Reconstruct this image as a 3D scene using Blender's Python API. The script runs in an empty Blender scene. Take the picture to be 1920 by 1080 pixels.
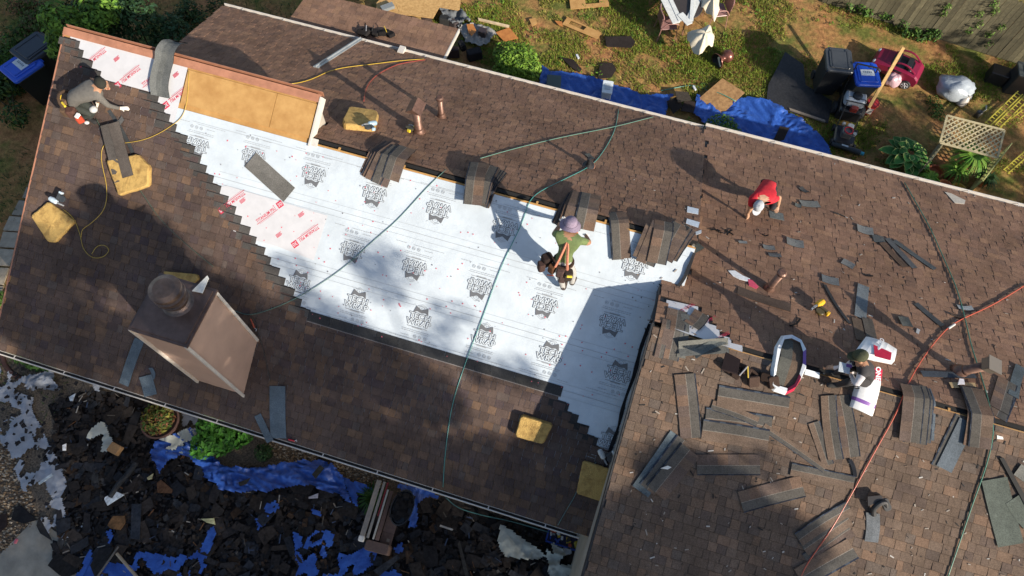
import bpy, bmesh, math, random
from mathutils import Vector, Matrix, noise
import numpy as np
random.seed(7)
RND = random.Random(11)
sc = bpy.context.scene
col = sc.collection
# ------------------------------------------------------------------ camera
FOC = 1313.08
CR = np.array([[0.95723042, 0.27317724, -0.09531068],
               [0.28796395, -0.86760838, 0.4053794],
               [0.02804808, -0.41548753, -0.90916633]])   # rows: world axes in camera coords (x right, y down, z forward)
CZ = 15.5
cam_d = bpy.data.cameras.new('camera'); cam = bpy.data.objects.new('camera', cam_d); col.objects.link(cam)
cam_d.sensor_width = 36.0; cam_d.lens = FOC / 1920 * 36.0; cam_d.clip_end = 500; cam_d.clip_start = .05
M = Matrix(((CR[0][0], -CR[0][1], -CR[0][2]), (CR[1][0], -CR[1][1], -CR[1][2]), (CR[2][0], -CR[2][1], -CR[2][2]))).to_4x4()
M.translation = (0, 0, CZ); cam.matrix_world = M
sc.camera = cam
# ------------------------------------------------------------------ light
SUN_EL, SUN_AZ = 25.5, (0.872, -0.489)         # towards the sun, world XY
sunh = Vector((SUN_AZ[0], SUN_AZ[1])).normalized()
SUND = Vector((sunh.x*math.cos(math.radians(SUN_EL)), sunh.y*math.cos(math.radians(SUN_EL)), math.sin(math.radians(SUN_EL))))
w = bpy.data.worlds.new('World'); sc.world = w; w.use_nodes = True
nt = w.node_tree; nt.nodes.clear()
sky = nt.nodes.new('ShaderNodeTexSky'); sky.sky_type = 'NISHITA'; sky.sun_disc = False
sky.sun_elevation = math.radians(SUN_EL); sky.sun_rotation = math.atan2(sunh.x, sunh.y)
bg = nt.nodes.new('ShaderNodeBackground'); bg.inputs[1].default_value = 0.105
wo = nt.nodes.new('ShaderNodeOutputWorld')
nt.links.new(sky.outputs[0], bg.inputs[0]); nt.links.new(bg.outputs[0], wo.inputs[0])
sl = bpy.data.lights.new('sun', 'SUN'); sl.energy = 5.0; sl.angle = math.radians(0.55); sl.color = (1, .90, .76)
so = bpy.data.objects.new('sun', sl); col.objects.link(so)
so.rotation_euler = SUND.to_track_quat('Z', 'Y').to_euler(); so.location = (20, -12, 20)
sc.view_settings.view_transform = 'Standard'; sc.view_settings.look = 'None'
sc.view_settings.exposure = 0.57; sc.view_settings.gamma = 1
sc.render.engine = 'CYCLES'
# ------------------------------------------------------------------ helpers: rays and planes
def ray(px, py):
    d = CR @ np.array([px-960, py-540, FOC]); return Vector(d)
class Plane:
    """z = z0 + t*(y - y0), rising or falling along Y only"""
    def __init__(s, y0, z0, t):
        s.y0, s.z0, s.t = y0, z0, t
        s.N = Vector((0, -t, 1)).normalized(); s.U = Vector((0, 1, t)).normalized(); s.X = Vector((1, 0, 0))
    def z(s, y): return s.z0 + s.t*(y-s.y0)
    def pt(s, x, y, lift=0): return Vector((x, y, s.z(y))) + s.N*lift
    def hit(s, px, py, lift=0):
        d = ray(px, py); z0 = s.z0 - CZ + lift/s.N.z
        k = (z0 - s.t*s.y0)/(d.z - s.t*d.y); p = d*k
        return Vector((p.x, p.y, p.z+CZ))
def proj(P):
    c = CR.T @ np.array([P[0], P[1], P[2]-CZ]); return (960+FOC*c[0]/c[2], 540+FOC*c[1]/c[2], c[2])
Y1, Z1 = 6.351, 5.15; YB, ZB = 10.643, 2.90; YF, ZF = 1.582, 2.614; Y2, Z2 = 4.705, 5.15; YG = 10.687
tF = (Z1-ZF)/(Y1-YF); tB = (ZB-Z1)/(YB-Y1); tB2 = (ZB+.03-Z2)/(YG-Y2); tR = .38
F = Plane(Y1, Z1, tF); B = Plane(Y1, Z1, tB); B2 = Plane(Y2, Z2, tB2); R = Plane(Y2, Z2, tR)
G = Plane(0, 0, 0); S = Plane(11.2, 2.35, -.12)
LX, LT = -10.42, 6.96
def H(h): return Plane(0, h, 0)
def basis(o, xd, n):
    n = n.normalized(); x = (xd - n*xd.dot(n)).normalized(); y = n.cross(x)
    m = Matrix((x, y, n)).transposed().to_4x4(); m.translation = o; return m
def place(pl, a, b=None, lift=0, ang=0):
    """matrix on plane pl at pixel a, local x towards pixel b"""
    o = pl.hit(*a, lift=lift)
    if b is None: xd = Vector((math.cos(ang), math.sin(ang), 0)); return basis(o, xd, pl.N)
    return basis(o, pl.hit(*b, lift=lift)-o, pl.N)
def mid(a, b): return ((a[0]+b[0])/2, (a[1]+b[1])/2)
# ------------------------------------------------------------------ helpers: materials
MATS = {}
def mat(name, c=(.5, .5, .5), rough=.7, metal=0, noise_s=0, amt=.25, bump=0, bs=40, attr=False, c2=None, spec=.5, trans=0, sheen=0, coat=0, detail=4, rng=(.35, .65)):
    if name in MATS: return MATS[name]
    m = bpy.data.materials.new(name); m.use_nodes = True; MATS[name] = m
    n = m.node_tree; b = n.nodes['Principled BSDF']; L = n.links
    b.inputs['Roughness'].default_value = rough; b.inputs['Metallic'].default_value = metal
    b.inputs['Specular IOR Level'].default_value = spec
    if coat: b.inputs['Coat Weight'].default_value = coat
    if trans:
        b.inputs['Transmission Weight'].default_value = trans
    tc = n.nodes.new('ShaderNodeTexCoord')
    base = None
    if attr:
        a = n.nodes.new('ShaderNodeAttribute'); a.attribute_name = 'Col'; base = a.outputs['Color']
    if noise_s:
        nz = n.nodes.new('ShaderNodeTexNoise'); nz.inputs['Scale'].default_value = noise_s; nz.inputs['Detail'].default_value = detail
        nz.inputs['Roughness'].default_value = .62
        L.new(tc.outputs['Object'], nz.inputs['Vector'])
        if attr:
            mr = n.nodes.new('ShaderNodeMapRange'); mr.inputs[1].default_value = .3; mr.inputs[2].default_value = .7
            mr.inputs[3].default_value = 1-amt; mr.inputs[4].default_value = 1+amt
            L.new(nz.outputs['Fac'], mr.inputs[0])
            mx = n.nodes.new('ShaderNodeMix'); mx.data_type = 'RGBA'; mx.blend_type = 'MULTIPLY'; mx.inputs[0].default_value = 1
            L.new(base, mx.inputs[6]); L.new(mr.outputs[0], mx.inputs[7]); base = mx.outputs[2]
        else:
            cr = n.nodes.new('ShaderNodeValToRGB'); cc = c2 if c2 else tuple(x*(1-amt) for x in c)
            cr.color_ramp.elements[0].position = rng[0]; cr.color_ramp.elements[1].position = rng[1]
            cr.color_ramp.elements[0].color = (*cc, 1); cr.color_ramp.elements[1].color = (*(c if c2 else tuple(min(1, x*(1+amt)) for x in c)), 1)
            L.new(nz.outputs['Fac'], cr.inputs[0]); base = cr.outputs[0]
    if base is not None: L.new(base, b.inputs['Base Color'])
    else: b.inputs['Base Color'].default_value = (*c, 1)
    if bump:
        n2 = n.nodes.new('ShaderNodeTexNoise'); n2.inputs['Scale'].default_value = bs; n2.inputs['Detail'].default_value = 5
        L.new(tc.outputs['Object'], n2.inputs['Vector'])
        bp = n.nodes.new('ShaderNodeBump'); bp.inputs['Strength'].default_value = bump; bp.inputs['Distance'].default_value = .02
        L.new(n2.outputs['Fac'], bp.inputs['Height']); L.new(bp.outputs[0], b.inputs['Normal'])
    return m
m_sh = mat('shingle_granules', rough=.93, noise_s=55, amt=.3, attr=True, bump=.25, bs=260, spec=.12)
# broad weathering and dust over the granules
def add_broad(m, scale, lo, hi):
    n = m.node_tree; L = n.links; b = n.nodes['Principled BSDF']; src = b.inputs['Base Color'].links[0].from_socket
    g = n.nodes.new('ShaderNodeNewGeometry'); nz = n.nodes.new('ShaderNodeTexNoise'); nz.inputs['Scale'].default_value = scale; nz.inputs['Detail'].default_value = 3
    L.new(g.outputs['Position'], nz.inputs['Vector'])
    mr = n.nodes.new('ShaderNodeMapRange'); mr.inputs[1].default_value = .3; mr.inputs[2].default_value = .7; mr.inputs[3].default_value = lo; mr.inputs[4].default_value = hi
    L.new(nz.outputs['Fac'], mr.inputs[0]); mx = n.nodes.new('ShaderNodeMix'); mx.data_type = 'RGBA'; mx.blend_type = 'MULTIPLY'; mx.inputs[0].default_value = 1
    L.new(src, mx.inputs[6]); L.new(mr.outputs[0], mx.inputs[7]); L.new(mx.outputs[2], b.inputs['Base Color'])
add_broad(m_sh, 1.3, .80, 1.2)
add_broad(m_sh, 9, .90, 1.10)
m_paint = mat('vertex_tint', rough=.75, noise_s=20, amt=.15, attr=True, spec=.3)
m_gloss = mat('vertex_tint_glossy', rough=.3, noise_s=15, amt=.08, attr=True, spec=.5)
m_cloth = mat('vertex_tint_cloth', rough=.95, noise_s=60, amt=.2, attr=True, spec=.15, bump=.35, bs=90)
m_memb = mat('membrane_white', (.54, .60, .65), .5, noise_s=3, amt=.06, bump=.35, bs=6, spec=.4)
add_broad(m_memb, 1.1, .93, 1.06)
m_psu = mat('membrane_peel_stick', (.56, .56, .58), .5, noise_s=6, amt=.04, bump=.12, bs=9)
m_ink = mat('print_dark', (.13, .135, .145), .6); m_ink2 = mat('print_grey', (.34, .36, .38), .6); m_red = mat('print_red', (.55, .03, .07), .6)
m_white = mat('white_metal', (.58, .54, .49), .45, noise_s=8, amt=.08); m_cop = mat('copper_trim', (.44, .20, .12), .55, metal=.15, noise_s=5, amt=.15)
m_cop2 = mat('copper_pipe', (.17, .095, .07), .45, metal=.5, noise_s=12, amt=.3)
m_ply = mat('plywood', (.50, .29, .10), .75, noise_s=4, c2=(.39, .205, .062), bump=.1, bs=30); m_dark = mat('dark_void', (.012, .011, .01), .9)
m_wall = mat('siding_tan', (.4, .36, .3), .7, noise_s=3, amt=.1)
m_foam = mat('foam_yellow', (.52, .335, .105), .95, noise_s=9, c2=(.25, .14, .04), bump=.9, bs=70, rng=(.28, .55), detail=8)
m_blk = mat('black_rubber', (.02, .02, .022), .6, noise_s=20, amt=.4)
# ------------------------------------------------------------------ helpers: meshes
class MB:
    def __init__(s): s.v = []; s.f = []; s.c = []; s.m = []
    def add(s, vs, fs, c=(.5, .5, .5), m=0, M=None):
        c = c or (.5, .5, .5); k = len(s.v); s.v += [tuple(M @ Vector(v)) for v in vs] if M is not None else [tuple(v) for v in vs]
        for f in fs: s.f.append(tuple(i+k for i in f)); s.c.append(c); s.m.append(m)
    def quad(s, a, b, c, d, col=(.5, .5, .5), m=0): s.add([a, b, c, d], [(0, 1, 2, 3)], col, m)
    def box(s, c, d, col=(.5, .5, .5), m=0, M=None, taper=1):
        x, y, z = d[0]/2, d[1]/2, d[2]/2; t = taper
        vs = [(c[0]+a*x*(t if k > 0 else 1), c[1]+b*y*(t if k > 0 else 1), c[2]+k*z) for k in (-1, 1) for a, b in ((-1, -1), (1, -1), (1, 1), (-1, 1))]
        s.add(vs, [(3, 2, 1, 0), (4, 5, 6, 7), (0, 1, 5, 4), (1, 2, 6, 5), (2, 3, 7, 6), (3, 0, 4, 7)], col, m, M)
    def rbox(s, c, d, r, col=(.5, .5, .5), m=0, M=None, n=3):
        """box with rounded vertical edges and a softened top"""
        pts = []
        for cx, cy, a0 in ((1, 1, 0), (-1, 1, 90), (-1, -1, 180), (1, -1, 270)):
            for i in range(n+1):
                a = math.radians(a0+90*i/n); pts.append((c[0]+cx*(d[0]/2-r)+r*math.cos(a), c[1]+cy*(d[1]/2-r)+r*math.sin(a)))
        k = len(pts); b = min(r*.5, d[2]*.3); vs = []
        for z, sh in ((-d[2]/2, 0), (d[2]/2-b, 0), (d[2]/2, b)):
            for x, y in pts:
                dx, dy = x-c[0], y-c[1]; L = math.hypot(dx, dy) or 1
                vs.append((x-dx/L*sh, y-dy/L*sh, c[2]+z))
        fs = [tuple(range(k-1, -1, -1)), tuple(range(2*k, 3*k))]
        for l in range(2):
            for i in range(k): fs.append((l*k+i, l*k+(i+1) % k, (l+1)*k+(i+1) % k, (l+1)*k+i))
        s.add(vs, fs, col, m, M)
    def prism(s, pts, z0, z1, col=(.5, .5, .5), m=0, M=None, side=None):
        k = len(pts); A = sum(pts[i][0]*pts[(i+1) % k][1]-pts[(i+1) % k][0]*pts[i][1] for i in range(k))
        if A < 0: pts = pts[::-1]
        s.add([(x, y, z0) for x, y in pts]+[(x, y, z1) for x, y in pts], [tuple(range(k-1, -1, -1)), tuple(range(k, 2*k))], col, m, M)
        s.add([(x, y, z0) for x, y in pts]+[(x, y, z1) for x, y in pts], [(i, (i+1) % k, k+(i+1) % k, k+i) for i in range(k)], side or col, m, M)
    def lathe(s, prof, col=(.5, .5, .5), m=0, M=None, n=16, cap=True):
        vs = [(r*math.cos(2*math.pi*i/n), r*math.sin(2*math.pi*i/n), z) for r, z in prof for i in range(n)]
        fs = [(l*n+i, l*n+(i+1) % n, (l+1)*n+(i+1) % n, (l+1)*n+i) for l in range(len(prof)-1) for i in range(n)]
        if cap: fs += [tuple(range(n-1, -1, -1)), tuple(range((len(prof)-1)*n, len(prof)*n))]
        s.add(vs, fs, col, m, M)
    def tube(s, path, r, col=(.5, .5, .5), m=0, n=6, M=None, r2=None):
        path = [Vector(p) for p in path]; vs = []; up = Vector((0, 0, 1)); N = len(path)
        for i, p in enumerate(path):
            t = (path[min(i+1, N-1)]-path[max(i-1, 0)])
            if t.length < 1e-7: t = Vector((0, 0, 1))
            t.normalize(); a = t.cross(up)
            if a.length < .05: a = t.cross(Vector((0, 1, 0)))
            a.normalize(); b = t.cross(a); rr = r if r2 is None else r+(r2-r)*i/max(1, N-1)
            for k in range(n):
                q = 2*math.pi*k/n; vs.append(p+a*math.cos(q)*rr+b*math.sin(q)*rr)
        fs = [(i*n+k, (i+1)*n+k, (i+1)*n+(k+1) % n, i*n+(k+1) % n) for i in range(N-1) for k in range(n)]
        fs += [tuple(range(n)), tuple(range(N*n-1, (N-1)*n-1, -1))]
        s.add(vs, fs, col, m, M)
    def grid(s, fn, nu, nv, col=(.5, .5, .5), m=0, M=None, keep=None):
        vs = [fn(i/nu, j/nv) for j in range(nv+1) for i in range(nu+1)]
        fs = [(j*(nu+1)+i, j*(nu+1)+i+1, (j+1)*(nu+1)+i+1, (j+1)*(nu+1)+i) for j in range(nv) for i in range(nu) if keep is None or keep((i+.5)/nu, (j+.5)/nv)]
        s.add(vs, fs, col, m, M)
    def ball(s, c, r, col=(.5, .5, .5), m=0, M=None, n=10, k=6, jit=0):
        r = (r, r, r) if not hasattr(r, '__len__') else r
        vs = []
        for j in range(k+1):
            a = math.pi*j/k
            for i in range(n):
                b = 2*math.pi*i/n; q = 1+(RND.uniform(-jit, jit) if jit else 0)
                vs.append((c[0]+r[0]*q*math.sin(a)*math.cos(b), c[1]+r[1]*q*math.sin(a)*math.sin(b), c[2]+r[2]*q*math.cos(a)))
        s.add(vs, [(j*n+i, (j+1)*n+i, (j+1)*n+(i+1) % n, j*n+(i+1) % n) for j in range(k) for i in range(n)], col, m, M)
    def mesh(s, name, mats, smooth=False):
        me = bpy.data.meshes.new(name); me.from_pydata(s.v, [], s.f); me.validate(clean_customdata=False)
        if len(me.polygons) == len(s.f):
            ca = me.color_attributes.new('Col', 'FLOAT_COLOR', 'CORNER')
            arr = np.ones((len(me.loops), 4), dtype=np.float32)
            cnt = np.array([len(f) for f in s.f]); arr[:, :3] = np.repeat(np.array(s.c, dtype=np.float32), cnt, axis=0)
            ca.data.foreach_set('color', arr.ravel()); me.polygons.foreach_set('material_index', s.m)
        for m in (mats if isinstance(mats, (list, tuple)) else [mats]): me.materials.append(m)
        if smooth: me.polygons.foreach_set('use_smooth', [True]*len(me.polygons))
        me.update(); return me
    def build(s, name, mats, parent=None, Mx=None, smooth=False, kind=None, label=None):
        o = bpy.data.objects.new(name, s.mesh(name, mats, smooth)); col.objects.link(o)
        if parent is not None: o.parent = parent
        if Mx is not None: o.matrix_basis = Mx
        if kind: o['kind'] = kind
        if label: o['label'] = label
        return o
def tag(o, label, cat, group=None, kind=None):
    if kind: o['kind'] = kind
    if label: o['label'] = label
    if cat: o['category'] = cat
    if group: o['group'] = group
    return o
def thing(name, label, cat, Mx=None, group=None):
    o = bpy.data.objects.new(name, None); o.empty_display_size = .1; col.objects.link(o)
    if Mx is not None: o.matrix_basis = Mx
    return tag(o, label, cat, group)
def inpoly(x, y, P):
    r = False; j = len(P)-1
    for i in range(len(P)):
        if (P[i][1] > y) != (P[j][1] > y) and x < (P[j][0]-P[i][0])*(y-P[i][1])/(P[j][1]-P[i][1])+P[i][0]: r = not r
        j = i
    return r
def jit(c, a): k = 1+RND.uniform(-a, a); return tuple(max(0, x*k) for x in c)
def smoothpath(P, n=6):
    """Catmull-Rom through points"""
    P = [Vector(p) for p in P]; Q = [P[0]*2-P[1]]+P+[P[-1]*2-P[-2]]; out = []
    for i in range(1, len(Q)-2):
        for k in range(n):
            t = k/n; a, b, c, d = Q[i-1], Q[i], Q[i+1], Q[i+2]
            out.append(.5*((2*b)+(c-a)*t+(2*a-5*b+4*c-d)*t*t+(3*b-a-3*c+d)*t**3))
    out.append(P[-1]); return out
# ================================================================== HOUSE
house = thing('house', 'long single storey house seen from above with brown shingle roof half stripped to white underlayment', 'house', Matrix.Identity(4))
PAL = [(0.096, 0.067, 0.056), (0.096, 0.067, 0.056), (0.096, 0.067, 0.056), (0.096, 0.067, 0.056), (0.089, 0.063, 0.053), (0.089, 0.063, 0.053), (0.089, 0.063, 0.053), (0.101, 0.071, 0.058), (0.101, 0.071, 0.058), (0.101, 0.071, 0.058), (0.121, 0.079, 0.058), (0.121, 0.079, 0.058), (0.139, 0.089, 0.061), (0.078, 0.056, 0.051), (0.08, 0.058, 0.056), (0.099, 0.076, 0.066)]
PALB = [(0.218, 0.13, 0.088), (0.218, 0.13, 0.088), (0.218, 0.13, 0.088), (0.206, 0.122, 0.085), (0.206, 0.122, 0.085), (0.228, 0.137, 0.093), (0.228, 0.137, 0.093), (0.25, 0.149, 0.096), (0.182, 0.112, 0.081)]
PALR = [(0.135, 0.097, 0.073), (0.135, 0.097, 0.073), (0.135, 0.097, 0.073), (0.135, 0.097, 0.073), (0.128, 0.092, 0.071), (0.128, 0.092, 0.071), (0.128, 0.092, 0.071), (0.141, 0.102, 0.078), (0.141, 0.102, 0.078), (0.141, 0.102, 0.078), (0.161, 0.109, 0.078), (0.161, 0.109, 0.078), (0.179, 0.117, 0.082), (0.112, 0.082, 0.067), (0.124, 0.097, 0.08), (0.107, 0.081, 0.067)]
EXP = .143
TABS = []      # (area, partname, vertices, colour)
def tabs(part, pl, x0, x1, y0, y1, ok, pal, wmin=.09, wmax=.23, down=1, xl=None):
    """shingle courses on plane pl. y0 eave side; y1 ridge side (down=+1 when the eave has the smaller y)"""
    cu = pl.U*down; L = abs(y1-y0)/abs(pl.U.y); n = int(L/EXP); base = pl.pt(0, y0)
    last = None
    for k in range(n+1):
        v = k*EXP; x = x0-RND.uniform(0, .2); hi = False; cc = RND.choice(pal)
        while x < x1:
            wd = RND.uniform(wmin, wmax); a = max(x, x0); b = min(x+wd, x1); x += wd; hi = not hi
            if xl: a = max(a, xl((base+cu*(v+.5*EXP)).y))
            if b-a < .03: continue
            ym = (base+cu*(v+.5*EXP)).y
            if not ok((a+b)/2, ym): continue
            h = RND.uniform(.009, .014) if hi else RND.uniform(.004, .006)
            vv = v-RND.uniform(0, .006); e = min(v+EXP+.012, L+.01); ex = RND.choice(pal); cc = ex
            g = .0025
            q = [Vector((a+g, 0, 0))+base+cu*vv, Vector((b-g, 0, 0))+base+cu*vv, Vector((b-g, 0, 0))+base+cu*e, Vector((a+g, 0, 0))+base+cu*e]
            N = pl.N; top = [q[0]+N*h, q[1]+N*h, q[2]+N*.001, q[3]+N*.001]
            TABS.append((part, q+top, jit(cc, .08)))
FACES = [(4, 5, 6, 7), (0, 1, 5, 4), (1, 2, 6, 5), (3, 0, 4, 7)]; FACESF = [(7, 6, 5, 4), (4, 5, 1, 0), (5, 6, 2, 1), (7, 4, 0, 3)]
# --- membrane outline on plane F (pixels)
mem_px = [(130, 66), (350, 124), (344, 206), (584, 262), (1300, 456), (1345, 480), (1320, 620), (1252, 780), (1172, 880)]
MEM_R = [F.hit(*p) for p in mem_px]
# lower-left boundary: courses step; right limit of shingles as function of Y
stepL = [F.hit(*p) for p in [(130, 66), (147, 100), (163, 118), (183, 143), (284, 176), (302, 212), (320, 240), (348, 268), (375, 312), (425, 385), (520, 520), (582, 602)]]
def xlim(y):
    P = sorted(((q.y, q.x) for q in stepL))
    if y <= P[0][0]: return P[0][1]
    for (ya, xa), (yb, xb) in zip(P, P[1:]):
        if y <= yb: return xa+(xb-xa)*(y-ya)/(yb-ya)
    return P[-1][1]
yS = F.hit(582, 602).y; pS2 = F.hit(1042, 742); pS3 = F.hit(1118, 832)
def shF(x, y):
    if y > yS: return x < xlim(y)
    if x < pS2.x: return True
    if x > pS3.x+.1: return y < pS3.y-.05
    return y < pS2.y+(pS3.y-pS2.y)*(x-pS2.x)/(pS3.x-pS2.x)
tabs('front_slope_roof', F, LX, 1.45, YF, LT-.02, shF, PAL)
XB0, XB1 = -10.0, 1.68
blP = [B.hit(417, 10), B.hit(325, 88)]
def okB(x, y):
    xl = blP[1].x+(blP[0].x-blP[1].x)*(y-blP[1].y)/(blP[0].y-blP[1].y)
    if x < xl: return False
    if x < -5.4 and y < 6.95: return False
    return True
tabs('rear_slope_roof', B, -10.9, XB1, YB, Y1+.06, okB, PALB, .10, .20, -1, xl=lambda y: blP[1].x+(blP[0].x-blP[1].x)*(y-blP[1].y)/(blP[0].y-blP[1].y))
X2 = 14.5
def okB2(x, y): return True if y < Y1+.5 or x > XB1 else False
rk0, rk1 = B2.hit(1243, 537), B2.hit(1303, 468)
tabs('wing_rear_slope_roof', B2, 1.26, X2, YG, Y2+.05, lambda x, y: x > XB1 or (y < 5.72 and x > (1.27 if y < rk0.y else 1.27+(y-rk0.y)*.5)), PALB, .13, .24, -1)
# exposed strip of red printed membrane above wing ridge
strip = [(1248, 566), (1390, 655), (1392, 645), (1372, 640), (1370, 622), (1350, 620), (1348, 600), (1330, 598), (1328, 582), (1308, 580), (1250, 560)]
TABS = [t for t in TABS if not (t[0] == 'wing_rear_slope_roof' and inpoly(*proj((t[1][4]+t[1][6])/2)[:2], [(1244, 561), (1309, 574), (1309, 587), (1329, 591), (1329, 606), (1349, 612), (1349, 627), (1371, 633), (1371, 643), (1392, 650), (1396, 672), (1240, 640)]))]
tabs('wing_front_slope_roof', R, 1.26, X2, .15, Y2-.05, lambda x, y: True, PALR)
tabs('shed_roof', S, -8.75, -4.72, 12.35, 11.02, lambda x, y: True, PALB, .13, .22, -1)
# biggest in view become their own objects
def parea(q):
    P = [proj(v) for v in q[4:8]]
    if any(p[2] < 0 for p in P) or not all(-5 < p[0] < 1925 and -5 < p[1] < 1085 for p in P): return 0
    return abs(sum(P[i][0]*P[(i+1) % 4][1]-P[(i+1) % 4][0]*P[i][1] for i in range(4)))/2
TABS = [(parea(q), p, q, c) for p, q, c in TABS]
house_cut = sorted((a for a, p, q, c in TABS), reverse=True)[295]
# roof decks (solid slabs under the shingles)
def slab(name, pl, poly, th=.12, m=m_ply, drop=.012, parent=house):
    mb = MB(); k = len(poly); top = [pl.pt(x, y, -drop) for x, y in poly]; bot = [p-Vector((0, 0, th)) for p in top]
    mb.add(top+bot, [tuple(range(k)), tuple(range(2*k-1, k-1, -1))]+[(i, i+k, (i+1) % k+k, (i+1) % k) for i in range(k)])
    return mb.build(name, m, parent)
def addtab(mb, q, c, fl, o=Vector()):
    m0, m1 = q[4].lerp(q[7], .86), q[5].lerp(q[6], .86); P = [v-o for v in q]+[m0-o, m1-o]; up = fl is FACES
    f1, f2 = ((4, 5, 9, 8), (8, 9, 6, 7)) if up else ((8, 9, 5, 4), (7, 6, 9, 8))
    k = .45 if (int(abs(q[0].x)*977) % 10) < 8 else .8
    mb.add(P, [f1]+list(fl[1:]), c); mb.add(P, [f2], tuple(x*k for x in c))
roofs = {}
roofs['front_slope_roof'] = slab('front_slope_roof', F, [(LX, YF), (1.66, YF), (1.66, Y1-.07), (-5.38, Y1-.07), (-5.38, LT), (LX, LT)], th=.1)
roofs['rear_slope_roof'] = slab('rear_slope_roof', B, [(-5.33, Y1+.07), (XB1, Y1+.07), (XB1, YB), (blP[0].x, YB), (-9.3, 8.05), (-9.1, 7.02), (-5.33, 7.02)], m=m_blk)
roofs['wing_rear_slope_roof'] = slab('wing_rear_slope_roof', B2, [(1.2, Y2+.06), (X2, Y2+.06), (X2, YG), (XB1, YG), (XB1, 5.7), (1.52, 5.7), (1.27, rk0.y)], th=.14, m=m_blk)
roofs['wing_front_slope_roof'] = slab('wing_front_slope_roof', R, [(1.26, .15), (X2, .15), (X2, Y2-.06), (1.26, Y2-.06)], th=.14, m=m_blk)
roofs['shed_roof'] = slab('shed_roof', S, [(-8.75, 11.0), (-4.72, 11.0), (-4.72, 12.36), (-8.75, 12.36)], m=m_blk)
bulk = {k: MB() for k in roofs}
for a, p, q, c in TABS:
    fl = FACES if (q[2]-q[0]).y > 0 else FACESF
    if a >= house_cut:
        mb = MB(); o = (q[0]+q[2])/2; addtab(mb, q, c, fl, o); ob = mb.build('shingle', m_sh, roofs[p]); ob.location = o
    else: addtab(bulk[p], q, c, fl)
for k, b in bulk.items():
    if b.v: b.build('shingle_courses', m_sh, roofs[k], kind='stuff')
FR, RR, WR, WF = roofs['front_slope_roof'], roofs['rear_slope_roof'], roofs['wing_rear_slope_roof'], roofs['wing_front_slope_roof']
# bare upper halves of shingles where the courses stop in steps
mb = MB(); GRY = (.045, .045, .046)
n = int((LT-YF)/F.U.y/EXP)
base = F.pt(0, YF)
for k in range(n):
    y = (base+F.U*(k+.5)*EXP).y
    if y > yS+.02:
        xl = xlim(y); x2 = xl+RND.uniform(.10, .14); v0 = k*EXP; a = base+F.U*v0; b = base+F.U*(v0+EXP*1.0)
        Nn = F.N
        mb.add([Vector((xl-.3, 0, 0))+a+Nn*.004, Vector((x2, 0, 0))+a+Nn*.004, Vector((x2, 0, 0))+b+Nn*.004, Vector((xl-.3, 0, 0))+b+Nn*.004, Vector((x2, 0, 0))+a-Nn*.004, Vector((x2, 0, 0))+b-Nn*.004, Vector((xl-.3, 0, 0))+b-Nn*.004],
               [(0, 1, 2, 3), (1, 4, 5, 2), (3, 2, 5, 6)], jit((.075, .07, .066), .15))
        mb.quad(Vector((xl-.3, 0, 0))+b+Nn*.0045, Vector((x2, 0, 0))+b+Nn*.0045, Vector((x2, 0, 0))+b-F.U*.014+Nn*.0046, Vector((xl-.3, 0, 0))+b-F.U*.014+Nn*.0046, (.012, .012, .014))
    elif y > pS3.y-.06:
        # descending steps on the right
        xr = pS2.x+(pS3.x-pS2.x)*(y-pS2.y)/(pS3.y-pS2.y) if y < pS2.y else None
        if xr:
            a = base+F.U*k*EXP; b = base+F.U*(k+1)*EXP; xl, x2 = xr-.3, xr+.06
            mb.quad(*(Vector((xx, 0, 0))+p+F.N*.004 for xx, p in ((xl, a), (x2, a), (x2, b), (xl, b))), jit((.04, .038, .038), .15))
a = base+F.U*((yS-YF)/F.U.y-.02); b = a+F.U*.19
segs = 11
xs0, xs1 = F.hit(578, 590).x, F.hit(1052, 742).x
for i in range(segs):
    xa, xb = xs0+(xs1-xs0)*i/segs, xs0+(xs1-xs0)*(i+1)/segs-.004
    mb.quad(*(Vector((xx, 0, 0))+p+F.N*h for xx, p, h in ((xa, a, .006), (xb, a, .006), (xb, b, .004), (xa, b, .004))), jit(GRY, .15))
mb.quad(*(Vector((xx, 0, 0))+p+F.N*.0075 for xx, p in ((xs0, a-F.U*.004), (xs1, a-F.U*.004), (xs1, a+F.U*.01), (xs0, a+F.U*.01))), (.22, .2, .19))
mb.build('bare_shingle_edges', m_sh, FR, kind='stuff')
# --- white underlayment sheets
yr = Y1-.09
def sheet(ya, yb, xa, xb, lift, name='underlayment_sheet', m=m_memb, wr=.004, parent=FR, pl=F):
    mb = MB(); nu = max(2, int((xb-xa)/.12)); nv = max(2, int((yb-ya)/.12))
    def fn(u, v):
        x = xa+(xb-xa)*u; y = ya+(yb-ya)*v; k = max(0, (x-.2)/1.2)
        h = lift+wr*noise.noise(Vector((x*2.2, y*2.2, lift*50)))+k*.006*noise.noise(Vector((x*5-y*3, y*9+x*5, 3)))
        return pl.pt(x, y, h)
    mb.grid(fn, nu, nv); return mb.build(name, m, parent, smooth=True)
xm = 1.655
ySe = [1.6+.8, 3.65, 4.36, 5.36, yr]
for i in range(4):
    ya, yb = ySe[i]-(.0 if i == 0 else .06), ySe[i+1]
    sheet(ya, yb, -9.5 if i == 3 else [-5.6, -6.6, -7.8][i], xm, -.0065+.0014*i, wr=.003)
ps = F.hit(345, 205)
sheet(5.9, LT-.03, LX+.12, -7.93, -.0005, 'peel_stick_sheet', m_psu, .001)
mb = MB(); P = [F.hit(*p, lift=.003) for p in [(408, 350), (425, 348), (614, 404), (606, 430), (588, 488), (520, 462), (440, 440)]]
mb.add([p for p in P], [tuple(range(len(P)))[::-1]]); mb.build('peel_stick_patch', m_psu, FR)
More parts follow.
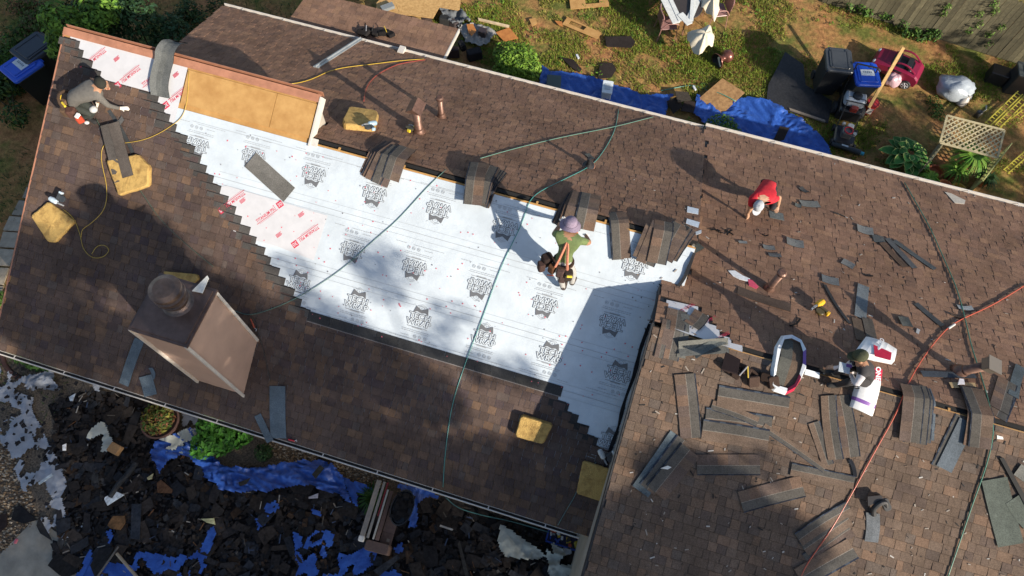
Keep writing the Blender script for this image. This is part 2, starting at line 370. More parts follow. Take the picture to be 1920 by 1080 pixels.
# seam and guide lines, nail caps
mb = MB()
for y in (3.65, 4.36, 5.36):
    xs_ = xlim(y)+.13; mb.quad(F.pt(xs_, y-.0, .0026), F.pt(xm, y, .0026), F.pt(xm, y+.006, .0026), F.pt(xs_, y+.006, .0026))
    for dy in (-.09, .10): xs_ = xlim(y)+.25; mb.quad(F.pt(xs_, y+dy, .0026), F.pt(xm, y+dy, .0026), F.pt(xm, y+dy+.003, .0026), F.pt(xs_, y+dy+.003, .0026))
for y in (6.12,): mb.quad(F.pt(-7.6, y, .0026), F.pt(xm, y, .0026), F.pt(xm, y+.005, .0026), F.pt(-7.6, y+.005, .0026))
mb.build('printed_guide_lines', m_ink2, FR, kind='stuff')
mem_poly = [(F.hit(*p).x, F.hit(*p).y) for p in [(345, 206), (584, 262), (1300, 456), (1340, 480), (1300, 640), (1165, 840), (1118, 828), (1042, 742), (582, 606), (425, 385)]]
mb = MB(); nn = 0
for i in range(430):
    x, y = RND.uniform(-8, 1.4), RND.uniform(2.4, 6.2)
    if inpoly(x, y, mem_poly):
        c = RND.choice([(.6, .12, .16)]*3+[(.2, .2, .22)]); r = RND.uniform(.007, .014); o = F.pt(x, y, .004)
        mb.prism([(r*math.cos(t*math.pi/3), r*math.sin(t*math.pi/3)) for t in range(6)], -.003, .001, c, M=basis(o, F.X, F.N))
mb.build('cap_nails', m_paint, FR, kind='stuff')
# --- prints
def text_mesh(s, size, offset=0, shear=0, bold=False, ax='CENTER'):
    cu = bpy.data.curves.new('t', 'FONT'); cu.body = s; cu.size = size; cu.align_x = ax; cu.offset = offset; cu.shear = shear; cu.space_character = 1.02
    o = bpy.data.objects.new('t', cu); col.objects.link(o); dg = bpy.context.evaluated_depsgraph_get(); dg.update()
    me = bpy.data.meshes.new_from_object(o.evaluated_get(dg)); vs = [tuple(v.co) for v in me.vertices]; fs = [tuple(p.vertices) for p in me.polygons]
    bpy.data.objects.remove(o); bpy.data.meshes.remove(me); return vs, fs
def ring(mb, c, r, w_, m, z=0, n=14):
    vs = []
    for i in range(n):
        a = 2*math.pi*i/n; vs += [(c[0]+r*math.cos(a), c[1]+r*math.sin(a), z), (c[0]+(r-w_)*math.cos(a), c[1]+(r-w_)*math.sin(a), z)]
    mb.add(vs, [(2*i, (2*i+2) % (2*n), (2*i+3) % (2*n), 2*i+1) for i in range(n)], m=m)
def line(mb, a, b, w_, m, z=0):
    a, b = Vector((*a, z)), Vector((*b, z)); d = (b-a).normalized(); nrm = Vector((-d.y, d.x, 0))*w_/2
    mb.add([a-nrm, b-nrm, b+nrm, a+nrm], [(0, 1, 2, 3)], m=m)
logo = MB()   # origin at the middle of the lettering
for s_, y_, sz in (('TECH', .012, .158), ('WRAP', -.118, .158)):
    for off, mi, z in ((.011, 0, .0), (.0015, 1, .0008)):
        vs, fs = text_mesh(s_, sz, off); logo.add([(x*1.12, y+y_, z) for x, y, zz in vs], fs, m=mi)
logo.add([(-.16, .125, 0), (-.125, .265, 0), (0, .2, 0), (.125, .265, 0), (.16, .125, 0), (.085, .16, 0), (0, .14, 0), (-.085, .16, 0)], [(0, 1, 2, 7)[::-1], (7, 2, 6)[::-1], (6, 2, 5)[::-1], (5, 2, 3, 4)[::-1]], m=0)
for a, b in (((-.09, .27), (0, .315)), ((0, .315), (.09, .27)), ((0, .21), (0, .25)), ((-.05, .225), (-.05, .26)), ((.05, .225), (.05, .26)), ((-.05, .26), (0, .285)), ((0, .285), (.05, .26)), ((-.15, .28), (-.17, .29)), ((.15, .28), (.17, .29))): line(logo, a, b, .007, 2)
line(logo, (-.21, -.165), (.21, -.165), .012, 2); line(logo, (-.10, -.172), (.10, -.172), .026, 2)
for i, (x0_, x1_, y_) in enumerate([(-.30, .28, -.235), (-.30, .26, -.268), (-.52, .12, -.42), (-.30, -.12, -.36), (.28, .5, -.42)]):
    x = x0_
    while x < x1_:
        l = RND.uniform(.02, .06); line(logo, (x, y_), (min(x+l, x1_), y_), .009, 2); x += l+.012
for i in range(3): ring(logo, (.0+i*.105, -.35), .034, .007, 2); ring(logo, (i*.105, -.35), .014, .005, 2)
logo_me = logo.mesh('logo_print', [m_ink, m_memb, m_ink2])
def put_print(me, px, flip, pl=F, name='logo_print', ang=0, parent=FR, lift=.0032, s=.88):
    o = bpy.data.objects.new(name, me); col.objects.link(o); o.parent = parent
    c = pl.hit(*px, lift=lift); a = ang+(math.pi if flip else 0)
    o.matrix_basis = basis(c, pl.X*math.cos(a)+pl.U*math.sin(a), pl.N) @ Matrix.Scale(s, 4)
for p in [(370, 272), (475, 293), (588, 325), (702, 362), (822, 392), (947, 425), (1190, 497), (661, 468), (777, 500), (899, 536), (1022, 570), (1148, 605)]: put_print(logo_me, p, True)
for p in [(560, 532), (669, 568), (786, 600), (907, 634), (1030, 666), (1158, 702), (1146, 828)]: put_print(logo_me, p, False)
psu = MB(); vs, fs = text_mesh('TITANIUM PSU', .115, .002); psu.add([(x*.78, y, 0) for x, y, z in vs], fs)
line(psu, (-.33, -.03), (.33, -.03), .014, 0); line(psu, (-.26, -.062), (.2, -.062), .005, 0)
psu.add([(.37, -.04, 0), (.53, -.04, 0), (.53, .12, 0), (.37, .12, 0)], [(0, 1, 2, 3)]); vs, fs = text_mesh('30', .13, .002); psu.add([(x+.45, y-.005, .0008) for x, y, z in vs], fs, m=1)
psu_me = psu.mesh('red_print', [m_red, m_psu])
small = MB()
for i in range(4): line(small, (-.07, .03-.02*i), (.07-.02*(i % 2), .03-.02*i), .012, 0)
small_me = small.mesh('small_red_print', [m_red])
A_ = math.radians(50)
for p, fl in [((244, 138), True), ((180, 105), True), ((285, 148), False), ((335, 175), True)]: put_print(psu_me, p, fl, name='red_print', ang=A_ if not fl else A_, s=.72)
for p, fl in [((500, 405), False), ((578, 436), True), ((440, 372), True)]: put_print(psu_me, p, fl, name='red_print', ang=A_, s=.72, lift=.0045)
for p, fl in [((1292, 574), True), ((1335, 598), False), ((1357, 628), True)]: put_print(psu_me, p, fl, pl=B2, name='red_print', ang=A_, s=.4, parent=WR)
for p in [(219, 110), (330, 140), (565, 402), (523, 440), (455, 376)]: put_print(small_me, p, False, name='small_red_print', ang=A_, lift=.0045)
# --- copper drip edge, plywood overhang, rake trims
def bar(mb, a, b, w_, h, up, c=(.5, .5, .5), m=0, off=0):
    a, b = Vector(a), Vector(b); d = (b-a).normalized(); s_ = up.cross(d).normalized(); u = up.normalized()
    vs = [p+s_*i*w_/2+u*(off+j*h) for p in (a, b) for i, j in ((-1, 0), (1, 0), (1, 1), (-1, 1))]
    mb.add(vs, [(0, 1, 2, 3), (7, 6, 5, 4), (0, 4, 5, 1), (1, 5, 6, 2), (2, 6, 7, 3), (3, 7, 4, 0)], c, m)
mb = MB(); bar(mb, F.pt(LX-.03, LT+.02), F.pt(-5.36, LT+.02), .14, .02, F.N); bar(mb, F.pt(LX-.03, LT+.085, -.12), F.pt(-5.36, LT+.085, -.12), .012, .12, Vector((0, 0, 1)))
mb.build('copper_ridge_flashing', m_cop, FR)
mb = MB()
for i, (xa, xb) in enumerate(((-7.9, -6.16), (-6.15, -5.40))):
    mb.add([F.pt(xa, 6.34, .014), F.pt(xb, 6.34, .014), F.pt(xb, LT-.07, .014), F.pt(xa, LT-.07, .014)]+[F.pt(xa, 6.34, -.02), F.pt(xb, 6.34, -.02), F.pt(xb, LT-.07, -.02), F.pt(xa, LT-.07, -.02)], [(0, 1, 2, 3), (0, 4, 5, 1), (1, 5, 6, 2), (3, 7, 4, 0)])
    mb.build('plywood_panel', m_ply, FR); mb = MB()
bar(mb, F.pt(-5.35, 6.22, -.16), F.pt(-5.35, LT+.05, -.16), .035, .19, F.N); bar(mb, F.pt(-5.27, 6.24, .0), F.pt(-5.27, 6.36, .0), .13, .01, F.N)
mb.build('raised_roof_end_trim', m_white, FR)
mb = MB(); bar(mb, F.pt(LX-.02, YF, -.1), F.pt(LX-.02, LT, -.1), .03, .10, F.N); bar(mb, F.pt(LX-.045, YF, -.2), F.pt(LX-.045, LT, -.2), .02, .18, F.N)
mb.build('left_rake_trim', m_cop, FR)
mb = MB(); bar(mb, R.pt(1.245, .15, -.16), R.pt(1.245, Y2, -.16), .025, .16, R.N)
bar(mb, B2.pt(1.255, Y2, -.16), B2.pt(1.255, rk0.y, -.16), .025, .155, B2.N); mb.build('wing_rake_trim', m_blk, WF)
mb = MB(); bar(mb, S.pt(-4.71, 11.0, -.1), S.pt(-4.71, 12.36, -.1), .03, .11, S.N); mb.build('shed_white_trim', m_white, roofs['shed_roof'])
# --- ridge vent slots: dark gap with sawn plywood edges and small rafters ends
def slot(pl, y, xa, xb, parent, w_=.05):
    mb = MB(); mb.quad(pl.pt(xa, y-.03, -.02), pl.pt(xb, y-.03, -.02), Vector((xb, y+.05, pl.z(y)-.03)), Vector((xa, y+.05, pl.z(y)-.03)), m=0)
    mb.build('ridge_slot_gap', m_dark, parent)
    mb = MB(); bar(mb, Vector((xa, y-.055, pl.z(y-.055)-.012)), Vector((xb, y-.055, pl.z(y-.055)-.012)), .011, .016, Vector((0, 0, 1)))
    x = xa+.5
    while x < xb:
        mb.box((x, y-.03, pl.z(y)-.022), (.035, .05, .022)); x += 1.22
    mb.build('plywood_slot_edge', m_ply, parent)
slot(F, Y1-.01, -5.3, 1.6, FR); slot(R, Y2-.0, 1.75, 11, WF)
gable(1.6, .05, [(5.4, B2.z(5.4)-.3), (9, B2.z(9)-.3), (9, B.z(9)-.1), (Y1, Z1-.12), (5.4, F.z(5.4)-.12)], 'gable_wall') if False else None
mb = MB(); st = [(1250, 562), (1309, 575), (1309, 588), (1329, 592), (1329, 607), (1349, 613), (1349, 628), (1371, 634), (1371, 643), (1392, 648), (1392, 660), (1284, 624), (1243, 607)]
P = [B2.hit(*q, lift=.002) for q in st]; mb.add(P, [tuple(range(len(P)))]); mb.build('peel_stick_strip', m_psu, WR)
# --- gutters
def gutter(a, b, z, y, side, parent, brown=False, w_=.10):
    """K-style trough along X; side=+1: opens beyond +Y eave"""
    mb = MB(); prof = [(0, 0), (0, -.09), (.02, -.1), (.07*1, -.1), (w_, -.03), (w_, .0), (w_-.018, .0), (w_-.02, -.025), (.065, -.088), (.012, -.085), (.008, 0)]
    k = len(prof); vs = [(x, y+side*p, z+q) for x in (a, b) for p, q in prof]
    mb.add(vs, [(i, (i+1) % k, k+(i+1) % k, k+i) for i in range(k)]+[tuple(range(k)), tuple(range(2*k-1, k-1, -1))])
    x = a+.5
    while x < b: mb.box((x, y+side*w_/2, z-.004), (.02, w_, .006)); x += 1.05
    return mb.build('gutter', m_white, parent)
gutter(blP[0].x, -5.62, ZB-.02, YB+.01, 1, RR); gutter(-5.45, XB1-.05, ZB-.015, YB+.01, 1, RR); gutter(XB1-.02, X2, ZB+.025, YG+.01, 1, WR)
gutter(LX-.05, 1.15, ZF-.03, YF-.01, -1, FR, w_=.075)
mb = MB(); mb.box(((LX+1.1)/2, YF-.04, ZF-.06), (1.1-LX, .05, .02)); mb.build('gutter_dirt', m_dark, FR)
mb = MB(); mb.box((-5.5, YB-.02, ZB+.0), (.14, .2, .2)); mb.build('downspout_box', m_white, RR)
dp = [B.hit(592, 127, .012), B.hit(676, 73, .012)]
mb = MB(); bar(mb, dp[0], dp[1], .12, .02, B.N); bar(mb, dp[0], dp[1], .012, .05, B.N); mb.build('metal_flashing_strip', mat('galvanised', (.42, .45, .47), .4, metal=.5, noise_s=5, amt=.1), RR)
# --- walls under the roofs
mb = MB()
def wallbox(xa, xb, ya, yb, ztop, z0=0): mb.box(((xa+xb)/2, (ya+yb)/2, (ztop+z0)/2), (xb-xa, yb-ya, ztop-z0))
wallbox(LX+.3, 1.3, YF+.4, YB-.5, ZF-.15); wallbox(1.35, X2-.3, .6, YG-.5, ZB-.35); wallbox(-8.4, -5.0, YB-.48, 12.0, 2.0)
mb.build('wall', m_wall, house)
def gable(x, th, pts, name='gable_wall'):
    mb = MB(); k = len(pts); vs = [(x, y, z) for y, z in pts]+[(x+th, y, z) for y, z in pts]
    mb.add(vs, [tuple(range(k-1, -1, -1)), tuple(range(k, 2*k))]+[(i, (i+1) % k, k+(i+1) % k, k+i) for i in range(k)]); mb.build(name, m_wall, house)
gable(1.3, .1, [(.5, 2.4), (YG-.6, 2.4), (YG-.6, B2.z(YG-.6)-.2), (Y2, Z2-.2), (.5, R.z(.5)-.2)])
gable(1.6, .05, [(5.4, B2.z(5.4)-.3), (9, B2.z(9)-.3), (9, B.z(9)-.1), (Y1, Z1-.12), (5.4, F.z(5.4)-.12)])
gable(LX+.35, .1, [(YF+.4, 2.3), (8.2, 2.3), (7.0, F.z(7)-.2), (YF+.4, F.z(YF+.4)-.2)])
gable(-5.5, .1, [(6.4, 4.5), (6.95, 4.5), (6.95, F.z(6.95)-.13), (6.4, F.z(6.4)-.12)])
mb = MB(); mb.box(((LX-5.4)/2, 7.02, 4.55), (-5.4-LX-.3, .08, 1.6)); mb.build('raised_back_wall', m_wall, house)
# --- chimney
CT = CZ-9.95
chim = bpy.data.objects.new('chimney', None); col.objects.link(chim); chim.parent = house; chim['label'] = 'tan panelled chimney chase with brown metal cap and round flue'
HT = H(CT); cA, cB, cC = HT.hit(242, 616), HT.hit(350, 650), HT.hit(406, 545); cx0, cx1, cy0, cy1 = cA.x, cB.x, cB.y, cC.y
m_ch = mat('chimney_panel', (.44, .30, .235), .6, noise_s=1.5, amt=.10)
mb = MB(); mb.box(((cx0+cx1)/2, (cy0+cy1)/2, (CT+2.4)/2-.03), (cx1-cx0-.04, cy1-cy0-.04, CT-2.4)); mb.build('chase_wall', m_ch, chim)
mb = MB(); mb.box(((cx0+cx1)/2, (cy0+cy1)/2, CT-.01), (cx1-cx0+.03, cy1-cy0+.03, .04)); mb.box(((cx0+cx1)/2, (cy0+cy1)/2, CT+.02), (cx1-cx0-.06, cy1-cy0-.06, .03)); mb.build('chase_cap', mat('brown_cap', (.16, .105, .085), .42, metal=.45, noise_s=5, amt=.2), chim)
for x, y in ((cx1, cy0), (cx0, cy0), (cx1, cy1)):
    mb = MB(); zb = F.z(y); zt = CT-.032
    mb.box((x-.015 if x > cx0+.1 else x+.015, y+(.0 if y < cy0+.1 else -.02), (zt+zb)/2), (.045, .045, zt-zb+.05)); mb.build('corner_trim', m_white, chim)
mb = MB(); fc = H(CT+.03).hit(334, 567)
mb.lathe([(.25, 0), (.2, .03), (.17, .06), (.17, .16), (.22, .17), (.22, .2), (.175, .22), (.175, .3), (.24, .31), (.24, .37), (.2, .39), (.2, .43), (.235, .44), (.235, .5), (.16, .53), (.0, .54)], n=28, cap=False)
mb.build('flue', mat('flue_metal', (.17, .12, .095), .35, metal=.75, noise_s=10, amt=.25), chim, Matrix.Translation(fc), smooth=False)
# ================================================================== SURFACE LOOKUP
def surf(px, py, lift=0):
    """first roof surface met by the line of sight, else the ground"""
    best = None
    for nm, pl, ok in (('R', R, lambda x, y: x > 1.25 and y <= Y2), ('B2', B2, lambda x, y: Y2 <= y <= YG and (x > 1.68 or (x > 1.28 and y < 5.6))),
                       ('B', B, lambda x, y: (Y1 if x > -5.36 else 6.98) <= y <= YB and -10 < x < 1.68), ('F', F, lambda x, y: LX <= x <= 1.66 and YF <= y <= (Y1 if x > -5.36 else LT)),
                       ('S', S, lambda x, y: -8.75 < x < -4.7 and 11 < y < 12.4), ('G', G, lambda x, y: True)):
        p = pl.hit(px, py, lift)
        if ok(p.x, p.y):
            d = (p-Vector((0, 0, CZ))).length
            if best is None or d < best[0]: best = (d, p, pl)
    return best[1], best[2]
def topz(x, y, wing):
    return min(R.z(y), B2.z(y)) if wing else min(F.z(y), B.z(y))
def drape(a, b, n=10, lift=.004, soft=.03, base=None):
    """points over the roof between two pixels, bending smoothly across a ridge"""
    A, pa = surf(*a); Bp, pb = surf(*b)
    if pb is G and pa is not G: pb = pa; Bp = pa.hit(*b)
    if pa is G and pb is not G: pa = pb; A = pb.hit(*a)
    wing = A.x > 1.3 if A.x > 1.3 or Bp.x > 1.3 else False
    out = []
    for i in range(n+1):
        t = i/n; x = A.x+(Bp.x-A.x)*t; y = A.y+(Bp.y-A.y)*t
        if pa is G: z = 0
        elif pa is S: z = S.z(y)
        else:
            za, zb = (R.z(y), B2.z(y)) if wing else (F.z(y), B.z(y) if x > -5.36 else 99)
            if pa is B2 and pb is B2: za = 99
            k = soft; d = za-zb
            z = min(za, zb)+ (0 if abs(d) > .35 else -.0)
            z -= max(0, .035-abs(d)*.2)*(.3)
        out.append(Vector((x, y, z+lift)))
    return out
TARC, GREYC, LINEC = (.018, .02, .026), (.098, .090, .080), (.22, .20, .175)
BRN = [(.125, .09, .072), (.14, .10, .076), (.115, .085, .072), (.165, .108, .078)]
def ribbon(mb, path, w_, bands, th=.004, curl=0, twist=0, up=None):
    """strip of width w_ along path; bands = [(fraction, colour)...] across"""
    N = len(path)
    t0 = (path[-1]-path[0]).normalized(); side = t0.cross(up or Vector((0, 0, 1))).normalized()
    offs = [0]
    for f, c in bands: offs.append(offs[-1]+f)
    tot = offs[-1]; offs = [o/tot-.5 for o in offs]; nb = len(offs); vs = []
    for i, p in enumerate(path):
        t = (path[min(i+1, N-1)]-path[max(i-1, 0)]).normalized(); nn = side.cross(t).normalized()
        if nn.z < 0: nn = -nn
        for o in offs:
            q = p+side*o*w_+nn*(curl*(4*o*o)+twist*o*(i/(N-1)-.5)); vs.append(q+nn*th)
        vs.append(p+side*offs[0]*w_+nn*curl); vs.append(p+side*offs[-1]*w_+nn*curl)
    k = nb+2
    for i in range(N-1):
        for j in range(nb-1):
            c = bands[j][1]
            if callable(c): c = c(i)
            mb.add([vs[i*k+j], vs[i*k+j+1], vs[(i+1)*k+j+1], vs[(i+1)*k+j]], [(0, 1, 2, 3)], c)
        mb.add([vs[i*k], vs[(i+1)*k], vs[(i+1)*k+nb], vs[i*k+nb]], [(0, 1, 2, 3)], (.015, .015, .016))
        mb.add([vs[i*k+nb-1], vs[i*k+nb+1], vs[(i+1)*k+nb+1], vs[(i+1)*k+nb-1]], [(0, 1, 2, 3)], (.015, .015, .016))
    for i in (0, N-1):
        mb.add([vs[i*k], vs[i*k+nb-1], vs[i*k+nb+1], vs[i*k+nb]], [(0, 1, 2, 3)], (.015, .015, .016))
def bands_full(flip=False, tone=1):
    cs = {}
    def brown(i):
        q = i//2
        if q not in cs: cs[q] = jit(RND.choice(BRN), .1)
        return tuple(x*tone for x in cs[q])
    dash = lambda i: (.022, .028, .042) if i % 3 else (.05, .06, .08)
    g = tuple(x*tone for x in GREYC)
    b = [(.04, dash), (.02, TARC), (.40, g), (.02, LINEC), (.52, brown)]
    return b[::-1] if flip else b
def bands_tar(flip=False):
    dash = lambda i: (.025, .032, .05) if i % 3 else (.06, .075, .10)
    b = [(.08, dash), (.45, (.092, .086, .078)), (.03, LINEC), (.5, (.15, .108, .082))]
    return b[::-1] if flip else b
def bands_grey(c=(.13, .125, .115)): return [(.5, jit(c, .08)), (.5, jit(c, .08))]
BLUEG = (.105, .135, .16); GRN = (.10, .115, .10)
def shingle(a, b, label, w_=.33, kind='full', flip=False, curl=0, lift=.016, group=None, name='loose_shingle', n=12, arch=0, parent=None):
    path = drape(a, b, n, lift)
    pa, pb = surf(*a)[1], surf(*b)[1]; pb = pa if pb is G else pb; up = (pa.N+pb.N).normalized(); sdv = (path[-1]-path[0]).cross(up).normalized(); bd_ = RND.uniform(-.02, .02) if w_ > .1 else RND.uniform(-.04, .04); ar_ = RND.uniform(0, .014)
    for i, p in enumerate(path): q = math.sin(math.pi*i/n); path[i] = p+sdv*bd_*q+up*(ar_*(1-q)+.003*noise.noise(p*6))
    if arch:
        for i, p in enumerate(path): p.z += arch*math.sin(math.pi*i/(len(path)-1))
    bd = bands_full(flip) if kind == 'full' else bands_tar(flip) if kind == 'tar' else bands_grey(kind if isinstance(kind, tuple) else (.13, .125, .115))
    mb = MB(); c = sum(path, Vector())/len(path); mb2 = [p-c for p in path]; ribbon(mb, mb2, w_, bd, curl=curl, up=up)
    o = mb.build(name, m_sh, parent); o.location = c
    if parent is None: tag(o, label, 'shingle', group)
    return o
def bundle(items, label, n_each=1, z0=0, fan=(0, 0), group=None, tone=1):
    """stack of shingles; items: (a, b, flip, kind, w) from bottom to top"""
    P0 = drape(items[0][0], items[0][1], 4)[2]; t = thing('shingle_bundle', label, 'shingle bundle', Matrix.Translation(P0), group)
    z = .008+z0
    for (a, b, flip, kind, w_) in items:
        path = drape(a, b, 12, z); z += .011; z += RND.uniform(0, .006); up = (surf(*a)[1].N+surf(*b)[1].N).normalized()
        for p in path: p.z += RND.uniform(-.0005, .0005)
        mb = MB(); bd = bands_full(flip, tone) if kind == 'full' else bands_tar(flip) if kind == 'tar' else bands_grey(kind if isinstance(kind, tuple) else (.13, .12, .11))
        ribbon(mb, [p-P0 for p in path], w_, bd, th=.008, up=up); mb.build('shingle', m_sh, t)
    return t
def fanned(a0, b0, a1, b1, n, top, kinds=('full',), w_=.33, flip=False):
    out = []
    for i in range(n):
        t = i/max(1, n-1); L = lambda p, q: (p[0]+(q[0]-p[0])*t+RND.uniform(-2, 2), p[1]+(q[1]-p[1])*t+RND.uniform(-2, 2))
        out.append((L(a0, a1), L(b0, b1), flip if i % 2 else not flip, kinds[i % len(kinds)], w_))
    return out+top
# bundles over the main ridge
bundle(fanned((690, 330), (738, 272), (700, 345), (752, 280), 7, [((712, 352), (752, 284), False, 'full', .33), ((733, 344), (765, 284), False, 'full', .33)]), 'fanned stack of brown shingles draped over the main ridge, leftmost stack on the white underlayment')
bundle(fanned((900, 385), (938, 322), (893, 388), (918, 318), 9, [((886, 392), (898, 314), False, 'full', .33)]), 'brown shingle stack over the main ridge, edges fanned right, second from the left')
bundle(fanned((1052, 425), (1080, 368), (1068, 436), (1092, 370), 9, [((1092, 438), (1106, 372), False, 'full', .36)]), 'brown shingle stack over the ridge handled by the man in the purple hat')
bundle([((1163, 487), (1152, 398), False, 'full', .30), ((1165, 486), (1155, 400), False, 'full', .33)], 'pair of shingles lying straight over the ridge, just right of the man in green')
bundle(fanned((1258, 478), (1300, 430), (1240, 490), (1275, 425), 6, [((1200, 490), (1225, 430), True, 'full', .3), ((1207, 500), (1238, 425), True, 'full', .33), ((1228, 500), (1242, 422), True, 'full', .33)]), 'untidy fan of brown and black shingles at the right end of the white underlayment')
t = bundle([((232, 346), (206, 240), False, (.09, .08, .072), .26), ((246, 338), (219, 238), True, (.10, .085, .075), .22)], z0=.1, label='curved shingles laid over the L shaped yellow foam pad near the kneeling man')
# bundles over the wing ridge
bundle(fanned((1708, 832), (1712, 722), (1716, 832), (1716, 724), 3, [((1702, 830), (1704, 724), True, 'full', .33)]), 'brown shingles draped over the wing ridge just right of the red hose')
bundle([((1738, 825), (1732, 728), True, (.10, .12, .14), .2), ((1728, 830), (1727, 728), True, 'tar', .24)], 'narrow bluish grey shingles hanging over the wing ridge between red hose and ridge gap')
bundle(fanned((1838, 842), (1822, 730), (1822, 838), (1812, 726), 5, [((1830, 842), (1816, 730), False, 'full', .34)], ('full', 'tar')), 'thick stack of shingles over the wing ridge beside the green hose')
bundle([((1760, 878), (1806, 782), False, 'tar', .26), ((1768, 880), (1812, 790), False, (.11, .13, .15), .24)], 'bluish shingles slanting away below the wing ridge gap, left of the green hose stack')
bundle([((1868, 782), (1895, 718), True, 'tar', .3), ((1872, 770), (1888, 715), True, 'full', .3)], 'short shingle pile just behind the wing ridge at the far right')
shingle((1898, 745), (1912, 688), 'narrow dark shingle strip near the right edge of the photo behind the wing ridge', .16, (.09, .11, .12))
# stripped shingles near the wing rake
shingle((1252, 674), (1270, 582), 'long brown shingle lying against the black edge of the underlayment, left of the torn strip', .33, 'full', True)
shingle((1234, 672), (1250, 600), 'narrow shingle slid along the wing rake edge', .14, 'full', True)
shingle((1276, 672), (1284, 590), 'grey shingle beside the long brown one at the wing ridge corner', .14, (.12, .12, .11))
shingle((1296, 612), (1316, 588), 'short brown and grey shingle piece on the red printed strip', .28, 'full', True, lift=.02)
shingle((1272, 655), (1364, 648), 'grey shingle curled up like a trough beside the torn red printed strip', .24, (.15, .15, .135), curl=.05, arch=.03)
shingle((1300, 668), (1358, 640), 'grey shingle scrap leaning on the curled trough shaped one', .13, (.14, .15, .14), curl=.015, arch=.04, lift=.05)
def blackedge(P, w0):
    P = smoothpath(P, 6); mb = MB(); prev = None
    for i, p in enumerate(P):
        t_ = (P[min(i+1, len(P)-1)]-P[max(i-1, 0)]).normalized(); s_ = t_.cross(F.N); w_ = w0*(1+.55*noise.noise(p*4)); l_, r_ = p-s_*w_*.5+F.N*.012*noise.noise(p*7), p+s_*w_*.6+F.N*.015
        if prev: mb.quad(prev[0], prev[1], r_, l_, (.02, .021, .024))
        prev = (l_, r_)
    mb.build('folded_black_edge', m_sh, FR)
mb = MB(); P = [F.pt(1.66, Y1-.15, .012), F.pt(1.64, 6.0, .03), F.pt(1.60, 5.75, .02), F.pt(1.42, 5.4, .03), F.pt(1.28, 5.1, .05)]
blackedge(P, .06)
P = [F.pt(1.28, 5.0, .03), F.pt(1.25, 4.6, .05), F.pt(1.27, 4.2, .04), F.pt(1.24, 3.8, .05), F.pt(1.26, 3.3, .02), F.pt(1.235, 2.9, .03), F.pt(1.25, 2.5, .02)]; blackedge(P, .055)
# grid of loose shingles on the wing front slope
for a, b, lab, w_, kd, fl in [
    ((1283, 702), (1295, 822), 'upright loose shingle with dashed tar edge, leftmost on the wing below the torn strip', .33, 'full', False),
    ((1345, 742), (1478, 764), 'brown shingle lying across the wing just below the leather tool belt', .33, 'tar', False),
    ((1334, 760), (1420, 792), 'thin shingle with a bent black tar strip under the tool belt', .16, 'tar', True),
    ((1322, 784), (1446, 800), 'third shingle down in the messy row left of the upright pair', .33, 'tar', False),
    ((1316, 806), (1440, 826), 'fourth shingle down in the messy row, dark tar edge upward', .33, 'tar', False),
    ((1306, 872), (1424, 872), 'brown shingle with blue tar edge below, under the messy row', .32, 'full', True),
    ((1388, 942), (1504, 912), 'tilted brown shingle with pale line, lowest of the left group on the wing', .33, 'full', True),
    ((1430, 800), (1545, 880), 'long thin tar edged strip running diagonally through the wing group', .12, 'tar', True),
    ((1552, 742), (1566, 862), 'upright tar edged shingle left of the pair beside the white wrapper', .24, 'tar', False),
    ((1572, 742), (1592, 858), 'upright brown shingle directly below the white wrapped bundle', .33, 'full', False),
    ((1525, 792), (1552, 872), 'narrow upright shingle strip between the messy row and the upright pair', .18, 'tar', False),
    ((1482, 880), (1600, 905), 'thin tar edged shingle crossing below the upright pair', .2, 'tar', False),
    ((1592, 862), (1602, 895), 'short dark tar offcut just left of the red hose', .06, TARC, False),
    ((1496, 1012), (1592, 952), 'uppermost of the four shingles crossed by the lower red hose', .22, 'tar', False),
    ((1506, 1030), (1590, 972), 'second of the four shingles crossed by the lower red hose', .22, 'tar', False),
    ((1512, 1052), (1594, 992), 'third of the four shingles crossed by the lower red hose, wide tar edge', .24, 'full', False),
    ((1498, 1085), (1598, 1028), 'lowest of the four shingles crossed by the lower red hose', .33, 'tar', True),
    ((1635, 962), (1632, 1016), 'short grey shingle standing below the black gooseneck piece', .2, (.13, .14, .15), False),
    ((1862, 898), (1893, 1022), 'large green grey three tab shingle at the lower right of the wing', .38, GRN, False),
    ((1898, 935), (1935, 985), 'green grey shingle corner leaving the photo at the right edge', .28, GRN, False),
    ((1905, 880), (1940, 905), 'pale grey shingle corner near the black bar at the right edge', .2, (.15, .15, .14), False)]:
    shingle(a, b, lab, w_, kd, fl, lift=RND.uniform(.012, .024))
bundle([((1197, 918), (1262, 822), False, (.05, .06, .08), .2), ((1200, 922), (1272, 818), False, (.10, .125, .14), .3), ((1212, 918), (1282, 826), False, 'tar', .28), ((1228, 925), (1293, 845), False, 'full', .36)], 'fan of four shingles on the lower wing, left of the messy row')
# main roof loose pieces
shingle((470, 300), (543, 366), 'single weathered grey shingle lying askew on the white underlayment', .33, (.135, .13, .12), lift=.012)
shingle((263, 637), (233, 722), 'long bluish grey shingle strip by the front eave, left of the chimney', .20, BLUEG)
shingle((274, 705), (284, 742), 'short bluish shingle piece at the front eave under the chimney', .26, BLUEG)
shingle((283, 690), (287, 712), 'tiny bluish offcut above the short eave piece', .08, BLUEG)
shingle((521, 724), (523, 822), 'upright bluish grey shingle right of the chimney foot', .30, BLUEG)
shingle((484, 778), (508, 828), 'narrow bluish strip hanging over the front eave right of the chimney', .14, BLUEG)
shingle((205, 208), (250, 288), 'narrow dark strip trailing from the kneeling man to the foam pad', .07, (.05, .055, .06))
shingle((206, 240), (232, 222), 'small grey offcut beside the kneeling man', .09, (.12, .12, .12))
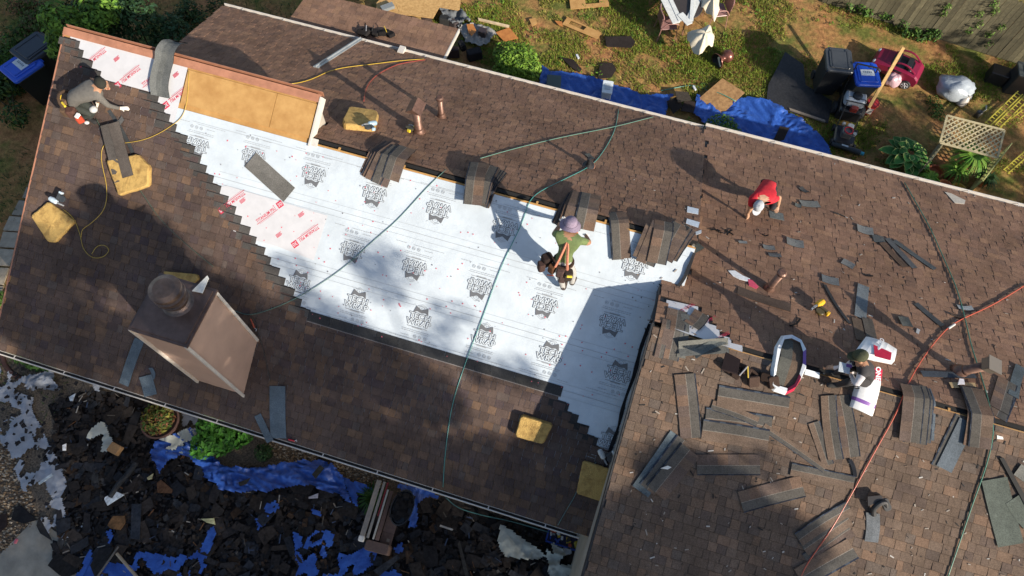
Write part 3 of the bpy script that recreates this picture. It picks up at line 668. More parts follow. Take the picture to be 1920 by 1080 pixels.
# pieces on the rear slope of the wing
for a, b, lab, w_, kd in [
    ((1500, 352), (1513, 362), 'small dark square shingle scrap right of the man in red', .12, (.07, .07, .07)),
    ((1500, 382), (1535, 384), 'light grey shingle piece right of the man in red', .20, (.17, .175, .165)),
    ((1490, 384), (1502, 388), 'small grey scrap touching the light grey piece', .12, (.13, .14, .13)),
    ((1562, 400), (1584, 408), 'thin dark sliver on the rear wing slope', .04, (.04, .04, .04)),
    ((1606, 428), (1636, 436), 'pale grey tapered shingle piece at the top of the long offcuts', .24, (.17, .175, .17)),
    ((1636, 448), (1658, 452), 'dark grey piece below the pale tapered one', .22, (.08, .085, .085)),
    ((1662, 448), (1714, 504), 'long dark grey offcut, left one of the crossed pair', .13, (.08, .085, .09)),
    ((1652, 456), (1696, 502), 'brown strip lying next to the crossed dark offcuts', .14, (.10, .068, .05)),
    ((1675, 452), (1752, 506), 'long dark grey offcut, right one of the crossed pair', .12, (.075, .085, .09)),
    ((1474, 452), (1506, 460), 'grey shingle piece right of the crumpled white scraps', .22, (.14, .145, .14)),
    ((1430, 463), (1452, 466), 'small grey scrap with a white edge', .12, (.15, .16, .16)),
    ((1440, 478), (1464, 480), 'dark grey scrap below the white edged one', .10, (.09, .095, .1)),
    ((1578, 490), (1600, 502), 'light grey leaf shaped shingle piece above the bent vent shadow', .18, (.15, .155, .155)),
    ((1540, 522), (1572, 530), 'grey bent shingle piece right of the copper vent', .20, (.14, .15, .155)),
    ((1545, 535), (1592, 608), 'long dark thin strip running down beside the grey bent piece', .06, (.04, .042, .045)),
    ((1618, 536), (1612, 597), 'upright bluish grey strip above the seated man', .20, (.16, .18, .19)),
    ((1604, 598), (1612, 640), 'brown half shingle directly above the seated man, left one', .16, (.11, .08, .06)),
    ((1624, 598), (1634, 642), 'greyish half shingle directly above the seated man, right one', .18, (.09, .08, .07)),
    ((1382, 545), (1482, 578), 'long brown shingle blending in on the roof left of the yellow nail gun', .20, (.085, .062, .05)),
    ((1716, 570), (1766, 612), 'dark strip whose end touches the red hose', .12, (.055, .06, .065)),
    ((1686, 604), (1706, 606), 'dark grey square piece left of the red hose', .22, (.085, .09, .085)),
    ((1794, 576), (1822, 578), 'light bluish scrap crossed by the green hose', .10, (.26, .28, .29)),
    ((1726, 702), (1826, 705), 'thin tar strip lying along the base of the right gooseneck vent', .12, (.06, .07, .085)),
    ((1780, 590), (1806, 598), 'faint brown sliver on the rear wing slope', .05, (.07, .05, .04)),
    ((1100, 290), (1112, 300), 'grey scrap on the rear slope near the small black vent', .12, (.08, .085, .08)),
    ((1384, 455), (1400, 456), 'pale grey offcut below the black chips', .07, (.2, .21, .21)),
    ((1298, 445), (1312, 460), 'dark green grey piece at the corner of the underlayment', .22, (.07, .08, .075))]:
    shingle(a, b, lab, w_, kd, lift=RND.uniform(.012, .022), n=4)
for i, (a, b) in enumerate([((1344, 431), (1354, 438)), ((1331, 433), (1349, 434)), ((1358, 432), (1374, 442)), ((1372, 432), (1362, 442)), ((1620, 517), (1636, 518)), ((1428, 440), (1440, 442)), ((1500, 598), (1480, 612))]):
    shingle(a, b, ['small black tar chip left of the cross shaped one', 'short black bar shaped chip beside the roof seam', 'black chip forming one arm of the cross below the man in red', 'black chip forming the other arm of the cross below the man in red', 'lone black sliver right of the bent grey piece', 'small black chip above the pale offcuts', 'crooked black sliver near the yellow nail gun'][i], .035, (.015, .015, .016), n=2, name='tar_chip')
def flat(name, px, label, cat, th, c, mt=m_paint, lift=.01, group=None, pl=None):
    """flat cut piece: outline in pixels laid on the surface below, with thickness"""
    _, p0 = surf(*px[0]); pl = pl or p0; P = [pl.hit(*q, lift=lift) for q in px]; o = sum(P, Vector())/len(P)
    Mx = basis(o, pl.X, pl.N); inv = Mx.inverted(); mb = MB(); mb.prism([((inv @ p).x, (inv @ p).y) for p in P], 0, th, c)
    return tag(mb.build(name, mt, None, Mx), label, cat, group)
flat('white_flashing_card', [(1289, 387), (1310, 392), (1309, 402), (1288, 398)], 'white rectangular flashing card, upper one of two beside the roof seam', 'flashing', .004, (.62, .68, .74))
flat('white_flashing_card', [(1288, 410), (1312, 417), (1309, 427), (1286, 419)], 'white rectangular flashing card, middle one beside the roof seam', 'flashing', .004, (.62, .68, .74))
flat('white_flashing_card', [(1304, 435), (1315, 431), (1315, 437), (1305, 441)], 'small white card on the fan of black shingles', 'flashing', .004, (.55, .58, .6), lift=.1)
flat('white_flashing_card', [(1511, 692), (1537, 699), (1536, 710), (1508, 702)], 'white card by the seated man boot at the wing ridge', 'flashing', .004, (.65, .7, .75), lift=.03)
flat('white_trim_piece', [(389, 517), (392, 522), (380, 550), (360, 546)], 'white triangular metal offcut standing on the chimney cap edge', 'metal offcut', .01, (.68, .67, .62), pl=H(CT+.05))
flat('cardboard_scrap', [(1779, 717), (1828, 718), (1831, 729), (1784, 727)], 'tan cardboard tongue scrap below the right gooseneck vent', 'cardboard', .006, (.42, .30, .16), lift=.03)
flat('paper_scrap', [(1798, 711), (1806, 712), (1808, 722), (1795, 722)], 'crumpled white paper scrap on the tan cardboard', 'paper', .02, (.75, .72, .74), lift=.045)
flat('paper_scrap', [(1440, 874), (1458, 872), (1456, 878), (1441, 878)], 'white paper scrap on the roof near the loose shingle', 'paper', .01, (.75, .72, .74)) if False else None
flat('paper_scrap', [(1238, 878), (1252, 873), (1259, 876), (1252, 880)], 'bent white paper scrap on the fan of four shingles', 'paper', .01, (.75, .74, .70), lift=.07)
flat('paper_scrap', [(1869, 816), (1880, 819), (1881, 824), (1869, 823)], 'white scrap right of the green hose on the wing', 'paper', .006, (.75, .74, .70))
flat('paper_scrap', [(1719, 616), (1725, 619), (1722, 627), (1717, 624)], 'small crumpled grey paper scrap on the rear wing slope', 'paper', .01, (.4, .4, .4))
flat('black_metal_bar', [(1872, 858), (1880, 858), (1935, 955), (1930, 965)], 'long black metal drip edge bar at the right edge of the wing', 'metal bar', .03, (.02, .02, .02))
flat('white_wrap_scrap', [(1365, 508), (1378, 508), (1392, 517), (1406, 523), (1402, 528), (1386, 524), (1374, 518)], 'white plastic wrapper scrap lying left of the copper vent', 'wrapper', .01, (.7, .72, .74))
flat('red_wrap_scrap', [(1402, 524), (1410, 526), (1422, 538), (1418, 542), (1404, 536)], 'red and pink printed wrapper end beside the copper vent', 'wrapper', .012, (.6, .08, .14))
flat('pale_patch_panel', [(1771, 360), (1783, 363), (1810, 376), (1808, 383), (1790, 381)], 'pale lattice offcut lying on the roof by the rear gutter', 'lattice scrap', .008, (.5, .45, .38))
# ================================================================== HOSES
def hose(name, pts, r, c, label, cat='hose', lift=.012, knots=6):
    P = smoothpath([Vector((x, y, 0)) for x, y in pts], knots); W = [surf(p.x, p.y, lift+r)[0] for p in P]
    for k in range(2): W = [W[0]]+[(W[i-1]+W[i]*2+W[i+1])/4 if (W[i-1]-W[i+1]).length < 1.2 else W[i] for i in range(1, len(W)-1)]+[W[-1]]
    o = sum(W, Vector())/len(W); mb = MB(); mb.tube([p-o for p in W], r*.8, c)
    ob = mb.build(name, m_gloss, None, smooth=True); ob.location = o; return tag(ob, label, cat)
TEAL = (.06, .26, .24)
hose('air_hose', [(836, 318), (800, 352), (745, 412), (690, 460), (640, 505), (575, 548), (520, 575), (470, 590), (440, 583)], .008, (.10, .20, .17), 'dark green air hose running from the main ridge down to the chimney', lift=.004)
hose('air_hose', [(1160, 205), (1152, 245), (1130, 285), (1105, 312), (1050, 340), (998, 370), (978, 420), (940, 500), (905, 595), (873, 680), (848, 760), (835, 850), (830, 925)], .009, TEAL, 'teal air hose crossing the ridge and white underlayment down to the front gutter', lift=.004)
hose('air_hose', [(1225, 219), (1150, 238), (1050, 258), (960, 280), (900, 297)], .009, (.12, .25, .20), 'thin green hose stretched across the rear slope towards the small black vent', lift=.01)
hose('air_hose', [(1696, 342), (1722, 388), (1745, 430), (1772, 490), (1795, 545), (1810, 600), (1822, 650), (1838, 700), (1855, 760), (1862, 810), (1850, 870), (1822, 950), (1800, 1015), (1776, 1085)], .013, (.06, .19, .13), 'dark green hose running from the rear gutter over the wing to the bottom right')
hose('air_hose', [(1925, 533), (1860, 572), (1800, 600), (1770, 622), (1735, 665), (1705, 715), (1680, 775), (1645, 838), (1600, 920), (1560, 990), (1515, 1055), (1500, 1085)], .012, (.50, .09, .05), 'red orange hose sweeping across the wing from the right edge to the bottom')
hose('air_hose', [(480, 140), (535, 157), (580, 150), (628, 130), (700, 120), (760, 113), (812, 110)], .009, (.55, .36, .04), 'yellow hose lying on the rear slope near the metal flashing strip')
hose('air_hose', [(812, 110), (770, 116), (740, 123), (705, 142), (687, 165), (682, 190)], .009, (.35, .05, .04), 'short dark red hose curving on the rear slope beside the yellow one')
hose('air_hose', [(118, 392), (138, 410), (150, 440), (156, 465), (172, 482), (192, 482), (204, 470), (196, 460), (182, 462), (172, 476)] , .007, (.45, .33, .06), 'yellow hose tail looping from the nail gun on the square foam pad')
hose('air_hose', [(355, 118), (348, 205), (318, 238), (270, 262), (215, 270), (195, 272), (190, 300), (200, 350), (196, 390), (175, 415), (155, 430), (152, 445)], .007, (.50, .34, .06), 'yellow hose curving from the plywood edge past the foam pads')
hose('air_hose', [(180, 222), (195, 250), (212, 280), (230, 310), (258, 350), (280, 382), (300, 410), (340, 450), (400, 500)], .006, (.07, .12, .09), 'thin dark green hose leading from the kneeling man down the front slope', lift=.05)
hose('air_hose', [(1118, 866), (1105, 880), (1090, 905), (1075, 935), (1060, 960), (1046, 985)], .007, (.10, .20, .19), 'short teal hose from the lower nail gun to the front gutter')
hose('air_hose', [(832, 928), (860, 950), (910, 962), (960, 972), (1010, 988), (1040, 995)], .008, (.05, .14, .15), 'teal hose lying on the ground beyond the front gutter') if False else None
hose('air_hose', [(465, 585), (480, 605), (484, 625), (495, 660), (507, 715)], .006, (.04, .045, .04), 'black cord hanging down the roof right of the chimney')
hose('green_cord', [(1170, 222), (1215, 166), (1260, 168), (1300, 162), (1322, 160), (1325, 166), (1315, 168)], .01, (.10, .35, .25), 'green cord lying on the grass above the blue tarpaulin', 'cord') if False else None
mb = MB(); rs_ = random.Random(9)
for i in range(520):
    px_, py_ = rs_.uniform(1180, 1920), rs_.uniform(260, 1080); p_, q_ = surf(px_, py_, .012)
    if q_ is G: continue
    s_ = rs_.uniform(.006, .02); e_ = basis(p_, Vector((rs_.uniform(-1, 1), rs_.uniform(-1, 1), 0)), q_.N)
    mb.box((0, 0, 0), (s_*rs_.uniform(1, 5), s_, .004), rs_.choice([(.45, .43, .40), (.30, .26, .22), (.02, .02, .02), (.02, .02, .02), (.20, .14, .10)]), M=e_)
tag(mb.build('roofing_crumbs', m_paint), 'small crumbs of shingle, paper and tar scattered over the wing roof', 'crumbs', kind='stuff')
for h_, (a_, b_) in (([o for o in bpy.data.objects if 'red orange' in str(o.get('label'))][0], ((1778, 616), (1790, 608))),):
    A_, B__ = surf(*a_, .025)[0], surf(*b_, .025)[0]; mb = MB(); mb.tube([A_-h_.location, B__-h_.location], .02, (.6, .58, .55), n=8); mb.build('coupling', m_gloss, h_)
# ================================================================== FOAM PADS AND TOOLS
def foam(px, label, th=.07, group=None, pl=None, notch=False):
    _, p0 = surf(*px[0]); pl = pl or p0; P = [pl.hit(*q, lift=.004) for q in px]; o = sum(P, Vector())/len(P); Mx = basis(o, pl.X, pl.N); inv = Mx.inverted()
    L = [(inv @ p) for p in P]; pts = []
    n = len(L)
    for i in range(n):
        a, b = L[i], L[(i+1) % n]; k = max(3, int((b-a).length/.06))
        for j in range(k):
            q = a.lerp(b, (j+.5)/k); w_ = .985+.03*noise.noise(Vector((q.x*9, q.y*9, o.x))); pts.append((q.x*w_, q.y*w_))
    mb = MB(); k = len(pts); A = sum(pts[i][0]*pts[(i+1) % k][1]-pts[(i+1) % k][0]*pts[i][1] for i in range(k))
    if A < 0: pts = pts[::-1]
    rings = [(1, 0), (1.01, th*.5), (1.0, th*.85), (.94, th), (.75, th*1.0), (.5, th*1.02), (.25, th*1.02)]; vs = []
    for s_, z in rings:
        for x, y in pts: vs.append((x*s_, y*s_, z+(.005*noise.noise(Vector((x*9, y*9, z*20))) if z > th*.6 else 0)))
    fs = [(r*k+i, r*k+(i+1) % k, (r+1)*k+(i+1) % k, (r+1)*k+i) for r in range(len(rings)-1) for i in range(k)]; vs.append((0, 0, th*1.05)); c0 = len(vs)-1
    fs += [((len(rings)-1)*k+i, (len(rings)-1)*k+(i+1) % k, c0) for i in range(k)]
    mb.add(vs, fs); return tag(mb.build('foam_pad', m_foam, None, Mx), label, 'foam pad')
foam([(655, 209), (705, 216), (710, 224), (702, 248), (645, 243), (642, 234)], 'yellow foam pad with a nail gun on the rear slope', th=.12)
foam([(62, 405), (95, 378), (145, 415), (108, 455), (95, 455)], 'square yellow foam pad turned cornerwise near the left roof edge')
foam([(978, 775), (1038, 793), (1020, 830), (966, 815)], 'thick yellow foam block on the front slope below the underlayment steps', th=.15)
foam([(1093, 862), (1152, 880), (1132, 940), (1080, 924)], 'orange yellow foam pad against the wing rake with a nail gun on it', th=.06)
foam([(308, 508), (372, 514), (376, 524), (362, 534), (318, 522)], 'yellow foam pad half hidden behind the chimney flue', th=.08)
# L shaped pad under the shingles: two legs joined
o = foam([(204, 302), (262, 290), (285, 312), (284, 350), (228, 368)], 'torn pale yellow foam pad under curved shingles on the front slope', th=.1)
o2 = foam([(246, 290), (268, 300), (282, 312), (278, 330)], 'x', th=.11); bpy.data.objects.remove(o2)
def nailgun(px, to, label, body=(.05, .055, .06), acc=(.45, .5, .52), lift=.09, s=1, name='nail_gun'):
    _, pl = surf(*px); Mx = place(pl, px, to, lift=lift); t = thing(name, label, 'nail gun', Mx @ Matrix.Scale(s, 4))
    mb = MB(); mb.lathe([(.03, 0), (.045, .02), (.05, .1), (.042, .16), (.03, .17)], acc, M=Matrix.Translation((0, 0, .06)) @ Matrix.Rotation(math.pi/2, 4, 'Y'), n=12); mb.build('cylinder_housing', m_gloss, t)
    mb = MB(); mb.rbox((.03, -.09, .05), (.05, .18, .045), .015, body); mb.rbox((.02, -.19, .05), (.07, .04, .05), .012, acc); mb.build('handle', m_gloss, t)
    mb = MB(); mb.box((-.04, 0, .05), (.09, .03, .05), (.25, .26, .27)); mb.box((-.1, 0, .045), (.05, .022, .03), (.35, .36, .37)); mb.build('nose', m_gloss, t)
    mb = MB(); mb.lathe([(.062, 0), (.065, .03), (.062, .035)], body, M=Matrix.Translation((-.05, -.1, .03)), n=14); mb.build('coil_magazine', m_gloss, t)
    return t
nailgun((690, 238), (705, 236), 'light blue and grey nail gun lying on the rear slope foam pad', acc=(.3, .42, .5), lift=.13)
nailgun((112, 380), (98, 372), 'shiny silver and black nail gun on the cornerwise foam pad', acc=(.5, .6, .68), lift=.1)
nailgun((1132, 858), (1128, 850), 'black and white nail gun beside the wing rake on the front slope', acc=(.55, .58, .58), lift=.07)
nailgun((1528, 578), (1540, 570), 'yellow nail gun standing on the rear wing slope', (.10, .07, .02), (.75, .42, .02), lift=.02, s=1.15)
nailgun((776, 243), (792, 250), 'yellow cordless tool lying at the foot of the capped vent pipe', (.06, .05, .03), (.70, .52, .03), lift=.01, name='cordless_drill')
for o in bpy.data.objects:
    if o.name.startswith('cordless_drill'): o['category'] = 'power tool'
def pouch(mb, c, d, colr, ang=0): mb.rbox(c, d, min(d[0], d[1])*.25, colr, M=Matrix.Rotation(ang, 4, 'Z'))
def toolbelt(px, to, label, n=6, colr=(.05, .032, .025)):
    _, pl = surf(*px); Mx = place(pl, px, to, lift=.01); t = thing('tool_belt', label, 'tool belt', Mx); r = random.Random(int(px[0]))
    mb = MB(); mb.tube([(-.42, .05, .03), (-.25, .12, .05), (0, .08, .06), (.2, -.02, .05), (.42, .06, .03)], .03, colr, n=6); mb.build('belt', m_cloth, t)
    for i in range(n):
        mb = MB(); mb.rbox((0, 0, 0), (r.uniform(.12, .2), r.uniform(.12, .22), r.uniform(.07, .12)), .03, jit(colr, .5)); o = mb.build('pouch', m_cloth, t)
        o.matrix_basis = Matrix.Translation((-.36+.72*i/(n-1), r.uniform(-.1, .06), .06)) @ Matrix.Rotation(r.uniform(-.8, .8), 4, 'Z') @ Matrix.Rotation(r.uniform(-.4, .4), 4, 'X')
    for i in range(3):
        mb = MB(); x = r.uniform(-.3, .3); mb.tube([(x, -.05, .12), (x+r.uniform(-.1, .1), .12, .15)], .012, [(.6, .42, .05), (.3, .3, .32), (.03, .03, .03)][i]); mb.build('tool_handle', m_gloss, t)
    return t
toolbelt((1405, 703), (1440, 712), 'brown leather tool belt with pouches lying on the wing ridge beside the opened bundle')
toolbelt((705, 64), (745, 66), 'black tool harness with straps thrown on the shed roof', n=7, colr=(.018, .016, .016))
mb = MB(); mb.prism([(-.2, -.16), (.05, -.2), (.12, .1), (-.1, .2)], 0, .03, (.03, .02, .02)); 
tag(mb.build('leather_flap', m_cloth, None, place(B2, (1374, 683), (1390, 686), lift=.05)), 'dark brown leather flap standing beside the tool belt on the wing', 'leather pouch')
# ================================================================== VENTS (parts of the house)
def lat(px, prof, name, mt, parent=house, pl=None, n=14, tilt=None, extra=None):
    p, q = surf(*px); mb = MB(); mb.lathe(prof, n=n); o = mb.build(name, mt, parent, Matrix.Translation(p) @ (tilt or Matrix())); return o, p
def vent(px, hgt, r, cap, nm='vent_pipe', lean=None):
    p, q = surf(*px); e = bpy.data.objects.new(nm, None); col.objects.link(e); e.parent = house; e.matrix_basis = Matrix.Translation(p) @ (lean or Matrix())
    mb = MB(); mb.lathe([(r*1.75, -.06), (r*1.7, .02), (r*1.2, .11), (r*1.02, .12), (r*1.12, .125), (r*1.12, .15), (r, .155), (r, hgt)], n=16); mb.build('pipe', m_cop2, e, smooth=True)
    mb = MB()
    if cap == 'gable':
        w_ = r*2.0
        mb.add([(-w_, -w_, hgt-.02), (w_, -w_, hgt-.02), (w_, w_, hgt-.02), (-w_, w_, hgt-.02), (0, -w_, hgt+.1), (0, w_, hgt+.1)], [(0, 3, 5, 4), (1, 4, 5, 2), (0, 4, 1), (2, 5, 3), (0, 1, 2, 3)])
    elif cap == 'round': mb.lathe([(r*.9, hgt-.01), (r*1.35, hgt+.01), (r*1.35, hgt+.06), (r*.9, hgt+.08), (0, hgt+.085)], n=16)
    elif cap == 'goose':
        mb.rbox((0, 0, hgt+.03), (.2, .2, .12), .02); mb.box((.02, 0, hgt+.1), (.26, .24, .015))
    mb.build('vent_cap', m_cop2 if cap != 'goose' else mat('goose_cap', (.2, .17, .14), .4, metal=.5), e); return e
vent((786, 247), .72, .075, 'gable'); vent((828, 219), .52, .055, 'round'); vent((1441, 541), .58, .06, 'round'); vent((1797, 697), .5, .075, 'goose', lean=Matrix.Rotation(.35, 4, 'Y'))
p, _ = surf(1103, 312); e = bpy.data.objects.new('vent_pipe', None); col.objects.link(e); e.parent = house; e.matrix_basis = Matrix.Translation(p)
mb = MB(); mb.lathe([(.13, -.04), (.12, .03), (.06, .06), (.045, .1), (.04, .26), (.0, .27)]); mb.build('pipe', m_blk, e); mb = MB(); mb.lathe([(.125, 0), (.13, .02), (.11, .03)]); mb.build('collar', m_cop, e)
t = thing('loose_vent_hood', 'black gooseneck vent hood lying on the lower wing above a short grey shingle', 'vent hood', place(R, (1645, 947), (1660, 942), lift=.03) @ Matrix.Scale(.75, 4))
mb = MB(); mb.tube(smoothpath([(-.14, -.16, .0), (-.12, -.02, .08), (0, .06, .14), (.12, .04, .12), (.14, -.06, .06)], 4), .055, (.02, .019, .019), n=10); mb.build('elbow', m_blk, t)
mb = MB(); mb.prism([(-.22, .08), (.12, .1), (.1, .2), (-.16, .26)], .1, .13, (.025, .022, .022)); mb.rbox((.14, -.02, .08), (.16, .26, .05), .06, (.07, .068, .064)); mb.build('flap', m_gloss, t)
# ================================================================== WRAPPED SHINGLE PACKS
def quadpatch(mb, P, z, M, c, mi=0): mb.add([(x, y, z) for x, y in P], [(0, 1, 2, 3)], c, mi, M)
def wrap_pack(px4, label, th, bands, word=None, wordpos=None, pl=None, lift=.01, flipword=0, ws=.16):
    P = [pl.hit(*q, lift=lift) for q in px4]; o = sum(P, Vector())/4; Mx = basis(o, P[1]-P[0], pl.N); inv = Mx.inverted(); L = [inv @ p for p in P]
    t = thing('wrapped_shingle_pack', label, 'shingle pack', Mx); mb = MB()
    # sagging over ridge: split along the length with a slight bow
    a, b, c, d = L; n = 12; cols = []
    def pt(u, v): return a.lerp(b, u).lerp(d.lerp(c, u), v)
    vs = []; 
    for j in range(n+1):
        v = j/n; z = th-.05*(2*v-1)**2+.006*noise.noise(Vector((v*9, o.x, 0)))
        l, r = pt(0, v), pt(1, v)
        for k, (u, zz) in enumerate([(0, -.02), (0, z-.02), (.08, z), (.5, z+.008), (.92, z), (1, z-.02), (1, -.02)]):
            p = pt(u, v); vs.append((p.x, p.y, zz+.004*noise.noise(Vector((u*7, v*14, o.y)))))
    for j in range(n):
        cc = (.74, .75, .76)
        for lo, hi, colr in bands:
            if lo <= (j+.5)/n < hi: cc = colr
        mb.add(vs[j*7:(j+2)*7], [(i, i+1, i+8, i+7) for i in range(6)], cc)
    mb.add(vs[:7], [tuple(range(7))], (.6, .6, .6)); mb.add(vs[-7:], [tuple(range(6, -1, -1))], (.6, .6, .6))
    mb.build('plastic_wrapper', m_gloss, t, smooth=True)
    if word:
        m2 = MB(); v_, f_ = text_mesh(word, ws, .003); u, v, ang = wordpos; q = pt(u, v)
        m2.add([(x, y, 0) for x, y, z in v_], f_, (.85, .85, .86)); o2 = m2.build('printed_word', m_paint, t); o2.matrix_basis = Matrix.Translation((q.x, q.y, th+.012)) @ Matrix.Rotation(ang, 4, 'Z')
    return t
REDW, PUR = (.52, .02, .06), (.22, .10, .36)
wrap_pack([(1592, 762), (1632, 780), (1651, 693), (1614, 684)], 'white plastic wrapped shingle pack with a red end and purple stripe below the seated man', .14, [(.78, 1.01, REDW), (.17, .25, PUR)], 'ONE', (.62, .88, -1.2), R, ws=.1)
wrap_pack([(1604, 640), (1600, 655), (1672, 684), (1676, 668)], 'white plastic wrapped shingle pack with red label behind the seated man', .16, [], 'x', (.5, .5, 0), B2) if False else None
t = wrap_pack([(1596, 668), (1620, 636), (1677, 660), (1672, 683)], 'white wrapped shingle pack with a red printed label lying behind the seated man', .14, [], 'PRO', (.8, .5, -.1), B2, ws=.09)
mb = MB(); inv = t.matrix_basis.inverted(); P = [inv @ B2.hit(*q, lift=.158) for q in [(1638, 646), (1672, 661), (1670, 676), (1640, 668)]]; mb.add([tuple(p) for p in P], [(0, 1, 2, 3)], REDW); mb.build('red_label', m_paint, t)
# opened pack: shingles visible inside a torn white rim
Mc = place(R, (1478, 684), (1484, 640), lift=.0); t = thing('opened_shingle_pack', 'opened shingle pack with torn white wrapper on the wing ridge beside the seated man', 'shingle pack', Matrix.Translation(drape((1470, 726), (1484, 640), 4)[2]))
P0 = t.matrix_basis.translation
for i in range(4):
    path = drape((1466, 726), (1484, 642), 10, .03+i*.014); mb = MB(); ribbon(mb, [p-P0 for p in path], .36, [(.5, (.10, .10, .088)), (.5, (.12, .085, .062))] if i == 3 else bands_full()); mb.build('shingle', m_sh, t)
rim = [(1449, 720), (1453, 690), (1460, 655), (1468, 636), (1482, 634), (1499, 642), (1505, 660), (1505, 685), (1498, 705), (1488, 724), (1474, 732), (1455, 726)]
W = []
for q in rim:
    p, _ = surf(*q, .06); W.append(p-P0)
n = len(W); vs = []
for i, p in enumerate(W):
    outw = (p-Vector((0, 0, p.z))).normalized(); vs += [p-outw*.02+Vector((0, 0, .05)), p+outw*.035+Vector((0, 0, .06+.02*math.sin(i*2.3))), p+outw*.07+Vector((0, 0, -.03))]
mb = MB()
for i in range(n):
    j = (i+1) % n; cc = REDW if i in (8, 9) else PUR if i == 6 else (.70, .73, .76)
    mb.add([vs[3*i], vs[3*i+1], vs[3*j+1], vs[3*j]], [(0, 1, 2, 3)], cc); mb.add([vs[3*i+1], vs[3*i+2], vs[3*j+2], vs[3*j+1]], [(0, 1, 2, 3)], cc)
mb.build('torn_wrapper', m_gloss, t, smooth=True)
# grey felt draped over the copper edge
path = [F.hit(303, 182, .02), F.hit(300, 160, .03), F.hit(304, 135, .03), F.hit(310, 112, .04), F.pt(F.hit(316, 96).x, LT+.1, .06), F.pt(F.hit(318, 92).x, LT+.25, -.02), F.pt(F.hit(319, 92).x, LT+.32, -.2)]
path = smoothpath(path, 4); P0 = path[6]; mb = MB(); ribbon(mb, [p-P0 for p in path], .36, [(.3, (.13, .135, .13)), (.3, (.12, .125, .12)), (.4, (.135, .14, .135))], th=.012, curl=.03)
o = mb.build('roofing_felt_strip', m_sh); o.location = P0; tag(o, 'grey roofing felt strip hung over the copper ridge flashing', 'roofing felt')
# small coloured items on the front slope
def hook(px, to, c, label, cat='tool', l=.18, pl=None):
    _, q = surf(*px); mb = MB(); mb.tube([(0, 0, 0), (l*.5, .005, .01), (l, 0, 0)], .014, c); mb.tube([(l, 0, 0), (l*1.2, .03, .0), (l*1.35, 0, 0)], .007, (.6, .6, .6)); return tag(mb.build('hand_tool', m_gloss, None, place(q, px, to, lift=.02)), label, cat)
hook((470, 598), (481, 625), (.5, .10, .05), 'orange and pink handled tool hanging right of the chimney')
hook((541, 824), (556, 828), (.6, .03, .04), 'red handled tool at the front gutter', l=.12)
# ================================================================== PEOPLE
def person(label, J, bones, rad, colf, head, hair=None, parts=()):
    """J: joints (world). bones: pairs. rad: radius per joint. colf: list of (bone set, material)"""
    names = list(J); o0 = J['pelvis'].copy(); me = bpy.data.meshes.new('body'); V = [tuple(J[k]-o0) for k in names]; idx = {k: i for i, k in enumerate(names)}
    V = list(V); E = [(idx[a], idx[b]) for a, b in bones]; RD = [rad[k] for k in names]
    # hands: palm and five bent fingers
    for s_ in ('L', 'R'):
        w_, h = J[s_+'wrist'], J[s_+'hand']; d = (h-w_).normalized(); up = Vector((0, 0, 1)); sd = d.cross(up)
        sd = sd.normalized() if sd.length > .2 else Vector((1, 0, 0)); pn = sd.cross(d).normalized(); hi = idx[s_+'hand']
        for f, (off, ln) in enumerate([(-.032, .062), (-.011, .075), (.010, .072), (.030, .055)]):
            b0 = len(V); p = h-o0+sd*off+d*.02; V.append(tuple(p)); V.append(tuple(p+d*ln*.55-pn*.006)); V.append(tuple(p+d*ln*.9-pn*.03)); RD += [.011, .0095, .008]
            E += [(hi, b0), (b0, b0+1), (b0+1, b0+2)]
        sg = -1 if s_ == 'L' else 1; b0 = len(V); p = h-o0-d*.03+sd*.035*sg; V.append(tuple(p)); V.append(tuple(p+sd*.03*sg+d*.03-pn*.01)); RD += [.013, .009]; E += [(hi, b0), (b0, b0+1)]
    me.from_pydata(V, E, []); ob = bpy.data.objects.new('body', me); col.objects.link(ob)
    md = ob.modifiers.new('s', 'SKIN'); md.use_smooth_shade = True; sv = me.skin_vertices[0].data if me.skin_vertices else None
    if sv is None:
        bm = bmesh.new(); bm.from_mesh(me); bm.verts.layers.skin.verify(); bm.to_mesh(me); bm.free(); sv = me.skin_vertices[0].data
    for i, r in enumerate(RD):
        r = r if hasattr(r, '__len__') else (r, r); sv[i].radius = r; sv[i].use_root = False
    sv[idx['pelvis']].use_root = True
    s2 = ob.modifiers.new('ss', 'SUBSURF'); s2.levels = 2; s2.render_levels = 2
    dg = bpy.context.evaluated_depsgraph_get(); dg.update(); m2 = bpy.data.meshes.new_from_object(ob.evaluated_get(dg)); bpy.data.objects.remove(ob)
    segs = [(J[a]-o0, J[b]-o0, a, b) for a, b in bones]
    mats = []; 
    def near(c):
        best = (9, None)
        for a, b, na, nb in segs:
            d = b-a; t = max(0, min(1, (c-a).dot(d)/max(1e-6, d.length_squared))); q = (c-(a+d*t)).length-.25*min(.14, (rad[na][0] if hasattr(rad[na], '__len__') else rad[na]))
            if q < best[0]: best = (q, (na, nb), t)
        return best[1], best[2]
    ml = {}; midx = []
    for p in m2.polygons:
        c = sum((m2.vertices[v].co for v in p.vertices), Vector())/len(p.vertices); (bn, t) = near(c); mt = colf(bn, t)
        if mt.name not in ml: ml[mt.name] = len(mats); mats.append(mt)
        p.use_smooth = True; midx.append(ml[mt.name])
    m2.materials.clear()
    for mt in mats: m2.materials.append(mt)
    m2.polygons.foreach_set('material_index', midx)
    m2.name = 'person_body'
    t = thing('person', label, 'person', Matrix.Translation(o0)); b = bpy.data.objects.new('body', m2); col.objects.link(b); b.parent = t
    return t, o0
def pm(n, c, r=.85): return mat(n, c, r, noise_s=18, amt=.12, bump=.3, bs=25)
SKIN, SKIN2 = pm('skin_tan', (.36, .19, .11), .55), pm('skin_light', (.46, .27, .17), .55)
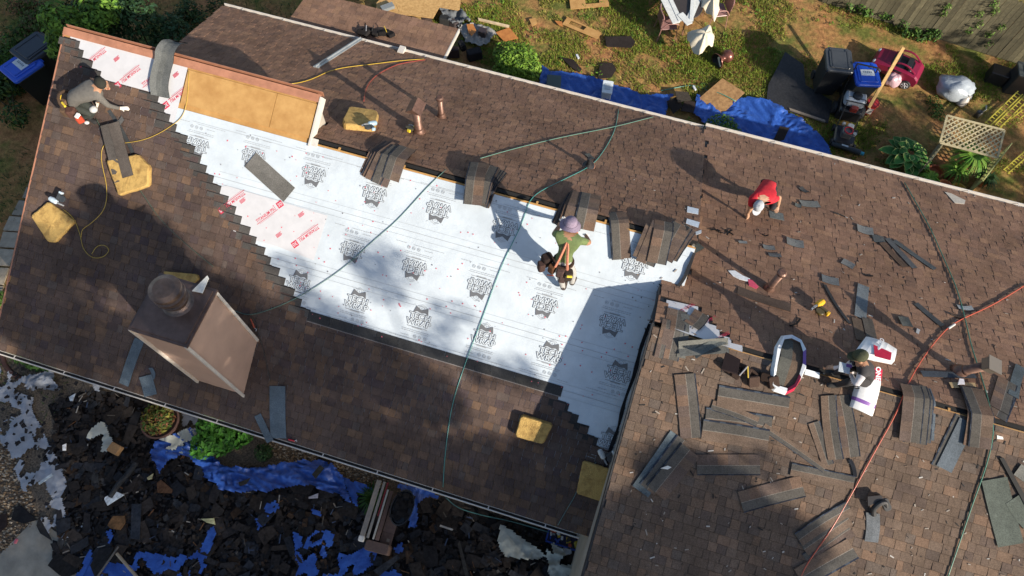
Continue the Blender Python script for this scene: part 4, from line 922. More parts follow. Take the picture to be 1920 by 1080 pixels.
def headbits(t, o0, hc, face, up, skin, hat, hatc, brimc=None, s=1):
    """face with eyes, nose, mouth and ears, plus headwear, oriented by face direction"""
    f = face.normalized(); u = (up-f*up.dot(f)).normalized(); x = u.cross(f)
    M_ = Matrix((x, f, u)).transposed().to_4x4(); M_.translation = hc-o0
    mb = MB()   # y forward, z up
    mb.ball((0, 0, 0), (.078*s, .097*s, .115*s), m=0, n=16, k=10); mb.ball((0, .098, -.015), (.014, .022, .022), m=0, n=8, k=5); mb.ball((.078, -.005, -.01), (.012, .022, .03), n=8, k=5); mb.ball((-.078, -.005, -.01), (.012, .022, .03), n=8, k=5)
    mb.ball((.03, .083, .012), .012, m=1, n=8, k=5); mb.ball((-.03, .083, .012), .012, m=1, n=8, k=5); mb.ball((0, .088, -.058), (.028, .01, .008), m=2, n=8, k=5); mb.ball((0, .06, -.1), (.03, .03, .02), m=0, n=8, k=5)
    h = mb.build('face', [skin, m_ink, pm('lips', (.35, .1, .08))], t, M_, smooth=True)
    mb = MB(); mb.ball((0, -.02, .015), (.084*s, .092*s, .105*s), m=0, n=14, k=8); mb.build('hair', pm('hair_dark', (.018, .012, .01), .6), t, M_, smooth=True)
    mb = MB()
    if hat == 'bucket':
        prof = [(.17, .045), (.165, .05), (.115, .075), (.108, .085), (.10, .15), (.075, .18), (0, .185)]
        n = 24; vs = [(r*math.cos(2*math.pi*i/n)*(1.0), r*math.sin(2*math.pi*i/n)*1.08, z+(.012*math.sin(3*2*math.pi*i/n) if r > .15 else 0)) for r, z in prof for i in range(n)]
        mb.add(vs, [(l*n+i, l*n+(i+1) % n, (l+1)*n+(i+1) % n, (l+1)*n+i) for l in range(len(prof)-1) for i in range(n)], hatc); mb.tube([(.11*math.cos(a), .118*math.sin(a), .082) for a in [i*math.pi/8 for i in range(17)]], .006, tuple(c*.6 for c in hatc))
        nm = 'bucket_hat'
    else:
        n = 16; prof = [(.1, .03), (.102, .07), (.088, .11), (.05, .135), (0, .142)]
        vs = [(r*.93*math.cos(2*math.pi*i/n), -.012+r*1.08*math.sin(2*math.pi*i/n), z) for r, z in prof for i in range(n)]
        mb.add(vs, [(l*n+i, l*n+(i+1) % n, (l+1)*n+(i+1) % n, (l+1)*n+i) for l in range(len(prof)-1) for i in range(n)], hatc)
        bs_ = 1 if hat == 'cap' else -1; bp_ = [(.075*math.cos(a), bs_*(.07+.10*math.sin(a))) for a in [math.pi*i/8 for i in range(9)]]
        mb.prism(bp_, .035, .045, brimc or hatc); mb.ball((0, -.012, .143), .009, hatc, n=6, k=4); nm = 'cap'
    mb.build(nm, m_cloth, t, M_, smooth=True)
BONES = [('pelvis', 'belly'), ('belly', 'chest'), ('chest', 'neck'), ('neck', 'headb'), ('headb', 'headt'), ('chest', 'Lsho'), ('Lsho', 'Lelb'), ('Lelb', 'Lwrist'), ('Lwrist', 'Lhand'), ('chest', 'Rsho'), ('Rsho', 'Relb'), ('Relb', 'Rwrist'), ('Rwrist', 'Rhand'),
         ('pelvis', 'Lhip'), ('Lhip', 'Lknee'), ('Lknee', 'Lank'), ('Lank', 'Ltoe'), ('pelvis', 'Rhip'), ('Rhip', 'Rknee'), ('Rknee', 'Rank'), ('Rank', 'Rtoe')]
RAD = dict(pelvis=(.135, .12), belly=(.13, .115), chest=(.15, .125), neck=.055, headb=.065, headt=.06, Lsho=.075, Lelb=.05, Lwrist=.033, Lhand=(.042, .02), Rsho=.075, Relb=.05, Rwrist=.033, Rhand=(.042, .02),
           Lhip=.10, Lknee=.068, Lank=.047, Ltoe=.045, Rhip=.10, Rknee=.068, Rank=.047, Rtoe=.045)
def colours(shirt, pants, shoes, skin, sleeve='long', glove=None):
    def f(bn, t):
        b = bn[1]
        if b in ('belly', 'chest', 'Lsho', 'Rsho'): return pants if (b == 'belly' and t < .25) else shirt
        if b in ('neck',): return shirt if t < .35 else skin
        if b in ('headb', 'headt'): return skin
        if b in ('Lelb', 'Relb'): return shirt if (sleeve == 'long' or t < .6) else skin
        if b in ('Lwrist', 'Rwrist'): return shirt if sleeve == 'long' and t < .92 else skin
        if b in ('Lhand', 'Rhand'): return glove or skin
        if b in ('Ltoe', 'Rtoe'): return shoes
        if b in ('Lank', 'Rank'): return pants if t < .82 else shoes
        return pants
    return f
def atY(px, Y): d = ray(*px); k = Y/d.y; p = d*k; return Vector((p.x, Y, p.z+CZ))
def fullJ(J):
    for s_ in 'LR':
        if s_+'hand' not in J: J[s_+'hand'] = J[s_+'wrist']+(J[s_+'wrist']-J[s_+'elb']).normalized()*.075
    J['headb'] = J['neck'].lerp(J['headt'], .5); return J
# man in green: upright, slightly bent, facing up the slope
y0 = 5.13
gz = F.z
def V3(x, y, z): return Vector((x, y, z))
hp = atY((1056, 492), y0+.10)
J = dict(pelvis=hp, belly=atY((1062, 468), y0+.2), chest=atY((1067, 448), y0+.30), neck=atY((1068, 436), y0+.36), headt=atY((1068, 424), y0+.46))
J['Lsho'] = J['chest']+V3(-.19, -.0, .05); J['Rsho'] = J['chest']+V3(.19, -.0, .05)
J['Lelb'] = J['Lsho']+V3(-.07, .12, -.24); J['Lwrist'] = J['Lelb']+V3(.05, .22, .0)
J['Relb'] = J['Rsho']+V3(.13, .1, -.18); J['Rwrist'] = atY((1099, 443), y0+.62)
J['Lhip'] = hp+V3(-.09, 0, -.07); J['Rhip'] = hp+V3(.09, 0, -.07)
fl, fr = F.hit(1056, 545), F.hit(1071, 536)
fl.z = F.z(fl.y)+.05; fr.z = F.z(fr.y)+.05
J['Lank'] = fl+V3(0, -.02, .04); J['Rank'] = fr+V3(0, -.02, .04); J['Ltoe'] = V3(fl.x, fl.y+.15, F.z(fl.y+.15)+.045); J['Rtoe'] = V3(fr.x+.03, fr.y+.15, F.z(fr.y+.15)+.045)
J['Lknee'] = (J['Lhip']+J['Lank'])/2+V3(-.03, .05, 0); J['Rknee'] = (J['Rhip']+J['Rank'])/2+V3(.04, .08, 0)
order = ['pelvis', 'belly', 'chest', 'neck', 'headb', 'headt', 'Lsho', 'Lelb', 'Lwrist', 'Lhand', 'Rsho', 'Relb', 'Rwrist', 'Rhand', 'Lhip', 'Lknee', 'Lank', 'Ltoe', 'Rhip', 'Rknee', 'Rank', 'Rtoe']
J = fullJ(J); J = {k: J[k] for k in order}
green, trous = pm('green_shirt', (.12, .165, .06)), pm('work_trousers_grey', (.35, .34, .32))
t, o0 = person('man in green shirt with orange suspenders and purple hat standing on the white underlayment', J, BONES, RAD, colours(green, trous, pm('dark_boots', (.05, .035, .03)), SKIN, 'short', pm('white_glove', (.7, .68, .64))), None)
hc = J['headb'].lerp(J['headt'], .55); headbits(t, o0, hc, V3(-.1, .9, -.35), V3(0, .25, 1), SKIN, 'bucket', (.25, .20, .27))
mb = MB(); bk = V3(0, -.13, .0); sal = (.50, .20, .13)
yk = J['neck']-o0+V3(0, -.12, -.05)
def strap(path, w_=.045):
    ribbon(mb, path, w_, [(1, sal)], th=.006)
pc = J['chest']-o0; pb = J['belly']-o0; pp = J['pelvis']-o0
for sx in (-1, 1): mb.tube([yk, pc+V3(.03*sx, -.185, -.0), pb+V3(.06*sx, -.175, 0), pp+V3(.10*sx, -.14, .05)], .022, sal, n=4)
for sx in (-1, 1): mb.tube([yk, yk+V3(.05*sx, .04, .05), pc+V3(.10*sx, .12, .06)], .02, sal, n=4)
mb.build('suspenders', m_cloth, t)
mb = MB(); ang = [i*math.pi/8 for i in range(17)]; mb.tube([pp+V3(.155*math.cos(a), .14*math.sin(a), .05) for a in ang], .028, (.05, .03, .022)); mb.build('tool_belt', m_cloth, t)
def pouches(t, base, lst):
    for (x, y, z, dx, dy, dz, c) in lst:
        mb = MB(); mb.rbox((0, 0, 0), (dx, dy, dz), min(dx, dy)*.3, c); o = mb.build('pouch', m_cloth, t); o.matrix_basis = Matrix.Translation(base+V3(x, y, z)) @ Matrix.Rotation(x*3, 4, 'Z')
pouches(t, pp, [(-.27, -.02, -.02, .16, .18, .24, (.03, .02, .018)), (-.33, -.12, -.1, .13, .12, .2, (.06, .035, .03)), (-.15, -.13, -.06, .12, .1, .2, (.11, .05, .025)), (0, -.17, -.05, .13, .1, .2, (.08, .05, .045)), (.13, -.15, -.09, .15, .12, .24, (.04, .03, .025)), (.05, -.19, -.2, .11, .08, .18, (.07, .045, .04))])
mb = MB(); mb.tube([pp+V3(.12, -.24, .02), pp+V3(.2, -.2, -.02)], .02, (.65, .5, .05)); mb.tube([pp+V3(-.2, -.2, -.2), pp+V3(-.1, -.22, -.12)], .012, (.4, .08, .03)); mb.build('hand_tools', m_gloss, t)
# man in grey kneeling at the left roof edge
J = dict(pelvis=F.hit(130, 188, .38), belly=F.hit(148, 178, .50), chest=F.hit(170, 170, .55), neck=F.hit(186, 162, .56), headt=F.hit(197, 158, .60))
Fh = lambda x, y, l: F.hit(x, y, l)
J['Lsho'] = Fh(172, 155, .55); J['Rsho'] = Fh(183, 180, .52); J['Lelb'] = Fh(190, 175, .36); J['Lwrist'] = Fh(184, 190, .16); J['Relb'] = Fh(203, 198, .30); J['Rwrist'] = Fh(224, 203, .08); J['Rhand'] = Fh(233, 203, .05)
J['Lhip'] = Fh(136, 182, .32); J['Rhip'] = Fh(136, 200, .30); J['Lknee'] = Fh(176, 205, .22); J['Rknee'] = Fh(172, 213, .2); J['Lank'] = Fh(168, 222, .06); J['Rank'] = Fh(150, 222, .06); J['Ltoe'] = Fh(182, 232, .05); J['Rtoe'] = Fh(160, 230, .05)
J = fullJ(J); J = {k: J[k] for k in order}; RA = dict(RAD); RA.update(chest=(.17, .14), belly=(.16, .14), pelvis=(.16, .14))
grey = pm('grey_longsleeve', (.115, .108, .098)); dkp = pm('dark_work_trousers', (.03, .035, .03)); blk = pm('black_boots', (.02, .02, .02))
t, o0 = person('man in grey long sleeve shirt and dark cap crouching at the upper left roof edge', J, BONES, RA, colours(grey, dkp, blk, SKIN, 'long', pm('cream_glove', (.75, .70, .6))), None)
headbits(t, o0, Fh(193, 158, .58), V3(.75, -.55, -.3), F.N, SKIN, 'capback', (.03, .03, .025))
pp = J['pelvis']-o0
mb = MB(); ax = (J['belly']-J['pelvis']).normalized(); s1 = ax.cross(V3(0, 0, 1)).normalized(); s2 = s1.cross(ax)
mb.tube([pp-ax*.03+s1*.18*math.cos(a)+s2*.17*math.sin(a) for a in ang], .03, (.07, .045, .03)); mb.build('tool_belt', m_cloth, t)
pouches(t, pp, [(.02, -.2, -.05, .14, .16, .16, (.11, .07, .045)), (.14, -.2, -.04, .17, .15, .16, (.09, .045, .035)), (.3, -.26, -.1, .12, .1, .12, (.4, .06, .03)), (-.05, -.1, 0, .12, .14, .14, (.13, .08, .05))])
mb = MB(); mb.tube([pp+V3(-.15, .06, .1), pp+V3(-.08, -.1, .1)], .025, (.75, .5, .03)); mb.tube([pp+V3(.0, -.14, .1), pp+V3(.1, -.2, .1)], .02, (.75, .55, .05)); mb.box(pp+V3(.3, -.25, -.02), (.05, .09, .05), (.8, .8, .78)); mb.build('hand_tools', m_gloss, t)
mb = MB(); mb.ball(J['Lknee']-o0+V3(.02, -.02, .03), (.075, .075, .06), (.45, .46, .46)); mb.ball(J['Rtoe']-o0+V3(.04, 0, .02), (.05, .04, .03), (.6, .6, .58)); mb.build('knee_pads', m_gloss, t, smooth=True)
# man in red bent over on the rear wing slope
Bh = lambda x, y, l: B2.hit(x, y, l)
J = dict(pelvis=Bh(1440, 346, .48), belly=Bh(1437, 356, .58), chest=Bh(1431, 368, .62), neck=Bh(1425, 377, .60), headt=Bh(1421, 391, .50))
J['Lsho'] = Bh(1409, 373, .60); J['Rsho'] = Bh(1449, 375, .60); J['Lelb'] = Bh(1408, 390, .35); J['Lwrist'] = Bh(1402, 400, .14); J['Lhand'] = Bh(1402, 407, .05); J['Relb'] = Bh(1461, 370, .38); J['Rwrist'] = Bh(1459, 385, .14); J['Rhand'] = Bh(1457, 391, .1)
J['Lhip'] = Bh(1432, 346, .42); J['Rhip'] = Bh(1449, 348, .42); J['Lknee'] = Bh(1432, 386, .40); J['Rknee'] = Bh(1449, 392, .34); J['Lank'] = Bh(1428, 372, .08); J['Rank'] = Bh(1446, 372, .08); J['Ltoe'] = Bh(1427, 384, .05); J['Rtoe'] = Bh(1446, 384, .05)
J = fullJ(J); J = {k: J[k] for k in order}; red = pm('red_shirt', (.50, .012, .025)); RA = dict(RAD); RA.update(chest=(.18, .15), belly=(.17, .15), pelvis=(.16, .15))
t, o0 = person('man in red shirt and grey white cap bent over the rear slope of the wing', J, BONES, RA, colours(red, pm('black_trousers', (.018, .018, .022)), blk, SKIN2, 'short', SKIN2), None)
headbits(t, o0, Bh(1421, 387, .52), V3(-.05, -.8, -.55), V3(0, -.55, .9), SKIN2, 'cap', (.42, .44, .46), (.62, .63, .66))
mb = MB(); mb.prism([(-.14, -.1), (.14, -.1), (.14, .12), (-.14, .12)], 0, .006, (.15, .17, .17)); tag(mb.build('loose_shingle', m_sh, None, place(B2, (1456, 405), (1470, 408), lift=.01)), 'grey shingle square under the right hand of the man in red', 'shingle')
# man sitting on the wing ridge
Rh = lambda x, y, l: B2.hit(x, y, l)
hd = Rh(1612, 668, .82)
J = dict(pelvis=Rh(1632, 703, .17), belly=Rh(1627, 694, .34), chest=Rh(1618, 684, .52), neck=Rh(1613, 674, .64), headt=Rh(1612, 668, .80))
J['Lsho'] = Rh(1618, 700, .52); J['Rsho'] = Rh(1603, 676, .54); J['Lelb'] = Rh(1604, 724, .40); J['Lwrist'] = Rh(1596, 703, .34); J['Lhand'] = Rh(1590, 697, .33); J['Relb'] = Rh(1588, 688, .36); J['Rwrist'] = Rh(1566, 690, .16); J['Rhand'] = Rh(1556, 689, .1)
J['Lhip'] = Rh(1628, 710, .17); J['Rhip'] = Rh(1626, 700, .17); J['Lknee'] = R.hit(1592, 716, .44); J['Rknee'] = Rh(1588, 690, .42); J['Lank'] = R.hit(1570, 722, .08); J['Rank'] = Rh(1566, 700, .08); J['Ltoe'] = R.hit(1548, 722, .06); J['Rtoe'] = Rh(1546, 697, .06)
J = fullJ(J); J = {k: J[k] for k in order}
m_bw = pm('white_black_sleeves', (.5, .48, .5)); blks = pm('black_vest', (.03, .028, .032))
cf0 = colours(blks, pm('black_jeans', (.022, .02, .022)), blk, SKIN, 'long', SKIN2)
def cf(bn, tt): return m_bw if bn[1] in ('Lelb', 'Relb', 'Lwrist', 'Rwrist') else cf0(bn, tt)
t, o0 = person('man in black and white shirt with camouflage cap sitting on the wing ridge', J, BONES, RAD, cf, None)
headbits(t, o0, J['headb'].lerp(J['headt'], .6), V3(-.85, -.15, -.45), V3(-.3, 0, 1), SKIN, 'cap', (.07, .075, .045), (.06, .065, .04))
mb = MB()
for i in range(6): q = (J['Lelb']-o0).lerp(J['Lwrist']-o0, i/6); mb.tube([q+V3(-.04, -.05, .03), q+V3(.04, -.04, .045)], .008, (.02, .02, .02), n=4)
mb.build('sleeve_lettering', m_cloth, t)
mb = MB(); q = Rh(1583, 690, .45)-o0; mb.box(q, (.16, .15, .02), (.5, .55, .6)); mb.box(q+V3(.06, .05, .012), (.08, .05, .012), (.2, .1, .3)); mb.build('tool_pouch', m_cloth, t)
# ================================================================== GROUND
mg = bpy.data.materials.new('yard_soil'); mg.use_nodes = True; n = mg.node_tree; b = n.nodes['Principled BSDF']; L = n.links
b.inputs['Roughness'].default_value = .95; b.inputs['Specular IOR Level'].default_value = .1
g = n.nodes.new('ShaderNodeNewGeometry')
def nzn(s, d=5): q = n.nodes.new('ShaderNodeTexNoise'); q.inputs['Scale'].default_value = s; q.inputs['Detail'].default_value = d; q.inputs['Roughness'].default_value = .65; L.new(g.outputs['Position'], q.inputs['Vector']); return q
n1, n2, n3 = nzn(.9), nzn(7), nzn(40)
r1 = n.nodes.new('ShaderNodeValToRGB'); r1.color_ramp.elements[0].position = .38; r1.color_ramp.elements[1].position = .62
r1.color_ramp.elements[0].color = (.13, .14, .035, 1); r1.color_ramp.elements[1].color = (.36, .175, .075, 1); e = r1.color_ramp.elements.new(.5); e.color = (.29, .175, .065, 1)
L.new(n1.outputs[0], r1.inputs[0])
r2 = n.nodes.new('ShaderNodeMapRange'); r2.inputs[1].default_value = .3; r2.inputs[2].default_value = .7; r2.inputs[3].default_value = .6; r2.inputs[4].default_value = 1.35; L.new(n2.outputs[0], r2.inputs[0])
r3 = n.nodes.new('ShaderNodeMapRange'); r3.inputs[1].default_value = .3; r3.inputs[2].default_value = .7; r3.inputs[3].default_value = .6; r3.inputs[4].default_value = 1.35; L.new(n3.outputs[0], r3.inputs[0])
x1 = n.nodes.new('ShaderNodeMix'); x1.data_type = 'RGBA'; x1.blend_type = 'MULTIPLY'; x1.inputs[0].default_value = 1; L.new(r1.outputs[0], x1.inputs[6]); L.new(r2.outputs[0], x1.inputs[7])
x2 = n.nodes.new('ShaderNodeMix'); x2.data_type = 'RGBA'; x2.blend_type = 'MULTIPLY'; x2.inputs[0].default_value = 1; L.new(x1.outputs[2], x2.inputs[6]); L.new(r3.outputs[0], x2.inputs[7])
L.new(x2.outputs[2], b.inputs['Base Color'])
bp = n.nodes.new('ShaderNodeBump'); bp.inputs['Strength'].default_value = .6; bp.inputs['Distance'].default_value = .05; L.new(n2.outputs[0], bp.inputs['Height']); L.new(bp.outputs[0], b.inputs['Normal'])
mb = MB(); mb.grid(lambda u, v: ((u-.5)*200, (v-.5)*200, -.02), 4, 4); tag(mb.build('ground', mg), None, None, kind='structure')
# ================================================================== YARD
def gp(*px, h=0): return H(h).hit(*px)
def gM(a, b, h=0): return place(H(h), a, b)
def sheetflat(name, px, label, cat, c, th=.012, h=.05, hole=None, mt=m_ply, group=None, tilt=0):
    P = [gp(*q, h=h) for q in px]; o = sum(P, Vector())/len(P); Mx = basis(o, P[1]-P[0], Vector((0, 0, 1))); inv = Mx.inverted(); L = [inv @ p for p in P]; mb = MB()
    if hole:
        K = [inv @ gp(*q, h=h) for q in hole]; n = len(L)
        for i in range(n):
            j = (i+1) % n; a, b, c2, d = L[i], L[j], K[j], K[i]
            mb.prism([(a.x, a.y), (b.x, b.y), (c2.x, c2.y), (d.x, d.y)], 0, th, c)
    else: mb.prism([(p.x, p.y) for p in L], 0, th, c)
    if tilt: Mx = Mx @ Matrix.Rotation(tilt, 4, 'X')
    return tag(mb.build(name, mt, None, Mx), label, cat, group)
m_osb = mat('osb_board', (.58, .36, .14), .8, noise_s=14, c2=(.40, .23, .08), bump=.15, bs=40)
m_ply2 = mat('orange_plywood', (.50, .20, .05), .7, noise_s=6, c2=(.36, .13, .03))
m_ply3 = mat('weathered_board', (.42, .24, .10), .8, noise_s=9, c2=(.24, .13, .05), bump=.2)
sheetflat('osb_panel', [(706, 6), (718, -6), (870, -60), (862, 18), (858, 20), (824, 14), (812, 35), (706, 22)], 'large strand board panel lying on the grass at the top of the photo', 'board', None, h=.25, mt=m_osb, th=.015)
sheetflat('plywood_cutout', [(1064, 32), (1054, 46), (1120, 74), (1128, 62)], 'plywood piece with a rectangular hole in the middle of the grass', 'board', None, hole=[(1070, 39), (1066, 45), (1094, 57), (1100, 51)], mt=m_ply)
sheetflat('plywood_cutout', [(1066, -14), (1070, 18), (1142, 12), (1140, -24)], 'plywood piece with a cut out hole at the top edge of the photo', 'board', None, hole=[(1096, -8), (1098, 8), (1124, 6), (1122, -12)], mt=m_ply)
sheetflat('orange_board', [(929, 61), (955, 52), (972, 72), (945, 78)], 'square orange board beside the clipped shrub', 'board', None, mt=m_ply2)
sheetflat('plywood_scrap', [(992, 36), (1004, 34), (1007, 44), (998, 50)], 'tiny bent plywood scrap on the grass', 'board', None, mt=m_ply)
sheetflat('plywood_scrap', [(1040, 39), (1054, 41), (1055, 51), (1046, 46)], 'tiny orange board scrap touching the holed plywood', 'board', None, mt=m_ply2)
sheetflat('wooden_batten', [(896, 35), (897, 39), (954, 53), (955, 49)], 'pale wooden batten lying on the grass by the orange board', 'batten', None, mt=mat('pale_wood', (.55, .42, .26), .8, noise_s=8), th=.04)
sheetflat('square_board', [(1354, 148), (1396, 175), (1355, 213), (1307, 187)], 'square weathered plywood board lying cornerwise on the blue tarpaulin', 'board', None, mt=m_ply3, h=.12, tilt=.04)
DK = (.028, .022, .02)
sheetflat('shingle_scrap', [(1134, 70), (1182, 69), (1191, 79), (1184, 90), (1137, 88)], 'dark shingle slab with a pale front edge lying on the sunny grass', 'shingle', DK, mt=m_sh, th=.03)
sheetflat('shingle_scrap', [(1052, 108), (1075, 112), (1091, 130), (1086, 136), (1070, 126)], 'narrow dark shingle scrap on bare soil near the clipped shrub', 'shingle', DK, mt=m_sh)
sheetflat('shingle_scrap', [(1125, 119), (1148, 118), (1156, 130), (1146, 146), (1120, 148)], 'square dark shingle scrap above the white box', 'shingle', DK, mt=m_sh)
sheetflat('shingle_scrap', [(1266, 171), (1290, 173), (1297, 188), (1270, 192)], 'brown grey shingle scrap on the dark pile by the tarpaulin', 'shingle', (.06, .05, .04), mt=m_sh, h=.2)
sheetflat('shingle_scrap', [(1250, 190), (1272, 180), (1280, 200), (1262, 214)], 'dark shingle scrap in the middle of the pile by the tarpaulin', 'shingle', DK, mt=m_sh, h=.15)
sheetflat('shingle_scrap', [(1284, 188), (1306, 192), (1300, 212), (1276, 208)], 'dark shingle scrap at the right of the pile by the tarpaulin', 'shingle', (.04, .03, .028), mt=m_sh, h=.12)
def tarp(name, px, label, c, amp=.07, h=.03, fr=2.2, cat='tarpaulin', mt=None, holes=None, group=None, res=.032, aniso=(1, 1), keepfn=None):
    P = [gp(*q) for q in px]; xs = [p.x for p in P]; ys = [p.y for p in P]; x0_, x1_, y0_, y1_ = min(xs), max(xs), min(ys), max(ys); poly = [(p.x, p.y) for p in P]
    nu, nv = max(3, int((x1_-x0_)/res)), max(3, int((y1_-y0_)/res)); o = Vector(((x0_+x1_)/2, (y0_+y1_)/2, 0))
    def fn(u, v):
        x, y = x0_+(x1_-x0_)*u, y0_+(y1_-y0_)*v; q = Vector((x*fr*aniso[0], y*fr*aniso[1], 1.3)); w0 = noise.noise(q*.7)*1.2; q = q+Vector((w0, -w0, 0)); r1_ = 1-abs(noise.noise(q))*2; r2_ = 1-abs(noise.noise(q*2.7))*2; r3_ = 1-abs(noise.noise(q*6.5))*2
        return (x-o.x, y-o.y, max(.004, h+amp*(.5*r1_+.32*r2_+.16*r3_)*.85))
    def keep(u, v):
        x, y = x0_+(x1_-x0_)*u, y0_+(y1_-y0_)*v; x += .05*noise.noise(Vector((x*5, y*5, 0))); y += .05*noise.noise(Vector((y*5, x*5, 3)))
        if not inpoly(x, y, poly): return False
        if holes and noise.noise(Vector((x*2.4, y*2.4, 7.7)))+.6*noise.noise(Vector((x*6, y*6, 2))) > holes: return False
        return True
    mb = MB(); mb.grid(fn, nu, nv, c, keep=keep); ob = mb.build(name, mt or m_gloss, None, smooth=True); ob.location = o; return tag(ob, label, cat, group)
BLUE = (.03, .10, .40)
m_tarp = mat('blue_tarp', BLUE, .36, noise_s=5, c2=(.012, .05, .26), bump=.6, bs=22, rng=(.3, .6))
tarp('blue_tarpaulin', [(1016, 125), (1030, 135), (1095, 142), (1150, 160), (1205, 180), (1262, 178), (1250, 195), (1245, 230), (1180, 215), (1100, 195), (1010, 168)], 'blue tarpaulin along the rear gutter with a white box on it', BLUE, mt=m_tarp, amp=.09)
tarp('blue_tarpaulin', [(1305, 180), (1350, 215), (1390, 185), (1440, 192), (1500, 225), (1540, 262), (1570, 312), (1480, 295), (1400, 270), (1330, 250), (1300, 215)], 'blue tarpaulin behind the wing with a cornerwise board lying on it', BLUE, mt=m_tarp, amp=.13, h=.05, fr=1.7)
sheetflat('shingle_scrap', [(1462, 237), (1480, 240), (1470, 262), (1448, 268)], 'dark slab lying on the right part of the blue tarpaulin', 'shingle', DK, mt=m_sh, h=.15)
def simplebox(name, px, to, d, c, label, cat, lid=None, h=0, mt=m_gloss, extra=None):
    t = thing(name, label, cat, gM(px, to, h)); mb = MB(); mb.rbox((0, 0, d[2]/2), d, min(d[:2])*.08, c); mb.build('body', mt, t)
    if lid: mb = MB(); mb.rbox((0, 0, d[2]+.02), (d[0]+.03, d[1]+.03, .04), .03, lid); mb.box((0, 0, d[2]+.045), (d[0]*.6, d[1]*.5, .01), tuple(x*.7 for x in lid)); mb.build('lid', mt, t)
    return t
simplebox('storage_box', (1136, 178), (1150, 180), (.26, .42, .3), (.62, .68, .72), 'white plastic box standing on the blue tarpaulin by the rear gutter', 'box', lid=(.66, .72, .76))
simplebox('bin_lid', (1038, 158), (1060, 160), (.40, .55, .08), (.075, .10, .09), 'grey green plastic bin lid lying at the left end of the tarpaulin', 'lid', h=.15)
# wheelie bins
def wbin(px, to, label, body, lid, sticker=False, s=1.0, open_=False):
    t = thing('wheeled_bin', label, 'bin', gM(px, to) @ Matrix.Scale(s, 4)); mb = MB()
    b = [(-.24, -.26), (.24, -.26), (.24, .26), (-.24, .26)]; T_ = [(-.31, -.36), (.31, -.36), (.31, .34), (-.31, .34)]
    vs = [(x, y, .05) for x, y in b]+[(x, y, 1.02) for x, y in T_]; mb.add(vs, [(3, 2, 1, 0), (4, 5, 6, 7), (0, 1, 5, 4), (1, 2, 6, 5), (2, 3, 7, 6), (3, 0, 4, 7)], body); mb.rbox((0, -.0, 1.0), (.68, .74, .05), .05, body); mb.build('body', m_gloss, t)
    mb = MB(); mb.rbox((0, -.02, 1.06), (.68, .78, .07), .07, lid); mb.rbox((0, -.03, 1.105), (.52, .56, .03), .05, lid); mb.tube([(-.25, .39, 1.05), (.25, .39, 1.05)], .025, lid)
    mb.box((-.2, .0, 1.123), (.025, .6, .012), tuple(x*.8 for x in lid)); mb.box((.2, .0, 1.123), (.025, .6, .012), tuple(x*.8 for x in lid)); mb.build('lid', m_gloss, t)
    if sticker:
        mb = MB(); mb.box((0, 0, 1.125), (.36, .2, .008), (.6, .64, .66))
        for i in range(5): mb.box((-.1+i*.05, .01, 1.131), (.03, .05+.01*(i % 2), .003), (.2, .25, .3))
        mb.build('sticker', m_paint, t)
    for sx in (-1, 1): mb = MB(); mb.lathe([(.12, -.03), (.12, .03)], (.02, .02, .02), M=Matrix.Translation((.25*sx, .32, .13)) @ Matrix.Rotation(math.pi/2, 4, 'Y')); mb.build('wheel', m_blk, t)
    return t
wbin((1540, 165), (1585, 170), 'black wheeled bin with a closed ribbed lid in the yard behind the wing', (.028, .03, .032), (.055, .06, .065), s=1.05)
wbin((1590, 188), (1634, 190), 'blue lidded recycling bin with white sticker beside the black bin behind the wing', (.03, .035, .035), (.012, .075, .50), True)
wbin((112, 150), (144, 174), 'large black wheeled bin at the upper left beside the hedge', (.014, .016, .02), (.03, .035, .045), s=1.15)
wbin((90, 180), (116, 202), 'blue lidded recycling bin with sticker at the left of the house', (.012, .014, .016), (.02, .09, .55), True, s=1.1)
# toy car
Mx = gM((1672, 138), (1720, 160)) @ Matrix.Scale(1.08, 4); t = thing('toy_car', 'pink red ride on toy car parked near the wooden fence', 'toy car', Mx)
CAR = (.22, .012, .045)
prof = [(-.62, .16), (-.62, .30), (-.56, .37), (-.38, .41), (-.22, .44), (0, .46), (.30, .47), (.5, .45), (.6, .38), (.63, .28), (.62, .16)]
mb = MB(); n = len(prof); W_ = [(-.32, .92), (-.26, 1), (.26, 1), (.32, .92)]
vs = [(x*(1 if abs(w0) < .3 else .97), w0, z if z < .2 else .16+(z-.16)*k) for x, z in prof for w0, k in W_]
mb.add(vs, [(i*4+j, i*4+j+1, (i+1)*4+j+1, (i+1)*4+j) for i in range(n-1) for j in range(3)], CAR); mb.add(vs, [tuple(i*4 for i in range(n)), tuple(i*4+3 for i in range(n))[::-1]], CAR); mb.build('body', m_gloss, t, smooth=False)
mb = MB(); mb.rbox((.08, 0, .45), (.56, .46, .05), .1, (.01, .01, .012)); mb.box((-.06, .0, .5), (.04, .4, .10), (.02, .02, .02)); mb.rbox((.22, 0, .50), (.14, .4, .12), .04, (.02, .02, .02)); mb.build('seat', m_gloss, t)
mb = MB()
for s_ in (-1, 1): mb.tube(smoothpath([(-.18, .24*s_, .46), (-.05, .25*s_, .60), (.2, .25*s_, .62), (.45, .24*s_, .48)], 3), .022, CAR); mb.tube([(-.18, -.24, .47), (-.10, -.2, .56), (-.10, .2, .56), (-.18, .24, .47)], .016, CAR)
mb.build('roof_frame', m_gloss, t)
